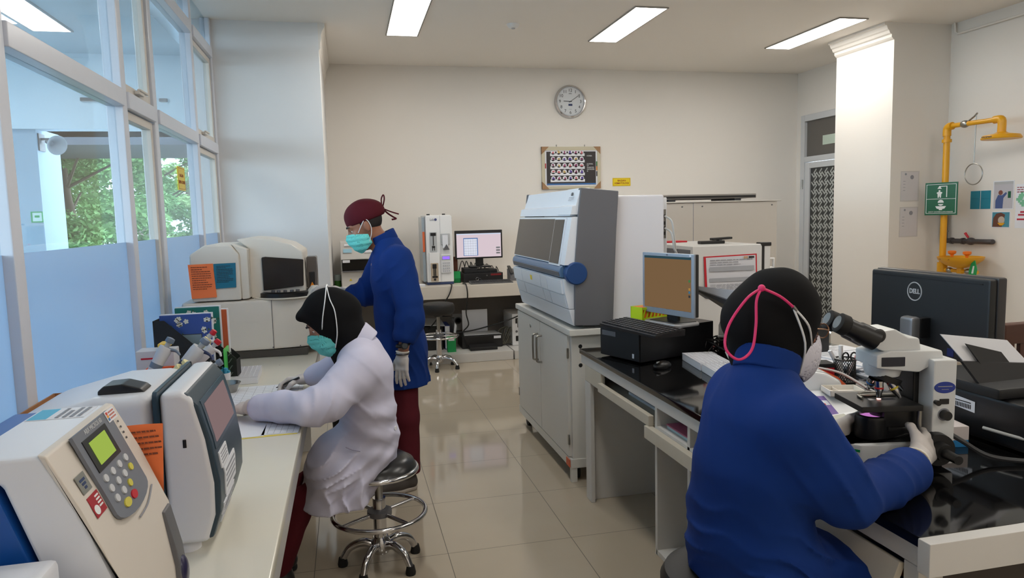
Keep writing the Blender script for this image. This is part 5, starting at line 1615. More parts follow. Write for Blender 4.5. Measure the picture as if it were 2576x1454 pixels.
W().box(2.41, 3.372, 5.4585, 5.4605, 1.658, 1.676).build('lid_slot', M_BLACK, ld)
for xx in (2.6, 3.2):
    W().box(xx, xx + 0.06, 5.5, 5.9, 1.632, 1.655).build('lid_support', M_GREY, t)
for xx in (2.5, 3.5):
    for yy in (5.47, 6.05):
        W().cyl((xx, yy, 0), (xx, yy, 0.045), 0.025, n=14).build('foot', M_RUBBER, t)
t = thing('upright_appliance', 'white boxy appliance with a black door edge beyond the granite bench', 'appliance', (2.47, 4.6, 0))
M_AP = mat('appliance_white', (208, 207, 205), 0.4, var=0.012)
W().box(2.20, 2.71, 4.30, 5.05, 0.05, 1.325, 0.008).build('casing', M_AP, t)
W().box(2.197, 2.201, 4.33, 5.03, 0.06, 1.30).build('side_grille', M_GREY, t, 'dark grey side panel')
W().box(2.712, 2.728, 4.305, 5.03, 0.06, 1.32).build('door_gasket', M_BLACK, t, 'black door gasket')
W().box(2.73, 2.775, 4.305, 5.04, 0.05, 1.315, 0.006).build('door', M_AP, t)
W().box(2.70, 2.78, 4.30, 4.36, 1.31, 1.335, 0.004).build('door_cap', M_BLACK, t)
W().tube([(2.775, 4.34, 1.16), (2.82, 4.34, 1.16), (2.82, 4.34, 1.22), (2.775, 4.34, 1.22)], 0.01, n=10).build('door_handle', M_WHITE, t)
for xx in (2.24, 2.73):
    for yy in (4.35, 5.0):
        W().cyl((xx, yy, 0), (xx, yy, 0.06), 0.022, n=14).build('foot', M_RUBBER, t)
t = thing('notice_holder', 'red bordered notice on the side of the white boxy appliance', 'notice', (2.46, 4.295, 0.985))
o = W().add([(2.278, 4.298, 1.255), (2.665, 4.298, 1.262), (2.672, 4.294, 0.99), (2.288, 4.29, 0.985), (2.278, 4.294, 1.255), (2.665, 4.294, 1.262), (2.672, 4.290, 0.99), (2.288, 4.286, 0.985)], [(0, 1, 2, 3), (4, 5, 6, 7), (0, 1, 5, 4), (1, 2, 6, 5), (2, 3, 7, 6), (3, 0, 4, 7)], False).build('red_sleeve', M_RED, t, 'red plastic sleeve')
W().add([(2.292, 4.2925, 1.247), (2.655, 4.2925, 1.254), (2.661, 4.2885, 1.0), (2.302, 4.2845, 0.997)], [(0, 1, 2, 3)], False).build('notice_sheet', mat('notice_grey', (204, 204, 210), 0.35), o)
b = W()
for (z0, z1) in ((1.155, 1.185), (1.085, 1.11)):
    b.box(2.315, 2.64, 4.2835, 4.2838, z0, z1)
b.build('grey_bars', mat('notice_bar', (160, 162, 168), 0.5), o)
print_lines(W(), (2.32, 4.285, 1.236), (0.31, 0, 0), (0, -0.001, -0.045), 3, 3, fill=0.3, lift=-0.003).build('notice_print', M_FAINT, o)
print_lines(W(), (2.32, 4.283, 1.07), (0.31, 0, 0), (0, -0.002, -0.05), 6, 12, fill=0.35, lift=-0.003).build('notice_print', M_FAINT, o)
W().box(2.60, 2.64, 4.2835, 4.2838, 1.235, 1.248).build('notice_crest', M_INK, o)
b = W()
for k in range(3):
    b.box(2.565 + 0.01 * k, 2.571 + 0.01 * k, 4.2835, 4.2838, 1.233, 1.249)
b.build('notice_stripes', mat('stripe_tan', (190, 140, 80), 0.5), o)
t = thing('label_stapler', 'black hand tool lying on top of the white boxy appliance', 'tool', (2.50, 4.55, 1.325))
MB().box(-0.12, 0.06, -0.03, 0.03, 0.0, 0.022, 0.005).build('tool_base', M_BLACK, t)
MB().prism([(-0.03, 0.024), (0.12, 0.03), (0.12, 0.045), (-0.03, 0.04)], 'y', -0.025, 0.025, 0.004).build('tool_arm', M_MATT, t)
MB().cyl((0.03, -0.02, 0.03), (0.03, 0.02, 0.03), 0.012, n=12).build('tool_pivot', M_GREY, t)
t = thing('red_folder', 'thin red folder lying flat at the back of the white boxy appliance', 'folder', (2.30, 4.95, 1.325))
MB().box(-0.08, 0.16, -0.06, 0.06, 0.0, 0.012, 0.002).build('cover', M_RED, t)
MB().box(-0.075, 0.165, -0.055, 0.055, 0.003, 0.009).build('page_edge', M_PAPER, t)

# ================================================================== GRANITE BENCH ON THE RIGHT
ZG = 0.82
t = thing('laboratory_bench', 'long white bench with a polished black granite top on the right', 'bench', (1.88, 2.48, 0))
M_BW2 = mat('bench_white', (200, 198, 194), 0.45, var=0.03, vscale=10)
M_BBE = mat('bench_beige', (196, 188, 172), 0.45, var=0.05, vscale=16)
W().box(1.215, 2.55, 1.29, 3.70, ZG - 0.026, ZG, 0.004).build('granite_top', M_GRANITE, t, 'black granite top')
eb = W().box(1.222, 1.30, 1.285, 3.69, 0.745, ZG - 0.026, 0.003).box(2.47, 2.545, 1.285, 3.69, 0.745, ZG - 0.026, 0.003).box(1.30, 2.47, 3.62, 3.69, 0.745, ZG - 0.026, 0.003)
eb.box(1.205, 2.56, 1.252, 1.288, 0.745, ZG + 0.003, 0.003)
eb.build('edge_band', M_BW2, t)
W().box(1.30, 2.47, 1.29, 3.62, 0.765, ZG - 0.026).build('top_support', M_BW2, t)
W().box(1.235, 2.53, 3.585, 3.625, 0.0, 0.765, 0.003).build('end_panel', M_BW2, t)
W().box(1.222, 1.245, 3.545, 3.63, 0.0, 0.66, 0.003).build('front_post', M_BW2, t)
# open tray above the far knee space
tr = W().box(1.222, 1.245, 3.38, 3.63, 0.66, 0.745, 0.002).box(1.205, 1.23, 2.75, 3.38, 0.655, 0.70, 0.003).box(1.23, 1.75, 2.75, 3.58, 0.652, 0.664)
tr.build('tray_shelf', M_BBE, t, 'beige tray shelf')
# shelf cabinet
for yy in (2.72, 2.425, 2.13, 1.84):
    W().box(1.225, 1.80, yy - 0.011, yy + 0.011, 0.10, 0.765, 0.002).build('divider_panel', M_BW2, t)
W().box(1.79, 1.80, 1.84, 2.72, 0.10, 0.765).build('cabinet_back', mat('bench_lilac', (196, 192, 200), 0.5), t)
W().box(1.225, 1.80, 1.84, 2.72, 0.105, 0.125).build('cabinet_floor', M_BW2, t)
W().box(1.225, 1.80, 1.85, 2.71, 0.655, 0.667).build('cabinet_shelf', M_BW2, t)
W().box(1.195, 1.226, 1.83, 2.775, 0.60, 0.655, 0.003).build('front_rail', M_BBE, t, 'beige front rail')
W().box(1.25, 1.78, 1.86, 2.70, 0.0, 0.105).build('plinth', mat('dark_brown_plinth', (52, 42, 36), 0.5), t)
# near knee space, leg and dark end
W().box(1.222, 1.29, 1.30, 1.345, 0.0, 0.745, 0.003).build('corner_leg', M_BW2, t)
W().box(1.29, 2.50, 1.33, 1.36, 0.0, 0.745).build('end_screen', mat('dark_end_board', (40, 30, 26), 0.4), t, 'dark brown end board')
W().box(1.80, 1.83, 1.36, 3.58, 0.0, 0.765).build('spine_panel', M_BW2, t)
b = W().add([(1.215, 1.35, 0.735), (1.215, 1.76, 0.735), (1.145, 1.76, 0.56), (1.145, 1.35, 0.56), (1.232, 1.35, 0.730), (1.232, 1.76, 0.730), (1.162, 1.76, 0.555), (1.162, 1.35, 0.555)], [(0, 1, 2, 3), (7, 6, 5, 4), (0, 4, 5, 1), (1, 5, 6, 2), (2, 6, 7, 3), (3, 7, 4, 0)], False)
fl = b.build('drop_flap', M_BBE, t, 'beige flap hanging open')
W().add([(1.190, 1.715, 0.690), (1.190, 1.745, 0.690), (1.160, 1.745, 0.615), (1.160, 1.715, 0.615), (1.200, 1.715, 0.685), (1.200, 1.745, 0.685), (1.170, 1.745, 0.610), (1.170, 1.715, 0.610)], [(0, 1, 2, 3), (7, 6, 5, 4), (0, 4, 5, 1), (1, 5, 6, 2), (2, 6, 7, 3), (3, 7, 4, 0)], False).build('flap_handle', M_BLACK, fl)
W().box(1.24, 1.75, 1.37, 1.80, 0.62, 0.63).build('flap_shelf', M_BW2, t)
t = thing('green_pouch', 'green pouch on the open flap shelf under the near end of the bench', 'pouch', (1.32, 1.74, 0.632))
MB().ball((0, 0, 0.03), (0.09, 0.05, 0.03)).build('pouch', M_GREEN, t)
MB().tube([(-0.08, -0.01, 0.045), (0.0, -0.02, 0.062), (0.08, -0.01, 0.045)], 0.004, n=6, res=4).build('zip', M_GREY, t)
t = thing('notebook', 'pink notebook in the cubby of the granite bench', 'book', (1.42, 2.56, 0.668))
MB().box(-0.17, 0.12, -0.11, 0.11, 0.012, 0.018).build('cover', mat('pink_cover', (168, 88, 116), 0.5), t)
MB().box(-0.168, 0.118, -0.108, 0.108, 0.0, 0.012).build('page_block', mat('pale_blue_paper', (170, 196, 200), 0.6), t)
t = thing('paper_stack', 'stack of papers on the beige tray shelf of the granite bench', 'papers', (1.45, 3.05, 0.6645))
MB().box(-0.13, 0.12, -0.2, 0.2, 0, 0.012).build('sheet_block', M_PAPER, t)
MB().box(-0.12, 0.13, -0.17, 0.21, 0.0122, 0.0135).build('top_sheet', mat('pale_blue_paper', (170, 196, 200), 0.6), t)

# ---------------- desktop computer, keyboard, monitor, mouse
PR = R(19.5)
t = thing('desktop_computer', 'black desktop computer lying on the far end of the granite bench', 'computer', (1.545, 3.445, ZG), PR)
MB().box(-0.255, 0.255, -0.172, 0.125, 0.008, 0.165, 0.004).build('case', M_BLACK, t)
fp_ = MB().box(-0.263, -0.255, -0.169, 0.122, 0.012, 0.161, 0.003).build('front_panel', M_MATT, t)
MB().box(-0.2655, -0.263, 0.0, 0.105, 0.115, 0.14, 0.001).build('drive_slot', M_GREY, fp_)
MB().box(-0.2645, -0.263, -0.135, -0.122, 0.025, 0.047).build('case_sticker', M_PAPER, fp_, 'small pale sticker')
b = MB()
for sx in (-0.2, 0.2):
    for sy in (-0.09, 0.09):
        b.cyl((sx, sy, 0), (sx, sy, 0.01), 0.012, n=10)
b.build('feet', M_RUBBER, t)
t = thing('keyboard', 'black keyboard lying across the top of the desktop computer', 'keyboard', (1.365, 3.205, ZG + 0.167), R(12))
MB().prism([(-0.085, 0.0), (0.085, 0.0), (0.085, 0.03), (-0.085, 0.016)], 'y', -0.235, 0.235, 0.003).build('keyboard_case', M_BLACK, t)
b = MB()
for r_ in range(6):
    for c_ in range(20):
        x = -0.075 + 0.0255 * r_; z = 0.0175 + 0.0021 * r_
        b.box(x, x + 0.02, 0.225 - 0.0232 * c_ - 0.019, 0.225 - 0.0232 * c_, z, z + 0.006)
b.build('keys', mat('key_black', (34, 34, 36), 0.45), t)
b = MB()
rr_ = random.Random(4)
for r_ in range(6):
    for c_ in range(20):
        x = -0.070 + 0.0255 * r_; z = 0.0239 + 0.0021 * r_
        b.box(x, x + 0.006, 0.221 - 0.0232 * c_ - 0.006, 0.221 - 0.0232 * c_, z, z + 0.0003)
b.build('key_legends', M_FAINT, t)
t = thing('monitor', 'silver framed monitor with a brownish screen on the desktop computer', 'monitor', (1.50, 3.30, ZG + 0.168), R(0))
mr = Vector((1.617, 3.14, 0)); ml = Vector((1.508, 3.50, 0))
MC = (mr + ml) / 2
ang = math.atan2((mr - ml).y, (mr - ml).x)
t.location = (1.58, 3.33, ZG + 0.168)
Mm = Matrix.Translation(MC - Vector((1.58, 3.33, 0))) @ Matrix.Rotation(ang, 4, 'Z')
hw = (mr - ml).length / 2
MB().box(-hw, hw, 0.006, 0.03, 0.053, 0.360, 0.004, M=Mm).build('rear_shell', M_BLACK, t)
bz = MB().box(-hw, hw, -0.004, 0.01, 0.050, 0.362, 0.004, M=Mm).build('bezel', M_SILVER, t, 'silver bezel')
sc = MB().box(-hw + 0.018, hw - 0.018, -0.0055, -0.004, 0.080, 0.346, M=Mm).build('screen', emit('brown_screen', (150, 118, 84), 0.24), bz, 'lit brown desktop screen')
b = MB().box(-hw + 0.018, hw - 0.018, -0.0062, -0.0055, 0.334, 0.346, M=Mm)
b.build('task_bar', emit('teal_task_bar', (60, 92, 104), 0.22), sc)
for (z0, c_) in ((0.225, (60, 130, 60)), (0.185, (210, 150, 60)), (0.17, (60, 120, 150)), (0.15, (40, 40, 44))):
    MB().box(hw - 0.034, hw - 0.022, -0.0062, -0.0055, z0, z0 + 0.012, M=Mm).build('desktop_icon', mat('icon_%d' % int(z0 * 1000), c_, 0.5), sc)
MB().box(-0.006, 0.006, -0.0048, -0.004, 0.350, 0.357, M=Mm).build('maker_mark', M_GREY, bz)
MB().box(hw - 0.03, hw - 0.018, -0.0048, -0.004, 0.350, 0.357, M=Mm).build('power_mark', M_PAPER, bz)
MB().box(-hw + 0.006, -hw + 0.016, -0.0048, -0.004, 0.058, 0.068, M=Mm).build('corner_mark', M_RED, bz)
MB().box(-0.04, 0.04, 0.028, 0.05, 0.015, 0.22, 0.006, M=Mm).build('stand_neck', M_BLACK, t)
MB().prism([(-0.11, -0.06), (0.11, -0.06), (0.13, -0.03), (0.13, 0.09), (0.10, 0.11), (-0.10, 0.11), (-0.13, 0.09), (-0.13, -0.03)], 'z', 0.0, 0.018, 0.006, M=Mm).build('stand_base', mat('base_silver', (176, 176, 178), 0.3, metal=0.5), t, 'silver stand base')
MB().prism([(-0.09, -0.04), (0.09, -0.04), (0.11, 0.09), (-0.11, 0.09)], 'z', 0.018, 0.021, 0.001, M=Mm).build('base_cover', M_BLACK, t)
t = thing('mouse', 'black computer mouse on the granite in front of the desktop computer', 'mouse', (1.43, 3.10, ZG), R(25))
MB().ball((0, 0, 0.010), (0.055, 0.03, 0.024)).build('mouse_shell', M_BLACK, t)
MB().box(-0.04, -0.02, -0.003, 0.003, 0.025, 0.034, 0.002).build('scroll_wheel', M_LGREY, t)
t = thing('yellow_basket', 'yellow plastic basket with orange slots behind the silver monitor', 'basket', (1.60, 3.545, ZG + 0.166), PR)
b = MB().box(-0.14, 0.14, -0.045, -0.041, 0, 0.02).box(-0.14, 0.14, 0.041, 0.045, 0, 0.075).box(-0.14, -0.136, -0.045, 0.045, 0, 0.075).box(0.136, 0.14, -0.045, 0.045, 0, 0.075).box(-0.14, 0.14, -0.045, 0.045, 0, 0.004).box(-0.14, 0.14, -0.045, -0.041, 0.062, 0.075)
for k in range(11):
    b.add([(-0.14 + 0.026 * k, -0.0452, 0.02), (-0.13 + 0.026 * k, -0.0452, 0.02), (-0.115 + 0.026 * k, -0.0452, 0.062), (-0.125 + 0.026 * k, -0.0452, 0.062)], [(0, 1, 2, 3)], False)
b.build('basket_body', mat('acid_yellow', (196, 224, 30), 0.4), t)
MB().box(-0.13, 0.13, -0.038, 0.038, 0.005, 0.075, 0.003).build('card_stack', mat('bright_orange', (244, 130, 40), 0.5), t, 'orange cards inside')
tube_rack('white tube rack on the granite, the one further from the seated person in blue', (1.655, 3.095, ZG), R(-8), 0.15, 0.26, 0.036, 7, 13)
tube_rack('white tube rack on the granite, overlapped by the seated person in blue', (1.62, 2.825, ZG), R(-8), 0.15, 0.26, 0.036, 7, 13)
b = W()
rr_ = random.Random(11)
for k in range(16):
    p0 = (1.78 + rr_.uniform(-0.05, 0.05), 3.42 + rr_.uniform(-0.08, 0.1), ZG + 0.006)
    pts = [p0]
    for q in range(4):
        pts.append((p0[0] + 0.05 * (q + 1) * rr_.uniform(0.2, 1.0), p0[1] - 0.05 * q * rr_.uniform(-0.6, 1.0), ZG + 0.008 + rr_.uniform(0.0, 0.07) * (1 if q < 3 else 0)))
    b.tube(pts, 0.004, n=6, res=5)
single(b, 'cable_bundle', M_CABLE, 'tangle of black cables on the granite behind the white tube racks', 'cable')
b = W().tube([(1.80, 3.46, ZG + 0.01), (1.88, 3.40, ZG + 0.075), (2.0, 3.25, ZG + 0.05), (2.08, 3.05, ZG + 0.01), (1.98, 3.05, ZG + 0.006), (1.85, 3.02, ZG + 0.006), (1.78, 3.06, ZG + 0.008), (1.82, 3.2, ZG + 0.03)], 0.005, n=8, res=8)
single(b, 'cable', M_CABLEW, 'pale grey cable looping over the black tangle on the granite', 'cable')
t = thing('wood_block', 'small yellow sponge block on the granite beside the silver monitor', 'sponge', (1.88, 3.56, ZG))
MB().box(-0.035, 0.035, -0.025, 0.025, 0, 0.035, 0.004).build('block', mat('sponge_yellow', (196, 176, 96), 0.9, bump=0.3, bscale=120), t)
MB().box(-0.035, 0.035, -0.025, 0.025, 0.0355, 0.042, 0.003).build('scouring_layer', mat('sponge_top', (206, 190, 120), 0.9), t)
t = thing('bottle', 'clear squat bottle with dark liquid beside the black printer with a raised sheet', 'bottle', (1.955, 3.46, ZG))
MB().lathe([(0.0, 0.0), (0.026, 0.0), (0.028, 0.05), (0.028, 0.06)], n=20).build('dark_liquid', M_BLACK, t)
MB().lathe([(0.028, 0.061), (0.028, 0.12), (0.018, 0.15), (0.012, 0.155)], n=20).build('bottle_wall', mat('cloudy_bottle', (160, 160, 158), 0.15), t)
MB().lathe([(0.013, 0.155), (0.015, 0.157), (0.015, 0.185), (0.0, 0.187)], n=16).build('cap', M_LGREY, t)
t = thing('printer', 'black printer with a raised pale sheet, behind the head of the person in blue', 'printer', (2.08, 3.22, ZG))
MB().box(-0.14, 0.2, -0.2, 0.22, 0.0, 0.18, 0.012).build('printer_body', M_BLACK, t)
MB().box(-0.16, -0.12, -0.12, 0.14, 0.10, 0.22, 0.008).build('feed_guide', M_MATT, t)
Q = [(-0.38, 0.13, 0.35), (-0.24, -0.08, 0.335), (-0.135, -0.09, 0.19), (-0.135, 0.12, 0.19)]
MB().add(Q + [(p[0] + 0.004, p[1], p[2] + 0.006) for p in Q], [(0, 1, 2, 3), (7, 6, 5, 4), (0, 4, 5, 1), (1, 5, 6, 2), (2, 6, 7, 3), (3, 7, 4, 0)], False).build('paper_support', M_GREY, t)
MB().add([(-0.405, 0.145, 0.362), (-0.235, -0.095, 0.345), (-0.19, -0.11, 0.27), (-0.29, 0.135, 0.285)], [(0, 1, 2, 3)], False).build('paper_sheet', M_PAPER, t)

# ---------------- right-hand clutter behind the microscope
t = thing('paper_stack', 'pile of white forms on the far side of the granite bench behind the pen cup', 'papers', (2.33, 2.92, ZG), R(8))
rr_ = random.Random(6)
for k in range(6):
    a = rr_.uniform(-0.03, 0.03)
    MB().box(-0.17 + a, 0.14 + a, -0.24 - a, 0.22 - a, 0.006 * k, 0.006 * k + 0.005).build('sheet_block', M_PAPER, t)
print_lines(MB(), (-0.14, 0.2, 0.0356), (0.27, 0, 0), (0, -0.4, 0), 12, 3, fill=0.2, lift=-0.0006).build('sheet_print', M_FAINT, t)
t = thing('paper_stack', 'low pile of grey edged forms on the granite to the right of the pen cup', 'papers', (2.30, 2.50, ZG), R(-4))
for k in range(4):
    MB().box(-0.14 + 0.01 * k, 0.14, -0.19, 0.19 - 0.01 * k, 0.006 * k, 0.006 * k + 0.005).build('sheet_block', M_PAPER, t)
t = thing('pen_cup', 'black mesh pen cup on the granite bench', 'pen cup', (2.035, 2.60, ZG))
b = MB()
for k in range(28):
    a = 2 * math.pi * k / 28
    for s in (1, -1):
        b.tube([(0.043 * math.cos(a + s * q * 0.16), 0.043 * math.sin(a + s * q * 0.16), 0.012 * q) for q in range(9)], 0.0011, n=4)
b.build('mesh_wall', M_BLACK, t)
for z in (0.002, 0.097):
    MB().tube([(0.044 * math.cos(a), 0.044 * math.sin(a), z) for a in [k * 0.2618 for k in range(24)]], 0.0035, n=8, closed=True).build('rim', M_BLACK, t)
MB().lathe([(0.0, 0.0), (0.043, 0.0), (0.043, 0.003), (0.0, 0.003)], n=24).build('cup_base', M_BLACK, t)


def marker(nm, lab, base, tip, r, m, capm, cat):
    t = thing(nm, lab, cat, base, group='pens in the mesh cup')
    d = Vector(tip) - Vector(base)
    MB().tube([(0, 0, 0), d * 0.62], [r, r], n=12).build('barrel', m, t)
    MB().tube([d * 0.62, d * 0.63, d * 0.98, d], [r * 0.9, r * 1.12, r * 1.1, r * 0.7], n=12).build('cap', capm, t)


marker('marker_pen', 'white marker leaning left in the mesh pen cup', (2.04, 2.60, ZG + 0.006), (1.975, 2.62, ZG + 0.135), 0.008, M_WHITE, M_WHITE, 'pen')
marker('marker_pen', 'white marker standing upright in the mesh pen cup', (2.03, 2.61, ZG + 0.006), (2.025, 2.615, ZG + 0.155), 0.008, M_WHITE, M_WHITE, 'pen')
marker('ballpoint_pen', 'red capped pen leaning right in the mesh pen cup', (2.03, 2.59, ZG + 0.006), (2.105, 2.59, ZG + 0.135), 0.005, mat('clear_pen', (206, 190, 190), 0.2), M_RED, 'pen')
marker('ballpoint_pen', 'pink capped pen at the far right of the mesh pen cup', (2.035, 2.60, ZG + 0.006), (2.118, 2.61, ZG + 0.14), 0.004, mat('clear_pen', (206, 190, 190), 0.2), mat('pale_pink', (214, 150, 150), 0.4), 'pen')
t = thing('scissors', 'black handled scissors in the mesh pen cup', 'scissors', (2.035, 2.585, ZG + 0.008))
MB().tube([(0.0, 0, 0), (0.008, 0, 0.07)], [0.003, 0.005], n=6).build('blades', M_STEEL, t)
for s in (-1, 1):
    MB().tube([(0.012 + s * 0.017 + 0.015 * math.cos(a), -0.004 * s, 0.1 + 0.018 * math.sin(a)) for a in [k * 0.5236 for k in range(12)]], 0.0035, n=8, closed=True).build('finger_loop', M_BLACK, t)
t = thing('small_box', 'black and red carton on the granite left of the pen cup', 'box', (1.945, 2.64, ZG), R(-12))
MB().box(-0.05, 0.045, -0.04, 0.04, 0, 0.065, 0.002).build('box_body', M_RED, t)
MB().box(-0.052, 0.047, -0.042, 0.042, 0.065, 0.082, 0.002).build('box_lid', M_MATT, t)
t = thing('folder_strap', 'orange bag flap lying behind the white domed instrument', 'bag', (1.79, 2.45, ZG))
b = MB()
pts = [(-0.10, 0.02, 0.12), (-0.02, 0.01, 0.115), (0.05, -0.01, 0.08), (0.10, -0.03, 0.03), (0.13, -0.05, 0.004)]
V_ = [Vector(p) + Vector((0, s * 0.05, 0)) for p in pts for s in (-1, 1)]
b.add(V_, [(2 * k, 2 * k + 1, 2 * k + 3, 2 * k + 2) for k in range(4)])
b.add([v - Vector((0.02, 0, 0.012)) for v in V_], [(2 * k, 2 * k + 2, 2 * k + 3, 2 * k + 1) for k in range(4)])
b.add(V_ + [v - Vector((0.02, 0, 0.012)) for v in V_], [(2 * k, 2 * k + 2, 10 + 2 * k + 2, 10 + 2 * k) for k in range(4)] + [(2 * k + 1, 2 * k + 3, 10 + 2 * k + 3, 10 + 2 * k + 1) for k in range(4)])
b.build('flap', mat('orange_cloth', (206, 84, 36), 0.6), t)
MB().box(-0.11, -0.03, -0.03, 0.05, 0.122, 0.128).build('blue_sachet', mat('sachet_blue', (70, 120, 190), 0.35), t, 'blue plastic sachet on top')
b = W().tube([(1.84, 2.52, ZG + 0.09), (1.92, 2.47, ZG + 0.07), (1.98, 2.38, ZG + 0.02), (2.02, 2.36, ZG + 0.005), (2.1, 2.4, ZG + 0.005)], 0.005, n=8, res=6)
single(b, 'cable', M_CABLEW, 'pale cable curving past the pen cup', 'cable')
b = W().tube([(2.0, 2.33, ZG + 0.006), (2.08, 2.35, ZG + 0.03), (2.16, 2.36, ZG + 0.03), (2.22, 2.34, ZG + 0.006)], 0.005, n=8, res=6)
single(b, 'cable', M_CABLE, 'short black cable with an orange end behind the microscope stage', 'cable')
t = thing('table_centrifuge', 'white domed instrument with grey bands and a purple front panel', 'laboratory analyzer', (1.62, 2.24, ZG), R(-15))
b = MB()
prof = [(-0.13, 0.0), (-0.13, 0.06), (-0.11, 0.105), (-0.06, 0.135), (0.0, 0.145), (0.06, 0.135), (0.11, 0.105), (0.13, 0.06), (0.13, 0.0)]
MB().prism(prof, 'y', 0.02, 0.2, 0.01).build('dome', M_WHITE, t)
for (y0_, y1_) in ((0.03, 0.06), (0.09, 0.12)):
    MB().prism([(x * 1.015, z * 1.015) for x, z in prof], 'y', y0_, y1_, 0.002).build('grey_band', M_LGREY, t)
MB().prism([(-0.19, 0.0), (-0.19, 0.03), (0.02, 0.075), (0.02, 0.0)], 'x', -0.13, 0.14, 0.004).build('front_housing', M_WHITE, t)
pn = MB().add([(-0.125, -0.185, 0.0325), (0.03, -0.185, 0.0325), (0.03, -0.03, 0.0655), (-0.125, -0.03, 0.0655)], [(0, 1, 2, 3)], False).build('purple_panel', mat('purple_panel', (116, 94, 160), 0.4), t, 'purple control panel')
MB().add([(-0.10, -0.10, 0.0512), (-0.01, -0.10, 0.0512), (-0.01, -0.06, 0.0596), (-0.10, -0.06, 0.0596)], [(0, 1, 2, 3)], False).build('panel_display', M_GREY, pn)
MB().add([(0.0, -0.10, 0.0512), (0.027, -0.10, 0.0512), (0.027, -0.065, 0.0586), (0.0, -0.065, 0.0586)], [(0, 1, 2, 3)], False).build('panel_badge', M_PAPER, pn)
MB().add([(0.0, -0.10, 0.0520), (0.012, -0.10, 0.0520), (0.012, -0.088, 0.0545), (0.0, -0.088, 0.0545)], [(0, 1, 2, 3)], False).build('badge_mark', M_RED, pn)
t = thing('slide_tray', 'small open white slide tray on the purple panelled instrument', 'tray', (1.70, 2.18, ZG + 0.076), R(-15))
b = MB().box(-0.06, 0.06, -0.045, 0.045, 0, 0.003).box(-0.06, 0.06, -0.045, -0.042, 0, 0.02).box(-0.06, 0.06, 0.042, 0.045, 0, 0.02).box(-0.06, -0.057, -0.045, 0.045, 0, 0.02).box(0.057, 0.06, -0.045, 0.045, 0, 0.02)
b.build('tray', M_IVORY, t)
MB().box(-0.02, -0.018, -0.042, 0.042, 0.003, 0.014).build('tray_divider', M_IVORY, t)
t = thing('cell_counter', 'white keypad instrument with a pale membrane panel beside the microscope', 'laboratory counter', (1.515, 1.985, ZG), R(-15))
MB().prism([(-0.10, 0.0), (-0.10, 0.025), (0.08, 0.055), (0.11, 0.055), (0.11, 0.0)], 'y', -0.075, 0.075, 0.004).build('casing', M_WHITE, t)
pn = MB().add([(-0.085, -0.062, 0.0282), (-0.085, 0.062, 0.0282), (0.06, 0.062, 0.0524), (0.06, -0.062, 0.0524)], [(0, 1, 2, 3)], False).build('membrane_panel', mat('membrane_beige', (186, 184, 170), 0.5), t)
b = MB()
for r_ in range(3):
    for c_ in range(4):
        x = -0.07 + 0.036 * r_; y = -0.045 + 0.028 * c_
        b.box(x, x + 0.008, y, y + 0.012, 0.0309 + (x + 0.085) / 6 - 0.0005, 0.0316 + (x + 0.085) / 6)
b.build('membrane_marks', mat('mark_green', (96, 120, 60), 0.5), pn)

# ---------------- microscope
mic = thing('microscope', 'white binocular microscope with black stage on the granite bench', 'microscope', (1.505, 1.745, ZG), R(-12))
M_MW = mat('microscope_white', (212, 214, 214), 0.35, var=0.015)
M_MB = mat('microscope_black', (20, 20, 21), 0.4, var=0.06)
MB().prism([(-0.16, -0.055), (-0.115, -0.09), (0.15, -0.09), (0.15, 0.09), (-0.115, 0.09), (-0.16, 0.055)], 'z', 0.012, 0.075, 0.006).build('base', M_MW, mic)
MB().prism([(-0.155, 0.075), (-0.06, 0.075), (0.02, 0.1), (0.06, 0.1), (0.06, 0.07)], 'y', -0.075, 0.075, 0.004).build('base_top', M_MB, mic)
b = MB()
for sx in (-0.12, 0.12):
    for sy in (-0.06, 0.06):
        b.cyl((sx, sy, 0), (sx, sy, 0.013), 0.013, n=12)
b.build('feet', M_RUBBER, mic)
lb = MB().add([(-0.1605, -0.05, 0.02), (-0.117, -0.0905, 0.02), (-0.117, -0.0905, 0.062), (-0.1605, -0.05, 0.062)], [(0, 1, 2, 3)], False).build('inventory_label', M_PAPER, mic, 'white inventory label with green edges')
for z in (0.022, 0.054):
    MB().add([(-0.1612, -0.0498, z), (-0.1172, -0.0912, z), (-0.1172, -0.0912, z + 0.007), (-0.1612, -0.0498, z + 0.007)], [(0, 1, 2, 3)], False).build('label_band', M_GREEN, lb)
print_lines(MB(), (-0.1575, -0.0536, 0.051), (0.036, -0.0342, 0), (0, 0, -0.02), 4, 5, lift=-0.0008).build('label_print', M_FAINT, lb)
MB().prism([(0.085, 0.07), (0.15, 0.07), (0.152, 0.31), (0.085, 0.31)], 'y', -0.088, -0.01, 0.006).build('pillar', M_MW, mic)
MB().prism([(0.07, 0.07), (0.15, 0.07), (0.15, 0.30), (0.07, 0.30)], 'y', -0.02, 0.085, 0.005).build('pillar_back', M_MB, mic)
MB().prism([(-0.062, 0.284), (-0.062, 0.323), (-0.02, 0.334), (0.125, 0.332), (0.13, 0.306), (0.06, 0.270), (-0.02, 0.279)], 'y', -0.062, 0.062, 0.006).build('arm', M_MW, mic)
MB().box(-0.048, 0.018, -0.0645, -0.06, 0.290, 0.316, 0.001).build('arm_label', mat('dark_blue_label', (34, 36, 48), 0.35), mic)
MB().lathe([(0.0, 0.248), (0.045, 0.254), (0.052, 0.275), (0.05, 0.305), (0.0, 0.305)], c=(-0.012, 0, 0), n=32).build('nosepiece_mount', M_MW, mic)
MB().lathe([(0.0, -0.018), (0.048, -0.01), (0.050, 0.006), (0.0, 0.006)], c=(-0.008, 0, 0.248), axis=(0.35, 0, 0.94), n=32).build('nosepiece', M_MB, mic, 'black revolving nosepiece')
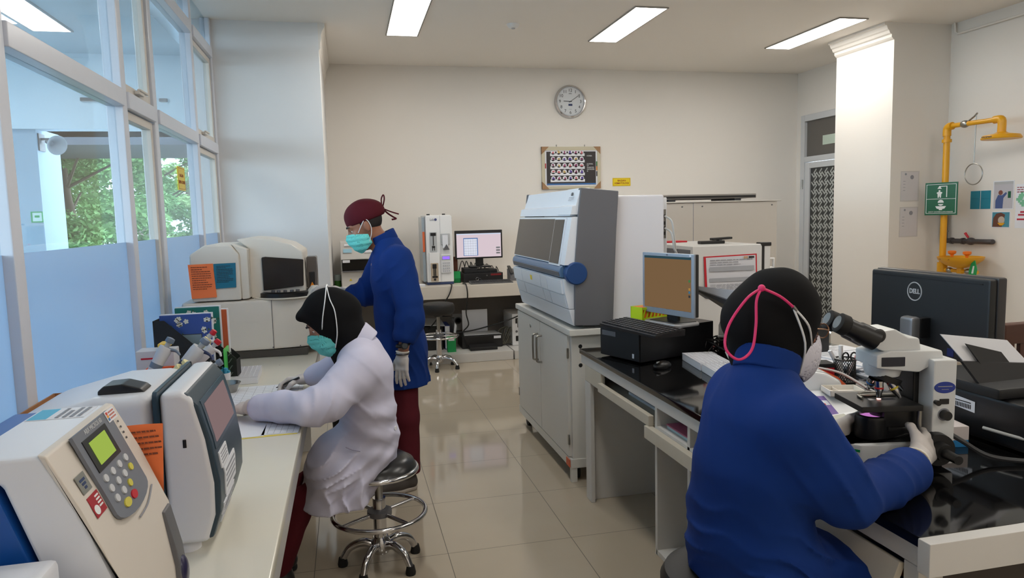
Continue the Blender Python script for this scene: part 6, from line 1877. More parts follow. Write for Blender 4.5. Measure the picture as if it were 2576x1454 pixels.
for k, (dx, dy, l_, tilt) in enumerate(((-0.02, -0.015, 0.05, (0.0, 0, -1)), (0.008, -0.02, 0.055, (0.55, -0.2, -1)), (0.02, 0.005, 0.05, (1.0, -0.1, -0.9)), (-0.02, 0.02, 0.04, (-0.1, 0.5, -1)))):
    p0 = Vector((-0.008 + dx, dy, 0.238)); d = Vector(tilt).normalized()
    ob = MB().tube([p0, p0 + d * l_ * 0.5, p0 + d * l_ * 0.75, p0 + d * l_], [0.012, 0.012, 0.008, 0.005], n=18).build('objective', M_CHROME, mic, 'chrome objective lens')
    MB().tube([p0 + d * l_ * 0.35, p0 + d * l_ * 0.45], [0.0125, 0.0125], n=18).build('colour_ring', mat('ring_%d' % k, ((200, 40, 40), (210, 190, 60), (150, 170, 200), (60, 120, 190))[k], 0.4), ob)
stg = MB().box(-0.112, 0.062, -0.085, 0.08, 0.165, 0.182, 0.002).build('stage', M_MB, mic, 'black mechanical stage')
MB().box(-0.07, 0.045, 0.02, 0.03, 0.182, 0.19, 0.002).build('slide_holder', M_STEEL, stg)
MB().tube([(-0.07, -0.005, 0.186), (-0.065, 0.03, 0.188), (-0.03, 0.045, 0.188), (0.0, 0.04, 0.188)], 0.004, n=6, res=5).build('slide_finger', M_STEEL, stg)
MB().box(-0.055, 0.02, -0.02, 0.006, 0.1822, 0.1835).build('slide', pane_mat('slide_glass', (240, 240, 245)), stg)
MB().lathe([(0.0, 0.0), (0.006, 0.0), (0.006, 0.001), (0.0, 0.001)], c=(-0.026, -0.012, 0.1838), n=14).build('light_spot', emit('warm_light_spot', (255, 190, 170), 1.2), stg, 'glowing spot under the objective')
MB().box(-0.03, 0.07, -0.05, 0.06, 0.11, 0.165, 0.004).build('condenser_carrier', M_MB, mic)
MB().tube([(-0.026, -0.012, 0.165), (-0.026, -0.012, 0.135)], [0.028, 0.022], n=20).build('condenser', M_MB, mic)
MB().tube([(0.06, -0.07, 0.165), (0.06, -0.07, 0.10)], [0.007, 0.007], n=14).build('stage_drive', M_STEEL, mic)
MB().tube([(0.06, -0.07, 0.10), (0.06, -0.07, 0.085)], [0.014, 0.014], n=16).build('stage_knob', M_MB, mic)
il = MB().lathe([(0.045, 0.0), (0.045, 0.06), (0.042, 0.068), (0.034, 0.07), (0.032, 0.066), (0.0, 0.066)], c=(-0.045, -0.01, 0.07), n=32).build('illuminator', M_MB, mic)
MB().lathe([(0.0, 0.003), (0.02, 0.002), (0.031, 0.0)], c=(-0.045, -0.01, 0.1362), n=24).build('illuminator_lens', emit('violet_lamp_glow', (190, 120, 190), 0.4), il, 'glowing violet illuminator lens')
MB().cyl((-0.02, -0.01, 0.10), (0.05, -0.03, 0.10), 0.022, n=20).build('collector_tube', M_MB, mic)
kn = MB().lathe([(0.0, 0.05), (0.024, 0.05), (0.026, 0.02), (0.045, 0.02), (0.047, -0.005), (0.0, -0.005)], c=(0.095, -0.09, 0.06), axis=(0, -1, 0), n=32).build('focus_knob', M_MB, mic, 'large black focus knob')
MB().lathe([(0.0, 0.06), (0.012, 0.06), (0.014, 0.0)], c=(0.095, -0.135, 0.06), axis=(0, -1, 0), n=24).build('fine_focus_knob', M_MB, kn)
MB().lathe([(0.0, 0.018), (0.013, 0.018), (0.014, 0.0)], c=(0.118, -0.088, 0.155), axis=(0, -1, 0), n=24).build('brightness_knob', M_MB, mic)
MB().lathe([(0.016, 0.0005), (0.018, 0.0005), (0.018, 0.0)], c=(0.118, -0.088, 0.155), axis=(0, -1, 0), n=24).build('knob_scale', M_FAINT, mic)
MB().box(0.104, 0.13, -0.091, -0.087, 0.185, 0.2, 0.001).build('power_switch', M_BLACK, mic)
MB().tube([(0.092, -0.089, 0.192), (0.092, -0.105, 0.192)], [0.006, 0.008], n=12).build('side_screw', M_BLACK, mic)
MB().lathe([(0.0, 0.0015), (0.029, 0.0015), (0.030, 0.0)], c=(0, 0, 0), n=40, M=Matrix.Translation((0.118, -0.088, 0.232)) @ Matrix.Rotation(R(90), 4, 'X') @ Matrix.Diagonal((1, 0.55, 1, 1))).build('oval_label', mat('oval_blue', (34, 56, 140), 0.35), mic, 'blue oval label')
b = MB().box(0.098, 0.138, -0.0902, -0.0895, 0.234, 0.2365).box(0.108, 0.128, -0.0902, -0.0895, 0.226, 0.2275)
b.build('label_print', M_FAINT, mic)
# head with binocular tubes
MB().prism([(-0.035, 0.330), (-0.05, 0.336), (-0.08, 0.354), (-0.055, 0.388), (-0.005, 0.394), (0.035, 0.370), (0.066, 0.366), (0.072, 0.330)], 'y', -0.05, 0.05, 0.006).build('head_prism', M_MW, mic)
for s in (-1, 1):
    p0 = Vector((-0.062, s * 0.033, 0.366)); d = Vector((-0.84, 0, 0.42)).normalized()
    tb = MB().tube([p0 - d * 0.01, p0 + d * 0.045, p0 + d * 0.05, p0 + d * 0.085], [0.032, 0.030, 0.026, 0.026], n=24).build('eyepiece_tube', M_MB, mic)
    MB().tube([p0 + d * 0.080, p0 + d * 0.085, p0 + d * 0.108, p0 + d * 0.112], [0.026, 0.030, 0.029, 0.022], n=24).build('eye_cup', M_RUBBER, tb)
    MB().lathe([(0.0, 0.001), (0.019, 0.0)], c=p0 + d * 0.1125, axis=d, n=20).build('eyepiece_lens', mat('eyepiece_glass', (120, 130, 136), 0.08), tb)
MB().ball((-0.052, -0.052, 0.376), (0.02, 0.006, 0.02)).build('tension_screw', M_MB, mic)
b = MB().box(-0.095, -0.04, -0.02, 0.02, 0.345, 0.378, 0.006).build('tube_bridge', M_MB, mic)
W_ = [(1.66, 1.70, ZG + 0.09), (1.70, 1.67, ZG + 0.06), (1.76, 1.63, ZG + 0.02), (1.86, 1.58, ZG + 0.01), (2.0, 1.52, ZG + 0.008), (2.2, 1.50, ZG + 0.008)]
single(W().tube(W_, 0.007, n=8, res=6), 'cable', mat('charcoal_cable', (44, 44, 46), 0.5), 'thick charcoal power cable from the microscope across the granite', 'cable')

# ---------------- monitor seen from behind
t = thing('monitor', 'large black monitor seen from behind with a round emblem', 'monitor', (2.23, 2.365, ZG))
W().box(2.235, 2.275, 2.065, 2.665, 0.965, 1.295, 0.008).build('screen_frame', mat('monitor_edge', (52, 50, 52), 0.35), t)
bk = W().box(2.205, 2.24, 2.07, 2.66, 0.97, 1.29, 0.010).build('rear_shell', mat('monitor_back', (24, 26, 28), 0.45, var=0.05), t)
W().box(2.2035, 2.2055, 2.10, 2.64, 1.268, 1.272).build('vent_line', M_BLACK, bk)
W().tube([(2.2045, 2.415 + 0.036 * math.cos(a), 1.215 + 0.036 * math.sin(a)) for a in [k * 0.1309 for k in range(48)]], 0.0024, n=6, closed=True).build('emblem_ring', M_LGREY, bk)
text('DELL', 0.026, M_LGREY, bk, (2.2042, 2.415, 1.215), (0, -1, 0), (0, 0, 1), ext=0.001, bold=0.0009, sx=0.92)
W().box(2.12, 2.165, 2.33, 2.40, ZG + 0.012, 1.125, 0.014).build('stand_column', mat('stand_silver', (140, 140, 142), 0.35, metal=0.6), t, 'silver stand column')
W().box(2.16, 2.21, 2.33, 2.39, 1.04, 1.12, 0.005).build('stand_bracket', M_BLACK, t)
W().box(2.05, 2.30, 2.24, 2.50, ZG, ZG + 0.014, 0.006).build('stand_foot', mat('stand_silver', (140, 140, 142), 0.35, metal=0.6), t)
W().box(2.2035, 2.206, 2.215, 2.245, 0.985, 1.015).build('small_sticker', mat('sticker_navy', (20, 36, 92), 0.4), bk)

# ---------------- printer at the right edge
t = thing('printer', 'black printer with a white sheet in its rear feed, right of the microscope', 'printer', (2.12, 1.78, ZG))
W().box(1.88, 2.45, 1.60, 1.98, ZG + 0.012, ZG + 0.155, 0.014).build('printer_body', M_BLACK, t)
W().box(1.86, 2.2, 1.70, 2.02, ZG + 0.155, ZG + 0.19, 0.01).build('printer_lid', M_MATT, t)
W().add([(1.868, 1.93, ZG + 0.135), (1.868, 1.84, ZG + 0.11), (1.868, 1.84, ZG + 0.075), (1.868, 1.93, ZG + 0.10)], [(0, 1, 2, 3)], False)
lb = W().add([(1.8785, 1.93, ZG + 0.135), (1.8785, 1.80, ZG + 0.125), (1.8785, 1.80, ZG + 0.09), (1.8785, 1.93, ZG + 0.10)], [(0, 1, 2, 3)], False).build('barcode_label', M_PAPER, t, 'white barcode label')
b = W()
for k in range(12):
    b.box(1.8775, 1.8782, 1.815 + 0.006 * k, 1.818 + 0.006 * k, ZG + 0.098, ZG + 0.112)
b.box(1.8775, 1.8782, 1.815, 1.92, ZG + 0.116, ZG + 0.119)
b.build('barcode', M_INK, lb)


def leaning(b, x0, x1, y, z0, z1, lean, th, shear):
    P = [(x0 + shear, y, z0), (x1 + shear, y, z0 - 0.02), (x1, y + lean, z1 - 0.035), (x0, y + lean, z1)]
    P = P + [(p[0], p[1] + th, p[2]) for p in P]
    return b.add(P, [(0, 1, 2, 3), (7, 6, 5, 4), (0, 4, 5, 1), (1, 5, 6, 2), (2, 6, 7, 3), (3, 7, 4, 0)], False)


leaning(W(), 1.80, 2.10, 1.70, ZG + 0.18, 1.03, 0.05, 0.010, 0.05)
sup = leaning(W(), 1.835, 2.20, 1.76, ZG + 0.15, 1.075, 0.05, 0.012, 0.055).build('paper_support', M_MATT, t)
leaning(W(), 1.795, 2.05, 1.785, ZG + 0.15, 1.155, 0.07, 0.004, 0.13).build('fed_paper', M_PAPER, t, 'white sheet in the feed')
leaning(W(), 1.865, 2.0, 1.768, 0.95, 1.125, 0.06, 0.006, 0.10).build('paper_rest', M_MATT, t)
for xx in (1.95, 2.40):
    for yy in (1.65, 1.93):
        W().cyl((xx, yy, ZG), (xx, yy, ZG + 0.014), 0.014, n=12).build('foot', M_RUBBER, t)
t = thing('reagent_box', 'white and blue carton between the microscope and the right edge printer', 'box', (1.775, 1.84, ZG), R(-12))
MB().box(-0.07, 0.06, -0.07, 0.06, 0, 0.022, 0.002).build('box_base', mat('carton_blue', (46, 130, 190), 0.45), t)
MB().box(-0.07, 0.06, -0.07, 0.06, 0.022, 0.065, 0.002).build('box_body', mat('carton_white', (216, 206, 204), 0.5), t)
single(W().tube([(1.86, 1.75, ZG + 0.06), (1.9, 1.595, ZG + 0.055), (2.0, 1.57, ZG + 0.05), (2.12, 1.575, ZG + 0.06), (2.3, 1.58, ZG + 0.058)], 0.005, n=8, res=6), 'cable', M_CABLEW, 'white cable along the front of the right edge printer', 'cable')

# ---------------- stools with the seated people
stool('worn black stool with chrome rim and foot ring under the person in the lilac coat', (0.085, 3.16, 0), 0.452, 0.06, 0.172, 0.245, 0.205, 0.175, R(25), 'rim', R(10))
stool('black cushioned stool under the seated person in the blue gown', (0.96, 1.67, 0), 0.60, 0.09, 0.18, 0.26, 0.2, 0.2, R(10), 'pad')

# wooden chair beyond the bench
t = thing('wooden_chair', 'dark brown wooden chair cut off at the right edge behind the bench', 'chair', (3.02, 2.35, 0))
M_WD = mat('dark_wood', (74, 40, 28), 0.4, var=0.15, vscale=8, stretch=(1, 1, 8))
MB().box(-0.22, 0.22, -0.22, 0.22, 0.42, 0.46, 0.01).build('seat', M_WD, t)
for sx in (-0.2, 0.2):
    MB().box(sx - 0.02, sx + 0.02, -0.22, -0.18, 0, 0.42, 0.004).build('leg', M_WD, t)
    MB().box(sx - 0.02, sx + 0.02, 0.18, 0.22, 0, 1.0, 0.004).build('leg', M_WD, t)
MB().box(-0.24, 0.24, 0.175, 0.225, 0.94, 1.03, 0.008).build('top_rail', M_WD, t)
for sx in (-0.12, 0.0, 0.12):
    MB().box(sx - 0.02, sx + 0.02, 0.19, 0.21, 0.46, 0.94, 0.003).build('back_slat', M_WD, t)

# ================================================================== RIGHT WALL
t = thing('safety_shower', 'yellow emergency shower and eye wash station on the right wall', 'emergency shower', (5.6, 5.80, 0))
P0 = (5.6, 5.80)
W().cyl((P0[0], P0[1], 0.02), (P0[0], P0[1], 2.24), 0.029, n=20).build('standpipe', M_YELLOW, t)
W().lathe([(0.0, 0.0), (0.11, 0.0), (0.11, 0.015), (0.035, 0.025), (0.035, 0.06)], c=(P0[0], P0[1], 0), n=28).build('floor_flange', M_YELLOW, t)
W().tube([(P0[0], P0[1], 2.20), (P0[0], P0[1], 2.26), (P0[0], P0[1] - 0.02, 2.285), (P0[0], P0[1] - 0.06, 2.29)], 0.036, n=16, res=4).build('elbow', M_YELLOW, t)
W().cyl((P0[0], P0[1], 2.14), (P0[0], P0[1], 2.17), 0.042, n=20).build('pipe_collar', M_YELLOW, t)
W().tube([(5.6, 5.74, 2.29), (5.6, 5.27, 2.285)], 0.022, n=16).build('shower_arm', M_YELLOW, t)
W().tube([(5.6, 5.29, 2.285), (5.6, 5.235, 2.285), (5.6, 5.215, 2.265), (5.6, 5.215, 2.17)], 0.034, n=16, res=3).build('arm_elbow', M_YELLOW, t)
W().lathe([(0.0, 0.07), (0.03, 0.065), (0.06, 0.05), (0.14, 0.035), (0.155, 0.01), (0.15, 0.0), (0.0, 0.0)], c=(5.6, 5.215, 2.11), n=40).build('shower_head', M_YELLOW, t)
vb = W().ball((5.6, 5.60, 2.288), (0.032, 0.05, 0.034)).build('shower_valve', M_STEEL, t, 'steel shower valve')
W().tube([(5.6, 5.58, 2.30), (5.6, 5.50, 2.345), (5.6, 5.47, 2.37)], 0.008, n=8).build('valve_lever', M_STEEL, vb)
W().cyl((5.6, 5.48, 2.36), (5.6, 5.485, 1.92), 0.004, n=8).build('pull_rod', M_STEEL, t)
W().tube([(5.6, 5.485 + 0.095 * math.cos(a), 1.825 + 0.095 * math.sin(a)) for a in [k * 0.1571 for k in range(40)]], 0.005, n=8, closed=True).build('pull_ring', M_STEEL, t)
W().lathe([(0.0, 0.0), (0.05, 0.0), (0.13, 0.03), (0.185, 0.075), (0.195, 0.105), (0.187, 0.105), (0.17, 0.08), (0.12, 0.04), (0.0, 0.02)], c=(5.6, 5.59, 0.96), n=44).build('eye_wash_bowl', M_YELLOW, t)
for yy in (5.67, 5.50):
    W().lathe([(0.0, 0.0), (0.012, 0.0), (0.014, 0.02), (0.035, 0.035), (0.036, 0.055), (0.02, 0.06), (0.0, 0.058)], c=(5.58, yy, 1.06), n=20).build('spray_head', mat('orange_cap', (232, 120, 30), 0.4), t, 'orange spray head')
W().cyl((5.6, 5.80, 0.93), (5.6, 5.40, 0.93), 0.018, n=14).build('bowl_pipe', M_YELLOW, t)
W().cyl((5.6, 5.80, 0.90), (5.6, 5.80, 1.0), 0.045, n=18).build('pipe_tee', M_YELLOW, t)
W().cyl((5.6, 5.59, 0.87), (5.6, 5.59, 0.965), 0.03, n=16).build('bowl_drain', M_YELLOW, t)
for yy in (5.71, 5.50):
    W().ball((5.6, yy, 0.93), (0.03, 0.035, 0.028)).build('bowl_valve', M_STEEL, t)
pd = W().prism([(5.46, 0.89), (5.385, 0.89), (5.375, 0.96), (5.40, 1.04), (5.43, 1.03), (5.46, 0.95)], 'x', 5.565, 5.573).build('push_flag', M_GREEN, t, 'green push handle')
W().prism([(5.43, 0.92), (5.41, 0.92), (5.40, 0.99), (5.415, 0.99)], 'x', 5.563, 5.565).build('flag_symbol', M_WINK, pd)
text('KRUSMAN', 0.024, M_INK, t, (5.418, 5.59, 1.048), (0, -1, 0), (0.1, 0, 1), ext=0.001)
text('KRUSMAN', 0.022, M_INK, t, (5.445, 5.215, 2.128), (0, -1, 0), (0, 0, 1), ext=0.001)
sg = thing('safety_sign', 'green emergency shower sign hung on the yellow standpipe', 'sign', (5.55, 5.79, 1.455))
M_SG = mat('safety_green', (16, 92, 62), 0.4, var=0.02)
SA = Vector((0.10, -0.30, 0)).normalized()
Ms = Matrix(((SA.x, 0.9487, 0, 0), (SA.y, 0.3162, 0, 0), (0, 0, 1, 0), (0, 0, 0, 1)))
sp_ = MB().box(-0.150, 0.150, -0.004, 0.004, 0, 0.31, M=Ms).build('sign_plate', M_SG, sg)
b = MB()
for (a0, a1, c0, c1) in ((-0.138, 0.138, 0.016, 0.020), (-0.138, 0.138, 0.290, 0.294), (-0.138, -0.134, 0.020, 0.29), (0.134, 0.138, 0.020, 0.29), (-0.138, 0.138, 0.152, 0.156)):
    b.box(a0, a1, -0.0052, -0.004, c0, c1, M=Ms)
b.build('sign_border', M_WINK, sp_)
b = MB()
b.box(0.048, 0.056, -0.0052, -0.004, 0.17, 0.275, M=Ms).box(-0.02, 0.056, -0.0052, -0.004, 0.27, 0.277, M=Ms)
b.prism([(-0.035, 0.25), (0.005, 0.25), (-0.008, 0.27), (-0.022, 0.27)], 'y', -0.0052, -0.004, M=Ms)
b.prism([(-0.03, 0.166), (-0.02, 0.166), (-0.015, 0.19), (-0.010, 0.166), (0.0, 0.166), (0.002, 0.2), (0.012, 0.212), (0.006, 0.22), (-0.03, 0.22), (-0.042, 0.212), (-0.032, 0.2)], 'y', -0.0052, -0.004, M=Ms)
b.lathe([(0.0, 0.0012), (0.009, 0.0012), (0.009, 0.0)], n=14, M=Ms @ Matrix.Translation((-0.015, -0.004, 0.229)) @ Matrix.Rotation(R(90), 4, 'X'))
b.lathe([(0.0, 0.0012), (0.028, 0.0012), (0.028, 0.0)], n=20, M=Ms @ Matrix.Translation((0.0, -0.004, 0.118)) @ Matrix.Rotation(R(90), 4, 'X'))
b.prism([(-0.05, 0.085), (0.05, 0.085), (0.035, 0.062), (0.015, 0.058), (0.015, 0.048), (-0.015, 0.048), (-0.015, 0.058), (-0.035, 0.062)], 'y', -0.0052, -0.004, M=Ms)
b.build('pictogram', M_WINK, sp_)
MB().box(-0.03, 0.03, -0.0062, -0.0053, 0.105, 0.118, M=Ms).build('goggles', M_SG, sp_)
text('SAFETY SHOWER & EYE WASHER', 0.0155, M_WINK, sp_, tuple(Ms @ Vector((0, -0.0048, 0.031))), SA, (0, 0, 1), world=False)
t = thing('water_pipe', 'grey water pipe with a red valve lever behind the yellow shower', 'pipe', (5.8, 5.85, 1.18))
M_GP = mat('grey_pipe', (66, 62, 64), 0.45, var=0.05)
W().tube([(5.815, 6.03, 1.62), (5.80, 6.0, 1.63), (5.80, 5.995, 1.60), (5.80, 5.99, 1.26), (5.80, 5.985, 1.21), (5.80, 5.95, 1.198), (5.80, 5.5, 1.20), (5.845, 5.49, 1.20)], 0.024, n=12, res=4).build('pipe', M_GP, t)
W().ball((5.80, 5.68, 1.20), (0.034, 0.05, 0.036)).build('valve_body', M_GP, t)
W().tube([(5.78, 5.69, 1.235), (5.77, 5.72, 1.28)], [0.010, 0.012], n=8).build('valve_lever', M_RED, t, 'red valve lever')
for (yy, zz) in ((5.99, 1.54), (5.99, 1.29)):
    W().tube([(5.80 + 0.03 * math.cos(a), 5.99 + 0.03 * math.sin(a), zz) for a in [k * 0.5236 for k in range(12)]], 0.006, n=6, closed=True).build('pipe_clamp', M_STEEL, t)
for yy in (5.90, 5.77):
    W().cyl((5.80, yy - 0.012, 1.199), (5.80, yy + 0.012, 1.199), 0.031, n=16).build('union_nut', M_GP, t)


def wall_sheet(nm, lab, cat, y0_, y1_, z0, z1, plate, cat2=None):
    t = thing(nm, lab, cat, (X1, (y0_ + y1_) / 2, z0))
    o = W().box(X1 - 0.003, X1, y0_, y1_, z0, z1).build('sheet', plate, t)
    return t, o


for (zz, lab) in ((1.605, 'printed notice on the right pillar face, the upper of two'), (1.255, 'printed notice on the right pillar face, the lower of two')):
    t = thing('printed_notice', lab, 'notice', (5.42, 6.05, zz))
    o = W().box(5.318, 5.53, 6.046, 6.049, zz - 0.01, zz + 0.285).build('plastic_sleeve', mat('clear_sleeve', (204, 200, 198), 0.25), t)
    W().box(5.325, 5.515, 6.0445, 6.046, zz, zz + 0.275).build('sheet', mat('notice_paper', (206, 202, 204), 0.6), o)
    print_lines(W(), (5.395, 6.044, zz + 0.20), (0.11, 0, 0), (0, 0, -0.18), 16, int(zz * 100), fill=0.35, lift=-0.0008).build('notice_print', M_FAINT, o)
    W().lathe([(0.0, 0.0015), (0.021, 0.001), (0.021, 0.0)], c=(5.445, 6.0445, zz + 0.225), axis=(0, -1, 0), n=18).build('round_seal', M_FAINT, o)
    W().lathe([(0.0, 0.0015), (0.011, 0.001), (0.011, 0.0)], c=(5.372, 6.0445, zz + 0.255), axis=(0, -1, 0), n=14).build('crest', M_FAINT, o)
    b = W()
    for k in range(4):
        b.box(5.345, 5.37, 6.0435, 6.0445, zz + 0.185 - 0.03 * k, zz + 0.189 - 0.03 * k)
    b.build('margin_print', M_FAINT, o)
for (a, e, lab) in ((5.645, 5.75, 'teal plain card on the right wall, left of the pair'), (5.53, 5.636, 'teal plain card on the right wall, right of the pair')):
    t, o = wall_sheet('teal_card', lab, 'card', a, e, 1.505, 1.675, mat('teal_wall_card', (34, 128, 150), 0.45))
    W().box(X1 - 0.0036, X1 - 0.003, a + 0.012, e - 0.012, 1.60, 1.603).build('card_print', mat('teal_print', (26, 104, 126), 0.5), o)
t, o = wall_sheet('photo_print', 'photo of a person in blue raising an arm, taped on the right wall', 'photograph', 5.292, 5.505, 1.498, 1.757, M_PAPER)
W().box(X1 - 0.0038, X1 - 0.003, 5.30, 5.495, 1.506, 1.75).build('photo_wall', mat('photo_grey', (186, 184, 190), 0.5), o)
W().prism([(5.475, 1.507), (5.40, 1.507), (5.395, 1.60), (5.36, 1.64), (5.37, 1.655), (5.41, 1.625), (5.45, 1.63), (5.475, 1.58)], 'x', X1 - 0.0046, X1 - 0.0038).build('photo_figure', mat('photo_blue', (70, 90, 140), 0.5), o)
W().lathe([(0.0, 0.001), (0.022, 0.001), (0.022, 0.0)], c=(X1 - 0.0038, 5.425, 1.65), axis=(-1, 0, 0), n=16).build('photo_head', mat('photo_skin', (120, 70, 60), 0.5), o)
W().box(X1 - 0.0046, X1 - 0.0038, 5.32, 5.35, 1.60, 1.66).build('photo_sign', M_SG, o)
W().box(X1 - 0.0046, X1 - 0.0038, 5.30, 5.495, 1.725, 1.75).build('photo_ceiling', M_LGREY, o)
t, o = wall_sheet('photo_print', 'photo of a face rinsed over a yellow bowl, below the other wall photo', 'photograph', 5.318, 5.51, 1.33, 1.478, M_PAPER)
W().box(X1 - 0.0038, X1 - 0.003, 5.325, 5.502, 1.337, 1.472).build('photo_back', mat('photo_teal', (70, 140, 160), 0.5), o)
W().prism([(5.495, 1.338), (5.40, 1.338), (5.38, 1.40), (5.37, 1.45), (5.41, 1.468), (5.46, 1.46), (5.49, 1.42)], 'x', X1 - 0.0046, X1 - 0.0038).build('photo_hair', mat('photo_brown', (104, 66, 52), 0.5), o)
W().lathe([(0.0, 0.001), (0.034, 0.001), (0.034, 0.0)], c=(X1 - 0.0046, 5.405, 1.40), axis=(-1, 0, 0), n=20).build('photo_water', mat('photo_pale', (190, 176, 160), 0.5), o)
W().prism([(5.445, 1.375), (5.365, 1.375), (5.39, 1.352), (5.42, 1.352)], 'x', X1 - 0.0062, X1 - 0.0056).build('photo_bowl', M_YELLOW, o)
t, o = wall_sheet('wall_chart', 'white chart with green crosses and red print at the right edge of the wall', 'chart', 4.95, 5.27, 1.33, 1.72, M_PAPER)
b = W()
for (a, z) in ((5.21, 1.62), (5.235, 1.585), (5.20, 1.55), (5.15, 1.585)):
    b.box(X1 - 0.004, X1 - 0.003, a - 0.012, a + 0.012, z - 0.03, z + 0.03).box(X1 - 0.0041, X1 - 0.0031, a - 0.03, a + 0.03, z - 0.012, z + 0.012)
b.build('green_crosses', mat('cross_green', (120, 186, 150), 0.5), o)
print_lines(W(), (X1 - 0.0034, 5.26, 1.70), (0, -0.28, 0), (0, 0, -0.06), 3, 4, fill=0.4, lift=0.0006).build('chart_title', mat('dull_red', (150, 70, 80), 0.5), o)
b = W()
for (a0, a1, z0, z1) in ((5.02, 5.22, 1.465, 1.48), (5.02, 5.24, 1.44, 1.455), (5.0, 5.25, 1.40, 1.415)):
    b.box(X1 - 0.004, X1 - 0.003, a0, a1, z0, z1)
b.build('chart_red_bars', mat('chart_red', (176, 36, 60), 0.5), o)

# ================================================================== PEOPLE
M_SKIN = mat('skin_tan', (172, 118, 92), 0.5, var=0.05, vscale=30)
M_SKIN2 = mat('skin_brown', (146, 96, 72), 0.5, var=0.05, vscale=30)
M_GLOVE = mat('latex_glove', (196, 190, 186), 0.45, var=0.03, vscale=40)
M_COATL = mat('lilac_white_cotton', (200, 199, 219), 0.85, var=0.02, vscale=20, spec=0.2)
M_COATB = mat('royal_blue_cotton', (15, 48, 114), 0.85, var=0.06, vscale=14, spec=0.2)
M_HIJAB = mat('black_jersey', (13, 13, 15), 0.9, var=0.15, vscale=25, spec=0.2)
M_MAROON = mat('maroon_cotton', (78, 20, 30), 0.85, var=0.08, vscale=20, spec=0.2)
M_MASK = mat('mint_mask', (112, 208, 200), 0.75, var=0.03, spec=0.2)
M_MASKW = mat('pale_mask', (206, 204, 214), 0.7, var=0.02, spec=0.2)
M_EYEW = mat('eye_white', (225, 220, 214), 0.3)
M_DARK = mat('dark_hair', (26, 20, 18), 0.7)


def frame(fwd, up):
    f = Vector(fwd).normalized(); u = Vector(up); u = (u - f * u.dot(f)).normalized()
    s = u.cross(f)          # points to the person's left
    return f, s, u


class Head:
    """head-local axes: x forward, y to the person's left, z up; origin mid-skull"""

    def __init__(self, c, fwd, up=(0, 0, 1), k=1.0):
        self.c = np.array(c, float); self.f, self.s, self.u = frame(fwd, up)
        self.Rm = np.array([self.f, self.s, self.u]).T
        self.k = k

    def loc(self, P): return ((P - self.c) @ self.Rm) / self.k

    def at(self, p): return Vector(self.c + self.Rm @ (np.array(p, float) * self.k))

    def skull(self, P):
        q = self.loc(P)
        d = ellip(q, (-0.005, 0, 0.03), (0.098, 0.076, 0.095))
        d = smin(d, ellip(q, (0.03, 0, -0.04), (0.066, 0.062, 0.085)), 0.03)
        d = smin(d, ellip(q, (0.055, 0, -0.105), (0.030, 0.030, 0.025)), 0.03)       # chin
        d = smin(d, capsule(q, (0.092, 0, 0.008), (0.108, 0, -0.032), 0.009, 0.015), 0.012)   # nose
        for s in (-1, 1):
            d = smin(d, capsule(q, (0.103, s * 0.008, -0.036), (0.098, s * 0.013, -0.036), 0.008), 0.008)
            d = smax(d, -ellip(q, (0.096, s * 0.033, 0.003), (0.014, 0.019, 0.011)), 0.012)   # eye sockets
            d = smin(d, capsule(q, (0.090, s * 0.014, 0.020), (0.078, s * 0.05, 0.022), 0.009), 0.012)  # brow ridge
            d = smin(d, ellip(q, (0.068, s * 0.042, -0.03), (0.02, 0.02, 0.018)), 0.02)      # cheek
            d = smin(d, ellip(q, (-0.005, s * 0.078, -0.008), (0.019, 0.009, 0.032)), 0.006)   # ears
            d = smin(d, ellip(q, (-0.002, s * 0.078, -0.032), (0.011, 0.007, 0.013)), 0.006)
        d = smin(d, capsule(q, (0.094, -0.018, -0.066), (0.094, 0.018, -0.066), 0.0065), 0.006)   # lips
        d = smin(d, capsule(q, (0.091, -0.015, -0.077), (0.091, 0.015, -0.077), 0.008), 0.006)
        return d * self.k

    def details(self, parent, skin):
        for s in (-1, 1):
            o = W().ball(self.at((0.0775, s * 0.033, 0.002)), 0.0115 * self.k, 14, 10).build('eye', M_EYEW, parent)
            W().ball(self.at((0.085, s * 0.034, -0.001)), 0.0050 * self.k, 10, 8).build('iris', M_DARK, o)
            W().tube([self.at((0.102, s * 0.016, 0.024)), self.at((0.099, s * 0.034, 0.030)), self.at((0.086, s * 0.054, 0.024))], [0.003, 0.0038, 0.002], n=6, res=4).build('eyebrow', M_DARK, parent)
            W().ball(self.at((0.077, s * 0.033, 0.0062)), 0.0125 * self.k, 14, 10).build('eyelid', skin, parent)


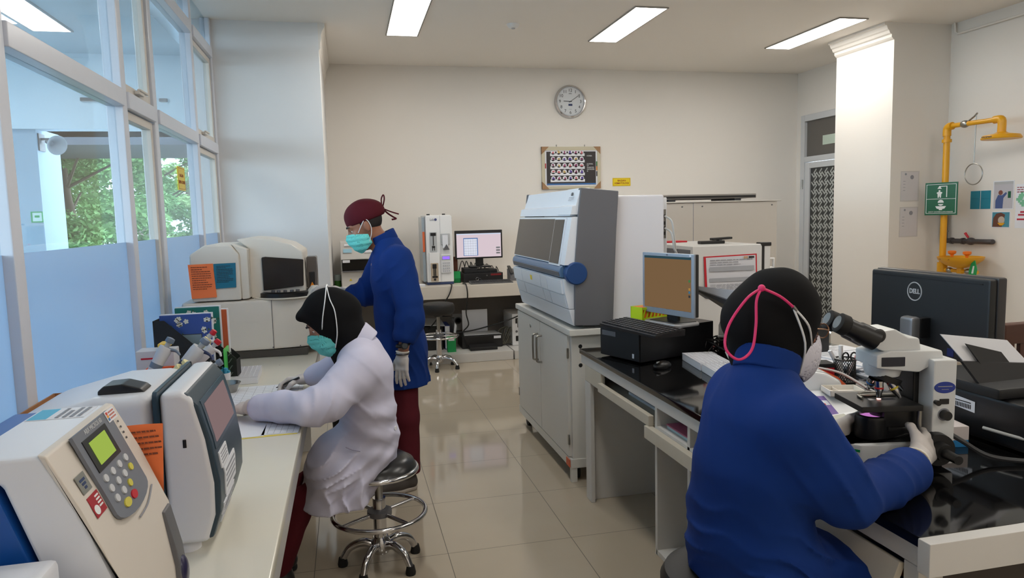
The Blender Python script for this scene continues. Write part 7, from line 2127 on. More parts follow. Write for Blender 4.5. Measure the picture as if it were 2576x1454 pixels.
def glove_fn(wrist, fwd, palm, thumb, curl=(0.3, 0.35, 0.25), spread=0.10, thumb_curl=0.3, k=1.0, cuff=0.05, r0=1.0):
    """five-finger glove: fwd wrist->knuckles, palm = palm normal, thumb = side the thumb is on"""
    w = np.array(wrist, float)
    f = np.array(Vector(fwd).normalized()); n = np.array(palm, float); n = n - f * (n @ f); n /= np.linalg.norm(n)
    a = np.array(thumb, float); a = a - f * (a @ f) - n * (a @ n); a /= np.linalg.norm(a)
    L = lambda x, y, z: w + k * (f * x + a * y + n * z)
    parts = []
    base = [(0.086, 0.031), (0.092, 0.010), (0.088, -0.011), (0.079, -0.030)]
    lens = [(0.040, 0.025, 0.020), (0.044, 0.028, 0.021), (0.040, 0.026, 0.020), (0.031, 0.020, 0.018)]
    for i, ((bx, by), ls) in enumerate(zip(base, lens)):
        p = L(bx, by, 0.0)
        ang = 0.0
        sp = spread * (1.5 - i)
        pts = [L(bx - 0.03, by * 0.92, 0.0), p]
        for j, l_ in enumerate(ls):
            ang += curl[j] * (1.0 + 0.08 * i)
            d = f * math.cos(ang) + n * math.sin(ang) + a * sp * 0.5 * math.cos(ang)
            d /= np.linalg.norm(d)
            p = p + k * l_ * d
            pts.append(p)
        rr = [0.0098, 0.0105, 0.0095, 0.0088, 0.0078]
        parts.append((pts, [r * k * r0 for r in rr]))
    tp = [L(0.018, 0.022, 0.004), L(0.045, 0.045, 0.010)]
    d1 = f * 0.72 + a * 0.55 + n * (0.25 + thumb_curl * 0.4); d1 /= np.linalg.norm(d1)
    tp.append(tp[-1] + k * 0.034 * d1)
    d2 = f * 0.85 + a * (0.25 - thumb_curl * 0.6) + n * (0.3 + thumb_curl * 0.6); d2 /= np.linalg.norm(d2)
    tp.append(tp[-1] + k * 0.028 * d2)
    thumb_ = (tp, [r * k * r0 for r in (0.017, 0.014, 0.011, 0.009)])

    def fn(P):
        d = None
        q = P - w
        lx = (q @ f) / k; ly = (q @ a) / k; lz = (q @ n) / k
        Q = np.stack([lx, ly, lz], -1)
        d = rboxd(Q, (0.05, 0.0, 0.0), (0.042, 0.040, 0.013), 0.0125) * k
        d = smin(d, capsule(P, L(-0.005, 0, 0), L(0.03, 0, 0), 0.025 * k, 0.026 * k), 0.02)
        for pts, rr in parts:
            e = chain(P, pts, rr, 0.004)
            d = smin(d, e, 0.007)
        d = smin(d, chain(P, thumb_[0], thumb_[1], 0.006), 0.010)
        if cuff:
            t = np.linalg.norm(Q[:, 1:], axis=1)
            c = np.maximum(np.abs(lx + cuff / 2) - cuff / 2, t - 0.033 - 0.05 * np.clip(-lx, 0, 1)) * k
            d = smin(d, c, 0.012)
        return d
    ends = [w - k * f * 0.07] + [p for pts, _ in parts for p in pts] + list(thumb_[0])
    lo = np.min(ends, axis=0) - 0.05 * k; hi = np.max(ends, axis=0) + 0.05 * k
    return fn, lo, hi


def make_glove(parent, label=None, h=0.0034, m=None, **kw):
    fn, lo, hi = glove_fn(**kw)
    w = np.array(kw['wrist'], float); f = np.array(Vector(kw['fwd']).normalized())
    c = kw.get('cuff', 0.05) * kw.get('k', 1.0)
    g = sdf_obj('glove', fn, lo, hi, h, m or M_GLOVE, parent, label)
    if c:
        rb = w - f * c
        s = Vector(f).orthogonal().normalized(); t = Vector(f).cross(s)
        rr = (0.034 + 0.05 * kw.get('cuff', 0.05)) * kw.get('k', 1.0)
        pts = [Vector(rb) + (s * math.cos(a) + t * math.sin(a)) * rr for a in [q * 0.3142 for q in range(20)]]
        W().tube(pts, 0.0035, n=8, closed=True).build('glove_cuff', mat('glove_roll', (224, 220, 206), 0.5), g, 'rolled cream cuff')
    return g


def mask_obj(parent, H, m, name='face_mask', off=0.006, pleat=0.0014, zt=-0.008, zb=-0.136, th=0.0022, dropz=0.0, side=0.062):
    def fn(P):
        q = H.loc(P)
        q2 = q - np.array([0, 0, dropz])
        d = ellip(q2, (0.040, 0, -0.068), (0.078, 0.072, 0.078))
        d = smin(d, capsule(q2, (0.10, 0, -0.02), (0.112, 0, -0.04), 0.016), 0.03)
        pl = pleat * np.sin(q2[:, 2] * 190 + 60 * (0.1 - q2[:, 0]))
        sh = np.abs(d - off + pl) - th
        lim = np.maximum(q2[:, 2] - (zt - 0.42 * np.clip(0.105 - q2[:, 0], 0, 0.1)), zb + 0.45 * np.clip(0.075 - q2[:, 0], 0, 0.1) - q2[:, 2])
        lim = np.maximum(lim, (0.008 - q2[:, 0]))
        return np.maximum(sh, lim) * H.k
    c = H.at((0.06, 0, -0.065))
    o = sdf_obj(name, fn, np.array(c) - 0.14, np.array(c) + 0.14, 0.0036, m, parent)
    return o


# ---------------------------------------------------------------- seated person in the lilac coat (left)
p1 = thing('person', 'seated person in a pale lilac coat and black headscarf writing at the left desk', 'person', (0.085, 3.15, 0))
H1 = Head((-0.085, 3.14, 1.132), (-0.86, 0.02, -0.50), (-0.45, 0, 0.9), 0.98)
S1 = (0, 1, 0)


def body1(P):
    d = spine(P, S1, [((0.02, 3.16, 0.56), 0.075, 0.11), ((0.045, 3.15, 0.72), 0.072, 0.125), ((0.035, 3.15, 0.93), 0.075, 0.14)], 0.05)
    d = smin(d, capsule(P, (0.03, 3.14, 1.0), (-0.05, 3.14, 1.06), 0.05, 0.05), 0.03)
    d = smin(d, chain(P, [(0.02, 2.985, 0.945), (-0.17, 2.83, 0.83), (-0.40, 3.00, 0.812)], [0.045, 0.036, 0.024]), 0.03)
    d = smin(d, chain(P, [(0.02, 3.315, 0.945), (-0.09, 3.42, 0.85), (-0.21, 3.512, 0.803)], [0.045, 0.036, 0.024]), 0.03)
    for s in (-1, 1):
        d = smin(d, chain(P, [(0.02, 3.15 + s * 0.06, 0.53), (-0.13, 3.15 + s * 0.08, 0.46), (-0.24, 3.14 + s * 0.085, 0.38), (-0.345, 3.13 + s * 0.09, 0.10)], [0.062, 0.05, 0.042, 0.032]), 0.03)
    return smin(d, H1.skull(P), 0.02)


sdf_obj('body', body1, (-0.55, 2.75, 0.02), (0.30, 3.60, 1.34), 0.009, M_SKIN, p1)
H1.details(p1, M_SKIN)


def coat1(P):
    q = P.copy()
    d = spine(q, S1, [((0.035, 3.16, 0.50), 0.122, 0.155), ((0.052, 3.16, 0.60), 0.120, 0.172), ((0.056, 3.15, 0.74), 0.106, 0.182), ((0.045, 3.15, 0.90), 0.115, 0.205), ((0.03, 3.15, 0.97), 0.09, 0.17)], 0.06)
    d = smin(d, capsule(P, (0.035, 3.15, 0.99), (0.0, 3.15, 1.045), 0.075, 0.066), 0.05)
    # near arm: upper arm forward and down to the elbow on the desk edge, forearm along the desk
    d = smin(d, chain(P, [(0.02, 2.975, 0.945), (-0.10, 2.86, 0.845), (-0.17, 2.83, 0.83)], [0.088, 0.075, 0.068], 0.03), 0.05)
    d = smin(d, chain(P, [(-0.17, 2.83, 0.83), (-0.28, 2.91, 0.825), (-0.365, 2.972, 0.815)], [0.066, 0.062, 0.056], 0.02), 0.02)
    d = smin(d, chain(P, [(0.02, 3.325, 0.945), (-0.09, 3.42, 0.85), (-0.185, 3.50, 0.815)], [0.082, 0.07, 0.052], 0.03), 0.05)
    # lap and hanging skirt
    sk = spine(P, S1, [((0.04, 3.16, 0.52), 0.10, 0.155), ((-0.085, 3.14, 0.535), 0.092, 0.18), ((-0.125, 3.13, 0.49), 0.082, 0.185)], 0.05)
    dr = spine(P, S1, [((-0.105, 3.13, 0.50), 0.10, 0.195), ((-0.145, 3.12, 0.30), 0.125, 0.20)], 0.03)
    dr = smin(dr, spine(P, S1, [((-0.01, 3.12, 0.46), 0.075, 0.17), ((-0.02, 3.11, 0.30), 0.075, 0.18)], 0.03), 0.04)
    sk = smin(sk, dr, 0.05)
    d = smin(d, sk, 0.06)
    # creases at elbow, waist and back
    z = P[:, 2]; x = P[:, 0]
    d += folds(P * np.array([0.8, 1.0, 1.0]), 3, 24, 0.0022)
    d += creases(P, (0.45, 0.1, 1), 58, 0.0165, 3) * bump_at(P, (0.10, 3.0, 0.66), (0.16, 0.3, 0.13))
    d += creases(P, (-0.5, 0.0, 1), 64, 0.0150, 5) * bump_at(P, (-0.06, 3.0, 0.55), (0.16, 0.3, 0.10))
    d += creases(P, (1, 0.5, -0.4), 66, 0.0180, 8) * bump_at(P, (-0.14, 2.85, 0.85), (0.10, 0.14, 0.10))
    d += creases(P, (1, -0.2, 0.5), 60, 0.0135, 11) * bump_at(P, (-0.36, 2.97, 0.82), (0.07, 0.14, 0.10))
    d += creases(P, (0.8, 0.1, 0.7), 46, 0.0120, 13) * bump_at(P, (0.02, 2.95, 0.86), (0.10, 0.16, 0.12))
    d += creases(P, (1, 0.6, 0.1), 44, 0.0120, 17) * bump_at(P, (-0.08, 3.0, 0.38), (0.2, 0.3, 0.10))
    d += 0.006 * np.exp(-((x - 0.12) / 0.11) ** 2) * np.sin(62 * (z + 0.35 * x)) * np.exp(-((z - 0.66) / 0.13) ** 2)
    d += 0.004 * np.sin(70 * (z - 0.9 * x)) * np.exp(-((z - 0.50) / 0.10) ** 2)
    d += 0.006 * np.sin(55 * x + 40 * (P[:, 1])) * np.exp(-((x + 0.17) / 0.06) ** 2 - ((z - 0.83) / 0.09) ** 2)
    hem = (0.355 + 0.10 * (P[:, 1] - 3.0)) - z
    d = smax(d, hem, 0.006)
    neck = chain(P, [(-0.005, 3.145, 1.01), (-0.07, 3.14, 1.10)], [0.058, 0.07], 0.02)
    return smax(d, -neck, 0.012)


c1 = sdf_obj('lab_coat', coat1, (-0.52, 2.68, 0.30), (0.30, 3.62, 1.14), 0.0065, M_COATL, p1)


def collar1(P):
    ax = vec((-0.62, 0, 0.78)); c = vec((0.022, 3.148, 1.035))
    q = P - c
    h_ = q @ ax
    rad = np.linalg.norm(q - h_[:, None] * ax, axis=1)
    d = np.maximum(np.abs(rad - 0.079 + 0.12 * h_) - 0.006, np.abs(h_) - 0.034)
    return smax(d, -(P[:, 0] + 0.06), 0.01)


sdf_obj('coat_collar', collar1, (-0.10, 3.03, 0.94), (0.15, 3.27, 1.13), 0.0045, M_COATL, c1)
W().lathe([(0.0, 0.004), (0.009, 0.004), (0.010, 0.0)], c=(0.165, 3.06, 0.655), axis=(0.75, -0.65, 0), n=16).build('coat_button', M_PAPER, c1)
# buttonless pocket slit, shoulder seam
W().tube([(-0.045, 2.948, 0.625), (-0.02, 2.950, 0.612), (0.012, 2.955, 0.60)], 0.0025, n=6, res=4).build('pocket_slit', mat('lilac_seam', (150, 148, 172), 0.8), c1)


def hijab1(P):
    q = H1.loc(P)
    d = ellip(q, (-0.012, 0, 0.030), (0.118, 0.094, 0.112))
    d = smin(d, ellip(q, (-0.085, 0, -0.005), (0.055, 0.062, 0.058)), 0.05)      # hair bun under the scarf
    d = smin(d, ellip(q, (-0.01, 0, -0.06), (0.078, 0.088, 0.085)), 0.05)
    d = smin(d, ellip(q, (0.095, 0, 0.080), (0.022, 0.055, 0.018)), 0.035)       # peak above the brow
    d = smin(d, chain(P, [H1.at((-0.02, 0, -0.09)), (-0.025, 3.145, 1.0), (-0.02, 3.145, 0.95)], [0.075, 0.070, 0.06]), 0.04)
    d = smin(d, capsule(P, (0.0, 3.145, 1.06), (0.035, 3.145, 1.02), 0.065, 0.06), 0.04)
    d += folds(P, 9, 40, 0.0012)
    face = ellip(q, (0.142, 0, -0.018), (0.122, 0.072, 0.096))
    return smax(d, -face, 0.008)


sdf_obj('headscarf', hijab1, (-0.30, 2.98, 0.88), (0.14, 3.30, 1.32), 0.005, M_HIJAB, p1)
m1 = mask_obj(p1, H1, M_MASK)
st = MB(); st.world = True
knot = H1.at((-0.062, 0.045, 0.128))
for s in (1, -1):
    st.tube([H1.at((0.052, s * 0.074, -0.022)), H1.at((0.015, s * 0.097, 0.03)), H1.at((-0.035, s * 0.090, 0.09)), H1.at((-0.066, s * 0.035, 0.132))], 0.0024, n=6, res=6)
    st.tube([H1.at((0.040, s * 0.074, -0.105)), H1.at((-0.005, s * 0.100, -0.05)), H1.at((-0.045, s * 0.098, 0.03)), H1.at((-0.055, s * 0.082, 0.085)), H1.at((-0.068, s * 0.035, 0.130))], 0.0024, n=6, res=6)
st.tube([H1.at((-0.066, 0.036, 0.132)), H1.at((-0.072, 0, 0.137)), H1.at((-0.066, -0.036, 0.132))], 0.003, n=6, res=4)
st.build('mask_strap', M_WHITE, m1, 'white elastic straps')
make_glove(p1, wrist=(-0.418, 3.01, 0.810), fwd=(-0.80, 0.55, -0.16), palm=(0, 0, -1), thumb=(0.55, 0.8, 0), curl=(0.25, 0.30, 0.2), cuff=0.03)
g2 = make_glove(p1, wrist=(-0.215, 3.515, 0.802), fwd=(-1, 0.10, -0.05), palm=(0, -0.35, -0.95), thumb=(0, -1, 0.2), curl=(0.55, 0.7, 0.4), thumb_curl=0.9, cuff=0.035)
pe = W().tube([(-0.36, 3.50, 0.772), (-0.30, 3.475, 0.800), (-0.25, 3.455, 0.822)], [0.002, 0.0055, 0.006], n=10)
single(pe, 'ballpoint_pen', M_BLACK, 'black pen held by the seated writer in the lilac coat', 'pen')


def trous1(P):
    d = None
    for s in (-1, 1):
        e = chain(P, [(-0.11, 3.14 + s * 0.085, 0.46), (-0.235, 3.14 + s * 0.085, 0.38), (-0.345, 3.13 + s * 0.09, 0.09)], [0.065, 0.056, 0.048], 0.02)
        d = e if d is None else np.minimum(d, e)
    d += folds(P, 5, 30, 0.002)
    return smax(d, 0.075 - P[:, 2], 0.004)


sdf_obj('trousers', trous1, (-0.46, 2.93, 0.05), (0.02, 3.36, 0.56), 0.008, M_MAROON, p1)


def shoe(parent, heel, toe, m, sole_m, k=1.0, lace=False):
    h = Vector(heel); t = Vector(toe); d = (t - h); l_ = d.length; d.normalize(); s = Vector((-d.y, d.x, 0))
    Rm = np.array([d, s, Vector((0, 0, 1))]).T
    def fn(P):
        q = (P - np.array(h)) @ Rm
        e = chain(q, [(0.035, 0, 0.045), (l_ * 0.45, 0, 0.042), (l_ - 0.045, 0, 0.030)], [0.036, 0.042, 0.034], 0.04)
        e = smin(e, capsule(q, (0.035, 0, 0.05), (0.04, 0, 0.095), 0.034, 0.036), 0.03)
        e = smax(e, 0.02 - q[:, 2], 0.003)
        return smax(e, q[:, 2] - 0.10, 0.004)
    o = sdf_obj('shoe', fn, np.minimum(h, t) - np.array((0.08, 0.08, 0.02)), np.maximum(h, t) + np.array((0.08, 0.08, 0.14)), 0.006, m, parent)
    def sole(P):
        q = (P - np.array(h)) @ Rm
        w = chain(q * np.array((1, 1, 0.0)), [(0.035, 0, 0), (l_ * 0.45, 0, 0), (l_ - 0.045, 0, 0)], [0.039, 0.046, 0.040], 0.04)
        return np.maximum(w, np.abs(q[:, 2] - 0.0125) - 0.0115)
    sdf_obj('sole', sole, np.minimum(h, t) - np.array((0.08, 0.08, 0.01)), np.maximum(h, t) + np.array((0.08, 0.08, 0.05)), 0.005, sole_m, o)
    if lace:
        b_ = W()
        for i in range(6):
            x = l_ * 0.38 + 0.016 * i
            for sg in (-1, 1):
                p = h + d * x + s * sg * (0.030 - 0.0005 * i) + Vector((0, 0, 0.078 - 0.006 * i))
                b_.lathe([(0.002, 0.002), (0.0045, 0.002), (0.0045, 0.0)], c=p, axis=(s * sg + Vector((0, 0, 0.5))), n=10)
            b_.tube([h + d * x + s * 0.028 + Vector((0, 0, 0.080 - 0.006 * i)), h + d * (x + 0.012) + Vector((0, 0, 0.092 - 0.007 * i)), h + d * x - s * 0.028 + Vector((0, 0, 0.080 - 0.006 * i))], 0.0028, n=6, res=4)
        b_.build('lace', M_WHITE, o)
    return o


for s in (-1, 1):
    shoe(p1, (-0.29, 3.13 + s * 0.09, 0.0), (-0.52, 3.13 + s * 0.095, 0.0), M_BLACK, M_RUBBER)

# ---------------------------------------------------------------- standing person in the blue gown (middle)
p2 = thing('person', 'standing person in a blue gown and maroon cap reaching toward the cream analyzer', 'person', (0.25, 4.15, 0))
H2 = Head((0.105, 4.15, 1.525), (-0.90, 0.02, -0.42), (-0.3, 0, 0.95), 1.0)


def body2(P):
    d = spine(P, S1, [((0.25, 4.15, 0.80), 0.10, 0.15), ((0.25, 4.15, 1.0), 0.09, 0.14), ((0.23, 4.15, 1.28), 0.095, 0.16), ((0.215, 4.15, 1.36), 0.07, 0.13)], 0.05)
    d = smin(d, capsule(P, (0.215, 4.15, 1.38), (0.13, 4.15, 1.50), 0.058, 0.056), 0.03)
    d = smin(d, chain(P, [(0.26, 3.985, 1.34), (0.315, 3.92, 1.06), (0.268, 3.887, 0.82)], [0.05, 0.04, 0.028]), 0.03)
    d = smin(d, chain(P, [(0.22, 4.315, 1.34), (0.11, 4.40, 1.105), (-0.07, 4.42, 1.112)], [0.05, 0.04, 0.028]), 0.03)
    for s in (-1, 1):
        d = smin(d, chain(P, [(0.26, 4.16 + s * 0.08, 0.80), (0.265, 4.15 + s * 0.09, 0.45), (0.275, 4.13 + s * 0.09, 0.09)], [0.085, 0.055, 0.036]), 0.03)
    return smin(d, H2.skull(P), 0.02)


sdf_obj('body', body2, (-0.15, 3.85, 0.03), (0.45, 4.52, 1.66), 0.008, M_SKIN2, p2)
H2.details(p2, M_SKIN2)


def hair2(P):
    q = H2.loc(P)
    d = ellip(q, (-0.010, 0, 0.028), (0.099, 0.0785, 0.096))
    d = np.maximum(d, q[:, 2] - 0.03)
    d = np.maximum(d, -0.055 - q[:, 2] - 0.2 * q[:, 0])
    return np.maximum(d, q[:, 0] - 0.028)


sdf_obj('hair', hair2, np.array(H2.c) - 0.14, np.array(H2.c) + 0.14, 0.005, M_DARK, p2)


def cap2(P):
    q = H2.loc(P)
    d = ellip(q, (-0.012, 0, 0.045), (0.110, 0.088, 0.098))
    d = smin(d, ellip(q, (-0.07, 0, 0.045), (0.065, 0.062, 0.060)), 0.04)
    d += folds(P, 4, 38, 0.0013)
    cut = (0.032 - 0.18 * (q[:, 0] + 0.0)) * 0 + 0.018 + 0.10 * np.clip(q[:, 0], -0.1, 0.1) - q[:, 2]
    return smax(d, cut, 0.006)


cp = sdf_obj('surgical_cap', cap2, np.array(H2.c) - 0.17, np.array(H2.c) + 0.17, 0.005, M_MAROON, p2)
b = W()
kn_ = H2.at((-0.128, 0, 0.04))
b.tube([kn_, kn_ + Vector((0.012, -0.02, 0.05)), kn_ + Vector((0.008, -0.01, 0.075)), kn_ + Vector((-0.004, 0, 0.05)), kn_], 0.004, n=6, res=5)
b.tube([kn_, kn_ + Vector((0.045, -0.02, -0.02)), kn_ + Vector((0.09, -0.02, -0.035))], 0.004, n=6, res=5)
b.tube([kn_, kn_ + Vector((0.03, -0.01, -0.03)), kn_ + Vector((0.06, 0.01, -0.05)), kn_ + Vector((0.075, 0.0, -0.06)), kn_ + Vector((0.05, 0, -0.065))], 0.005, n=6, res=5)
b.build('cap_ties', M_MAROON, cp)
m2 = mask_obj(p2, H2, M_MASK)
st = W()
for s in (1, -1):
    st.tube([H2.at((0.055, s * 0.072, -0.022)), H2.at((0.02, s * 0.080, 0.008)), H2.at((-0.008, s * 0.083, 0.028)), H2.at((-0.022, s * 0.083, 0.018)), H2.at((-0.024, s * 0.080, -0.02)), H2.at((-0.006, s * 0.078, -0.06)), H2.at((0.03, s * 0.072, -0.10))], 0.0022, n=6, res=6)
st.build('mask_strap', M_WHITE, m2, 'white ear loops')


def gown2(P):
    d = spine(P, S1, [((0.275, 4.16, 0.50), 0.165, 0.205), ((0.272, 4.16, 0.80), 0.146, 0.185), ((0.265, 4.16, 1.02), 0.126, 0.172), ((0.255, 4.15, 1.22), 0.126, 0.185), ((0.245, 4.15, 1.315), 0.105, 0.18), ((0.225, 4.15, 1.38), 0.075, 0.10)], 0.05)
    d = smin(d, capsule(P, (0.225, 4.15, 1.40), (0.20, 4.15, 1.435), 0.074, 0.070), 0.03)
    d = smin(d, chain(P, [(0.27, 3.985, 1.325), (0.315, 3.925, 1.10)], [0.085, 0.074], 0.03), 0.03)
    d = smin(d, chain(P, [(0.315, 3.925, 1.10), (0.315, 3.905, 1.0), (0.285, 3.895, 0.925)], [0.074, 0.072, 0.066], 0.03), 0.012)
    d = smin(d, chain(P, [(0.21, 4.32, 1.32), (0.12, 4.40, 1.115), (0.02, 4.415, 1.095)], [0.085, 0.074, 0.066], 0.03), 0.04)
    x, z = P[:, 0], P[:, 2]
    d += folds(P * np.array([1, 1, 0.35]), 12, 20, 0.0030)
    d += creases(P, (0.8, 0.5, 0.25), 42, 0.0150, 2) * np.clip((1.05 - z) * 2.2, 0, 1)
    d += creases(P, (0.6, 0.2, 1), 56, 0.0150, 4) * bump_at(P, (0.31, 3.9, 1.02), (0.12, 0.1, 0.12))
    d += creases(P, (0.7, 0.2, -0.8), 46, 0.0120, 6) * bump_at(P, (0.22, 4.0, 1.25), (0.16, 0.2, 0.12))
    d += creases(P, (1, 0.2, 0.3), 60, 0.0165, 9) * bump_at(P, (0.08, 4.4, 1.13), (0.10, 0.1, 0.12))
    d += 0.004 * np.sin(30 * P[:, 1] + 26 * x) * np.clip(1.1 - z, 0, 1)
    d += 0.003 * np.sin(60 * (z + 0.5 * x)) * np.exp(-((P[:, 1] - 3.95) / 0.08) ** 2 - ((z - 1.02) / 0.12) ** 2)
    d = smax(d, 0.60 - z, 0.006)
    # open sleeve ends
    d = smax(d, -capsule(P, (0.288, 3.895, 0.95), (0.27, 3.885, 0.84), 0.047), 0.006)
    neck = chain(P, [(0.205, 4.15, 1.41), (0.15, 4.15, 1.50)], [0.062, 0.075], 0.02)
    return smax(d, -neck, 0.01)


gw2 = sdf_obj('gown', gown2, (-0.10, 3.82, 0.56), (0.47, 4.54, 1.52), 0.007, M_COATB, p2)


def collar2(P):
    ax = vec((-0.42, 0, 0.91)); c = vec((0.203, 4.15, 1.445))
    q = P - c; h_ = q @ ax
    rad = np.linalg.norm(q - h_[:, None] * ax, axis=1)
    return np.maximum(np.abs(rad - 0.073) - 0.0055, np.abs(h_) - 0.030)


sdf_obj('gown_collar', collar2, (0.07, 4.04, 1.38), (0.32, 4.26, 1.53), 0.0045, M_COATB, gw2)


def trous2(P):
    d = None
    for s in (-1, 1):
        e = chain(P, [(0.27, 4.16 + s * 0.085, 0.68), (0.275, 4.15 + s * 0.095, 0.42), (0.285, 4.13 + s * 0.095, 0.10)], [0.085, 0.082, 0.064], 0.03)
        d = e if d is None else np.minimum(d, e)
    d += folds(P * np.array([1, 1, 0.5]), 8, 26, 0.003)
    return smax(d, 0.10 - P[:, 2], 0.004)


sdf_obj('trousers', trous2, (0.12, 3.9, 0.07), (0.44, 4.4, 0.72), 0.008, M_MAROON, p2)
for s in (-1, 1):
    shoe(p2, (0.325, 4.13 + s * 0.095, 0.0), (0.085, 4.10 + s * 0.12, 0.0), mat('grey_canvas', (66, 60, 56), 0.8), mat('sole_white', (150, 140, 130), 0.6), lace=True)
wt = W().tube([(0.274 + 0.034 * math.cos(a), 3.889 + 0.034 * math.sin(a), 0.872 + 0.008 * math.cos(a)) for a in [k * 0.3142 for k in range(20)]], 0.010, n=8, closed=True).build('watch_strap', M_BLACK, p2, 'black watch strap')
W().lathe([(0.0, 0.012), (0.017, 0.012), (0.021, 0.006), (0.021, 0.0)], c=(0.276, 3.850, 0.872), axis=(0.1, -1, 0.1), n=24).build('watch_case', M_BLACK, wt)
W().lathe([(0.0, 0.0132), (0.014, 0.0128)], c=(0.276, 3.850, 0.872), axis=(0.1, -1, 0.1), n=20).build('watch_dial', mat('watch_dial', (60, 66, 70), 0.3), wt)
make_glove(p2, wrist=(0.265, 3.886, 0.815), fwd=(-0.08, 0.0, -1), palm=(0.6, 0.8, 0), thumb=(-1, 0.1, 0), curl=(0.12, 0.18, 0.12), thumb_curl=0.1, cuff=0.02, spread=0.16, k=0.98)
W().tube([(0.265 + 0.0345 * math.cos(a), 3.886 + 0.0345 * math.sin(a), 0.822) for a in [k * 0.3142 for k in range(20)]], 0.004, n=6, closed=True).build('wrist_band', M_BLACK, p2, 'thin black band over the glove')
make_glove(p2, wrist=(-0.055, 4.425, 1.125), fwd=(-1, 0.0, 0.38), palm=(-0.3, 0.0, -1), thumb=(0, -1, 0), curl=(0.35, 0.5, 0.4), cuff=0.03)

# ---------------------------------------------------------------- seated person in blue at the microscope (right)
p3 = thing('person', 'seated person in a royal blue gown and black headscarf looking into the microscope', 'person', (0.97, 1.55, 0))
H3 = Head((1.098, 1.665, 1.258), (0.97, 0.14, -0.20), (0.12, 0, 1), 1.0)
S3 = Vector((-0.08, 1, 0)).normalized()


def body3(P):
    d = spine(P, S3, [((0.985, 1.60, 0.69), 0.085, 0.14), ((0.98, 1.59, 0.9), 0.078, 0.125), ((1.005, 1.585, 1.06), 0.072, 0.12)], 0.05)
    d = smin(d, capsule(P, (1.01, 1.595, 1.10), (1.065, 1.645, 1.21), 0.052, 0.052), 0.03)
    d = smin(d, chain(P, [(1.0, 1.45, 1.05), (1.10, 1.388, 0.888), (1.45, 1.565, 0.885)], [0.045, 0.038, 0.026]), 0.03)
    d = smin(d, chain(P, [(1.03, 1.73, 1.05), (1.16, 1.788, 0.94), (1.34, 1.765, 0.90)], [0.045, 0.038, 0.026]), 0.03)
    for s in (-1, 1):
        d = smin(d, chain(P, [(0.985, 1.59 + s * 0.085, 0.665), (1.32, 1.56 + s * 0.09, 0.60), (1.35, 1.54 + s * 0.09, 0.28), (1.33, 1.54 + s * 0.09, 0.10)], [0.08, 0.055, 0.042, 0.036]), 0.03)
    return smin(d, H3.skull(P), 0.02)


sdf_obj('body', body3, (0.78, 1.25, 0.04), (1.55, 1.92, 1.42), 0.009, M_SKIN, p3)
H3.details(p3, M_SKIN)


def gown3(P):
    d = spine(P, S3, [((0.985, 1.60, 0.62), 0.128, 0.192), ((0.975, 1.595, 0.75), 0.118, 0.178), ((0.978, 1.59, 0.90), 0.110, 0.168), ((1.0, 1.585, 1.02), 0.102, 0.165), ((1.018, 1.595, 1.095), 0.078, 0.13)], 0.06)
    d = smin(d, capsule(P, (1.015, 1.595, 1.11), (1.035, 1.615, 1.16), 0.074, 0.066), 0.04)
    d = smin(d, chain(P, [(1.0, 1.435, 1.05), (1.06, 1.395, 0.945), (1.10, 1.385, 0.888)], [0.082, 0.072, 0.064], 0.03), 0.05)
    d = smin(d, chain(P, [(1.10, 1.385, 0.888), (1.25, 1.45, 0.880), (1.38, 1.52, 0.876)], [0.064, 0.057, 0.060], 0.02), 0.025)
    d = smin(d, chain(P, [(1.03, 1.735, 1.055), (1.15, 1.785, 0.955), (1.275, 1.775, 0.92)], [0.085, 0.072, 0.058], 0.03), 0.05)
    lap = spine(P, S3, [((0.98, 1.59, 0.665), 0.095, 0.185), ((1.16, 1.58, 0.635), 0.066, 0.17), ((1.34, 1.57, 0.60), 0.055, 0.165)], 0.04)
    d = smin(d, lap, 0.05)
    d = smin(d, spine(P, S3, [((0.985, 1.60, 0.66), 0.122, 0.19), ((0.985, 1.60, 0.47), 0.125, 0.192)], 0.03), 0.04)
    x, z = P[:, 0], P[:, 2]
    d += folds(P * np.array([1, 1, 0.7]), 21, 20, 0.0028)
    d += creases(P, (0.5, 0.2, 1), 52, 0.0195, 2) * bump_at(P, (0.93, 1.45, 0.72), (0.2, 0.3, 0.12))
    d += creases(P, (0.9, -0.3, 0.6), 48, 0.0165, 7) * bump_at(P, (1.06, 1.40, 0.93), (0.12, 0.16, 0.12))
    d += creases(P, (1, 0.5, 0.5), 58, 0.0180, 5) * bump_at(P, (1.22, 1.44, 0.90), (0.10, 0.10, 0.10))
    d += creases(P, (0.6, 0.9, -0.5), 40, 0.0120, 9) * bump_at(P, (0.92, 1.5, 0.98), (0.16, 0.2, 0.14))
    d += creases(P, (0.3, 0.6, 0.8), 56, 0.0150, 12) * bump_at(P, (1.0, 1.5, 0.62), (0.2, 0.3, 0.08))
    d += 0.006 * np.sin(46 * (z + 0.5 * x + 0.3 * P[:, 1])) * np.exp(-((z - 0.74) / 0.11) ** 2) * np.clip(1.05 - x, 0, 0.3) * 3
    d = smax(d, 0.50 - z, 0.006)
    d = smax(d, -np.maximum(np.hypot(P[:, 0] - 0.96, P[:, 1] - 1.67) - 0.184, P[:, 2] - 0.604), 0.004)
    d = smax(d, -capsule(P, (1.385, 1.523, 0.878), (1.47, 1.57, 0.885), 0.046), 0.006)
    neck = chain(P, [(1.03, 1.61, 1.135), (1.07, 1.645, 1.23)], [0.058, 0.075], 0.02)
    return smax(d, -neck, 0.01)


gw3 = sdf_obj('gown', gown3, (0.64, 1.20, 0.46), (1.52, 1.94, 1.26), 0.0065, M_COATB, p3)


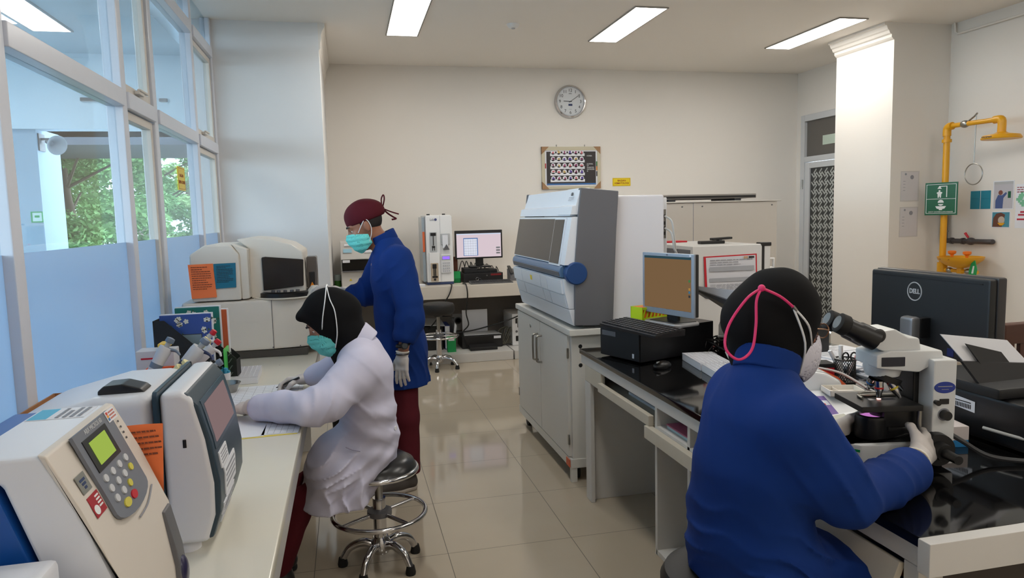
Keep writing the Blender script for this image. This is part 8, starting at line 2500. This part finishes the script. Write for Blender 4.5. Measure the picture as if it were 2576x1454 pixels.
def collar3(P):
    ax = vec((0.36, 0.25, 0.90)); ax = ax / np.linalg.norm(ax); c = vec((1.033, 1.613, 1.168))
    q = P - c; h_ = q @ ax
    rad = np.linalg.norm(q - h_[:, None] * ax, axis=1)
    return np.maximum(np.abs(rad - 0.075) - 0.006, np.abs(h_) - 0.028)


sdf_obj('gown_collar', collar3, (0.88, 1.48, 1.09), (1.15, 1.73, 1.26), 0.0045, M_COATB, gw3)


def hijab3(P):
    q = H3.loc(P)
    d = ellip(q, (-0.014, 0, 0.030), (0.122, 0.097, 0.116))
    d = smin(d, ellip(q, (-0.105, -0.005, -0.005), (0.062, 0.070, 0.066)), 0.05)
    d = smin(d, ellip(q, (-0.01, 0, -0.07), (0.085, 0.090, 0.09)), 0.05)
    d = smin(d, chain(P, [H3.at((-0.03, 0, -0.09)), (1.035, 1.61, 1.12)], [0.080, 0.064]), 0.04)
    d += folds(P, 14, 36, 0.0013)
    face = ellip(q, (0.135, 0, -0.030), (0.105, 0.062, 0.086))
    return smax(d, -face, 0.008)


hj3 = sdf_obj('headscarf', hijab3, (0.86, 1.48, 1.02), (1.24, 1.83, 1.44), 0.005, M_HIJAB, p3)
m3 = mask_obj(p3, H3, M_MASKW, dropz=-0.006, off=0.013, pleat=0.0)
st = W()
tg = H3.at((-0.118, -0.095, 0.085))
tk = H3.at((-0.062, -0.108, 0.050))
for zz, xx in ((-0.060, 0.050), (-0.135, 0.030)):
    st.tube([tk, H3.at((0.0, -0.106, 0.01 + 0.6 * (zz + 0.06))), H3.at((xx, -0.078, zz + 0.02))], 0.0028, n=6, res=6)
st.build('mask_strap', M_WHITE, m3, 'white elastic straps')
ck = W()
M_PINK = mat('pink_cord', (222, 44, 110), 0.5)
tog = H3.at((-0.150, -0.088, 0.082))
ck.tube([tk, H3.at((-0.105, -0.104, 0.070)), tog], 0.0034, n=8, res=5)
ck.tube([tog, H3.at((-0.182, -0.080, 0.050)), H3.at((-0.212, -0.070, -0.02)), H3.at((-0.218, -0.08, -0.075)), H3.at((-0.190, -0.10, -0.098)), H3.at((-0.160, -0.105, -0.07)), H3.at((-0.155, -0.098, -0.01)), H3.at((-0.162, -0.092, 0.05)), tog], 0.0034, n=8, res=7)
ck.ball(tog, 0.009, 14, 10)
ck.build('mask_cord', M_PINK, m3, 'bright pink cord with toggle')
W().tube([tk, H3.at((-0.050, -0.109, 0.042))], [0.005, 0.004], n=8).build('cord_clip', M_STEEL, m3)
gl = W()
for s in (-1, 1):
    gl.tube([H3.at((0.122 + 0.004 * math.cos(a), s * 0.034 + 0.024 * math.cos(a), 0.0 + 0.019 * math.sin(a))) for a in [k * 0.3142 for k in range(20)]], 0.0016, n=6, closed=True)
    gl.tube([H3.at((0.118, s * 0.058, 0.004)), H3.at((0.09, s * 0.073, 0.006)), H3.at((0.02, s * 0.082, 0.002))], 0.0016, n=6)
gl.tube([H3.at((0.124, -0.010, 0.004)), H3.at((0.127, 0.0, 0.007)), H3.at((0.124, 0.010, 0.004))], 0.0016, n=6)
gl.build('eyeglasses', mat('bronze_wire', (150, 112, 80), 0.3, metal=0.8), p3, 'thin bronze eyeglasses')
make_glove(p3, wrist=(1.468, 1.572, 0.888), fwd=(0.82, 0.50, 0.10), palm=(-0.35, 0.9, -0.25), thumb=(-0.25, 0.1, 1), curl=(0.45, 0.5, 0.35), thumb_curl=0.5, cuff=0.035, k=0.98)
make_glove(p3, wrist=(1.365, 1.782, 0.905), fwd=(0.9, 0.30, -0.1), palm=(0.2, -0.9, -0.2), thumb=(0.1, 0.1, 1), curl=(0.4, 0.45, 0.3), cuff=0.0, k=0.95)
wt = W().tube([(1.335 + 0.006 * math.sin(a), 1.772 + 0.036 * math.cos(a), 0.905 + 0.036 * math.sin(a)) for a in [k * 0.3142 for k in range(20)]], 0.008, n=8, closed=True).build('watch_strap', mat('pale_blue_strap', (150, 186, 206), 0.5), p3, 'pale blue watch strap')
W().lathe([(0.0, 0.008), (0.015, 0.008), (0.017, 0.0)], c=(1.335, 1.772, 0.942), axis=(-0.2, -0.3, 1), n=20).build('watch_case', mat('rose_case', (196, 140, 120), 0.3, metal=0.6), wt)


def trous3(P):
    d = None
    for s in (-1, 1):
        e = chain(P, [(1.28, 1.555 + s * 0.09, 0.585), (1.345, 1.54 + s * 0.09, 0.48), (1.33, 1.54 + s * 0.09, 0.09)], [0.06, 0.062, 0.05], 0.02)
        d = e if d is None else np.minimum(d, e)
    d += folds(P, 15, 30, 0.002)
    return smax(d, 0.075 - P[:, 2], 0.004)


sdf_obj('trousers', trous3, (1.2, 1.35, 0.05), (1.46, 1.75, 0.64), 0.008, M_COATB, p3)
for s in (-1, 1):
    shoe(p3, (1.27, 1.54 + s * 0.09, 0.0), (1.51, 1.54 + s * 0.095, 0.0), M_BLACK, M_RUBBER)
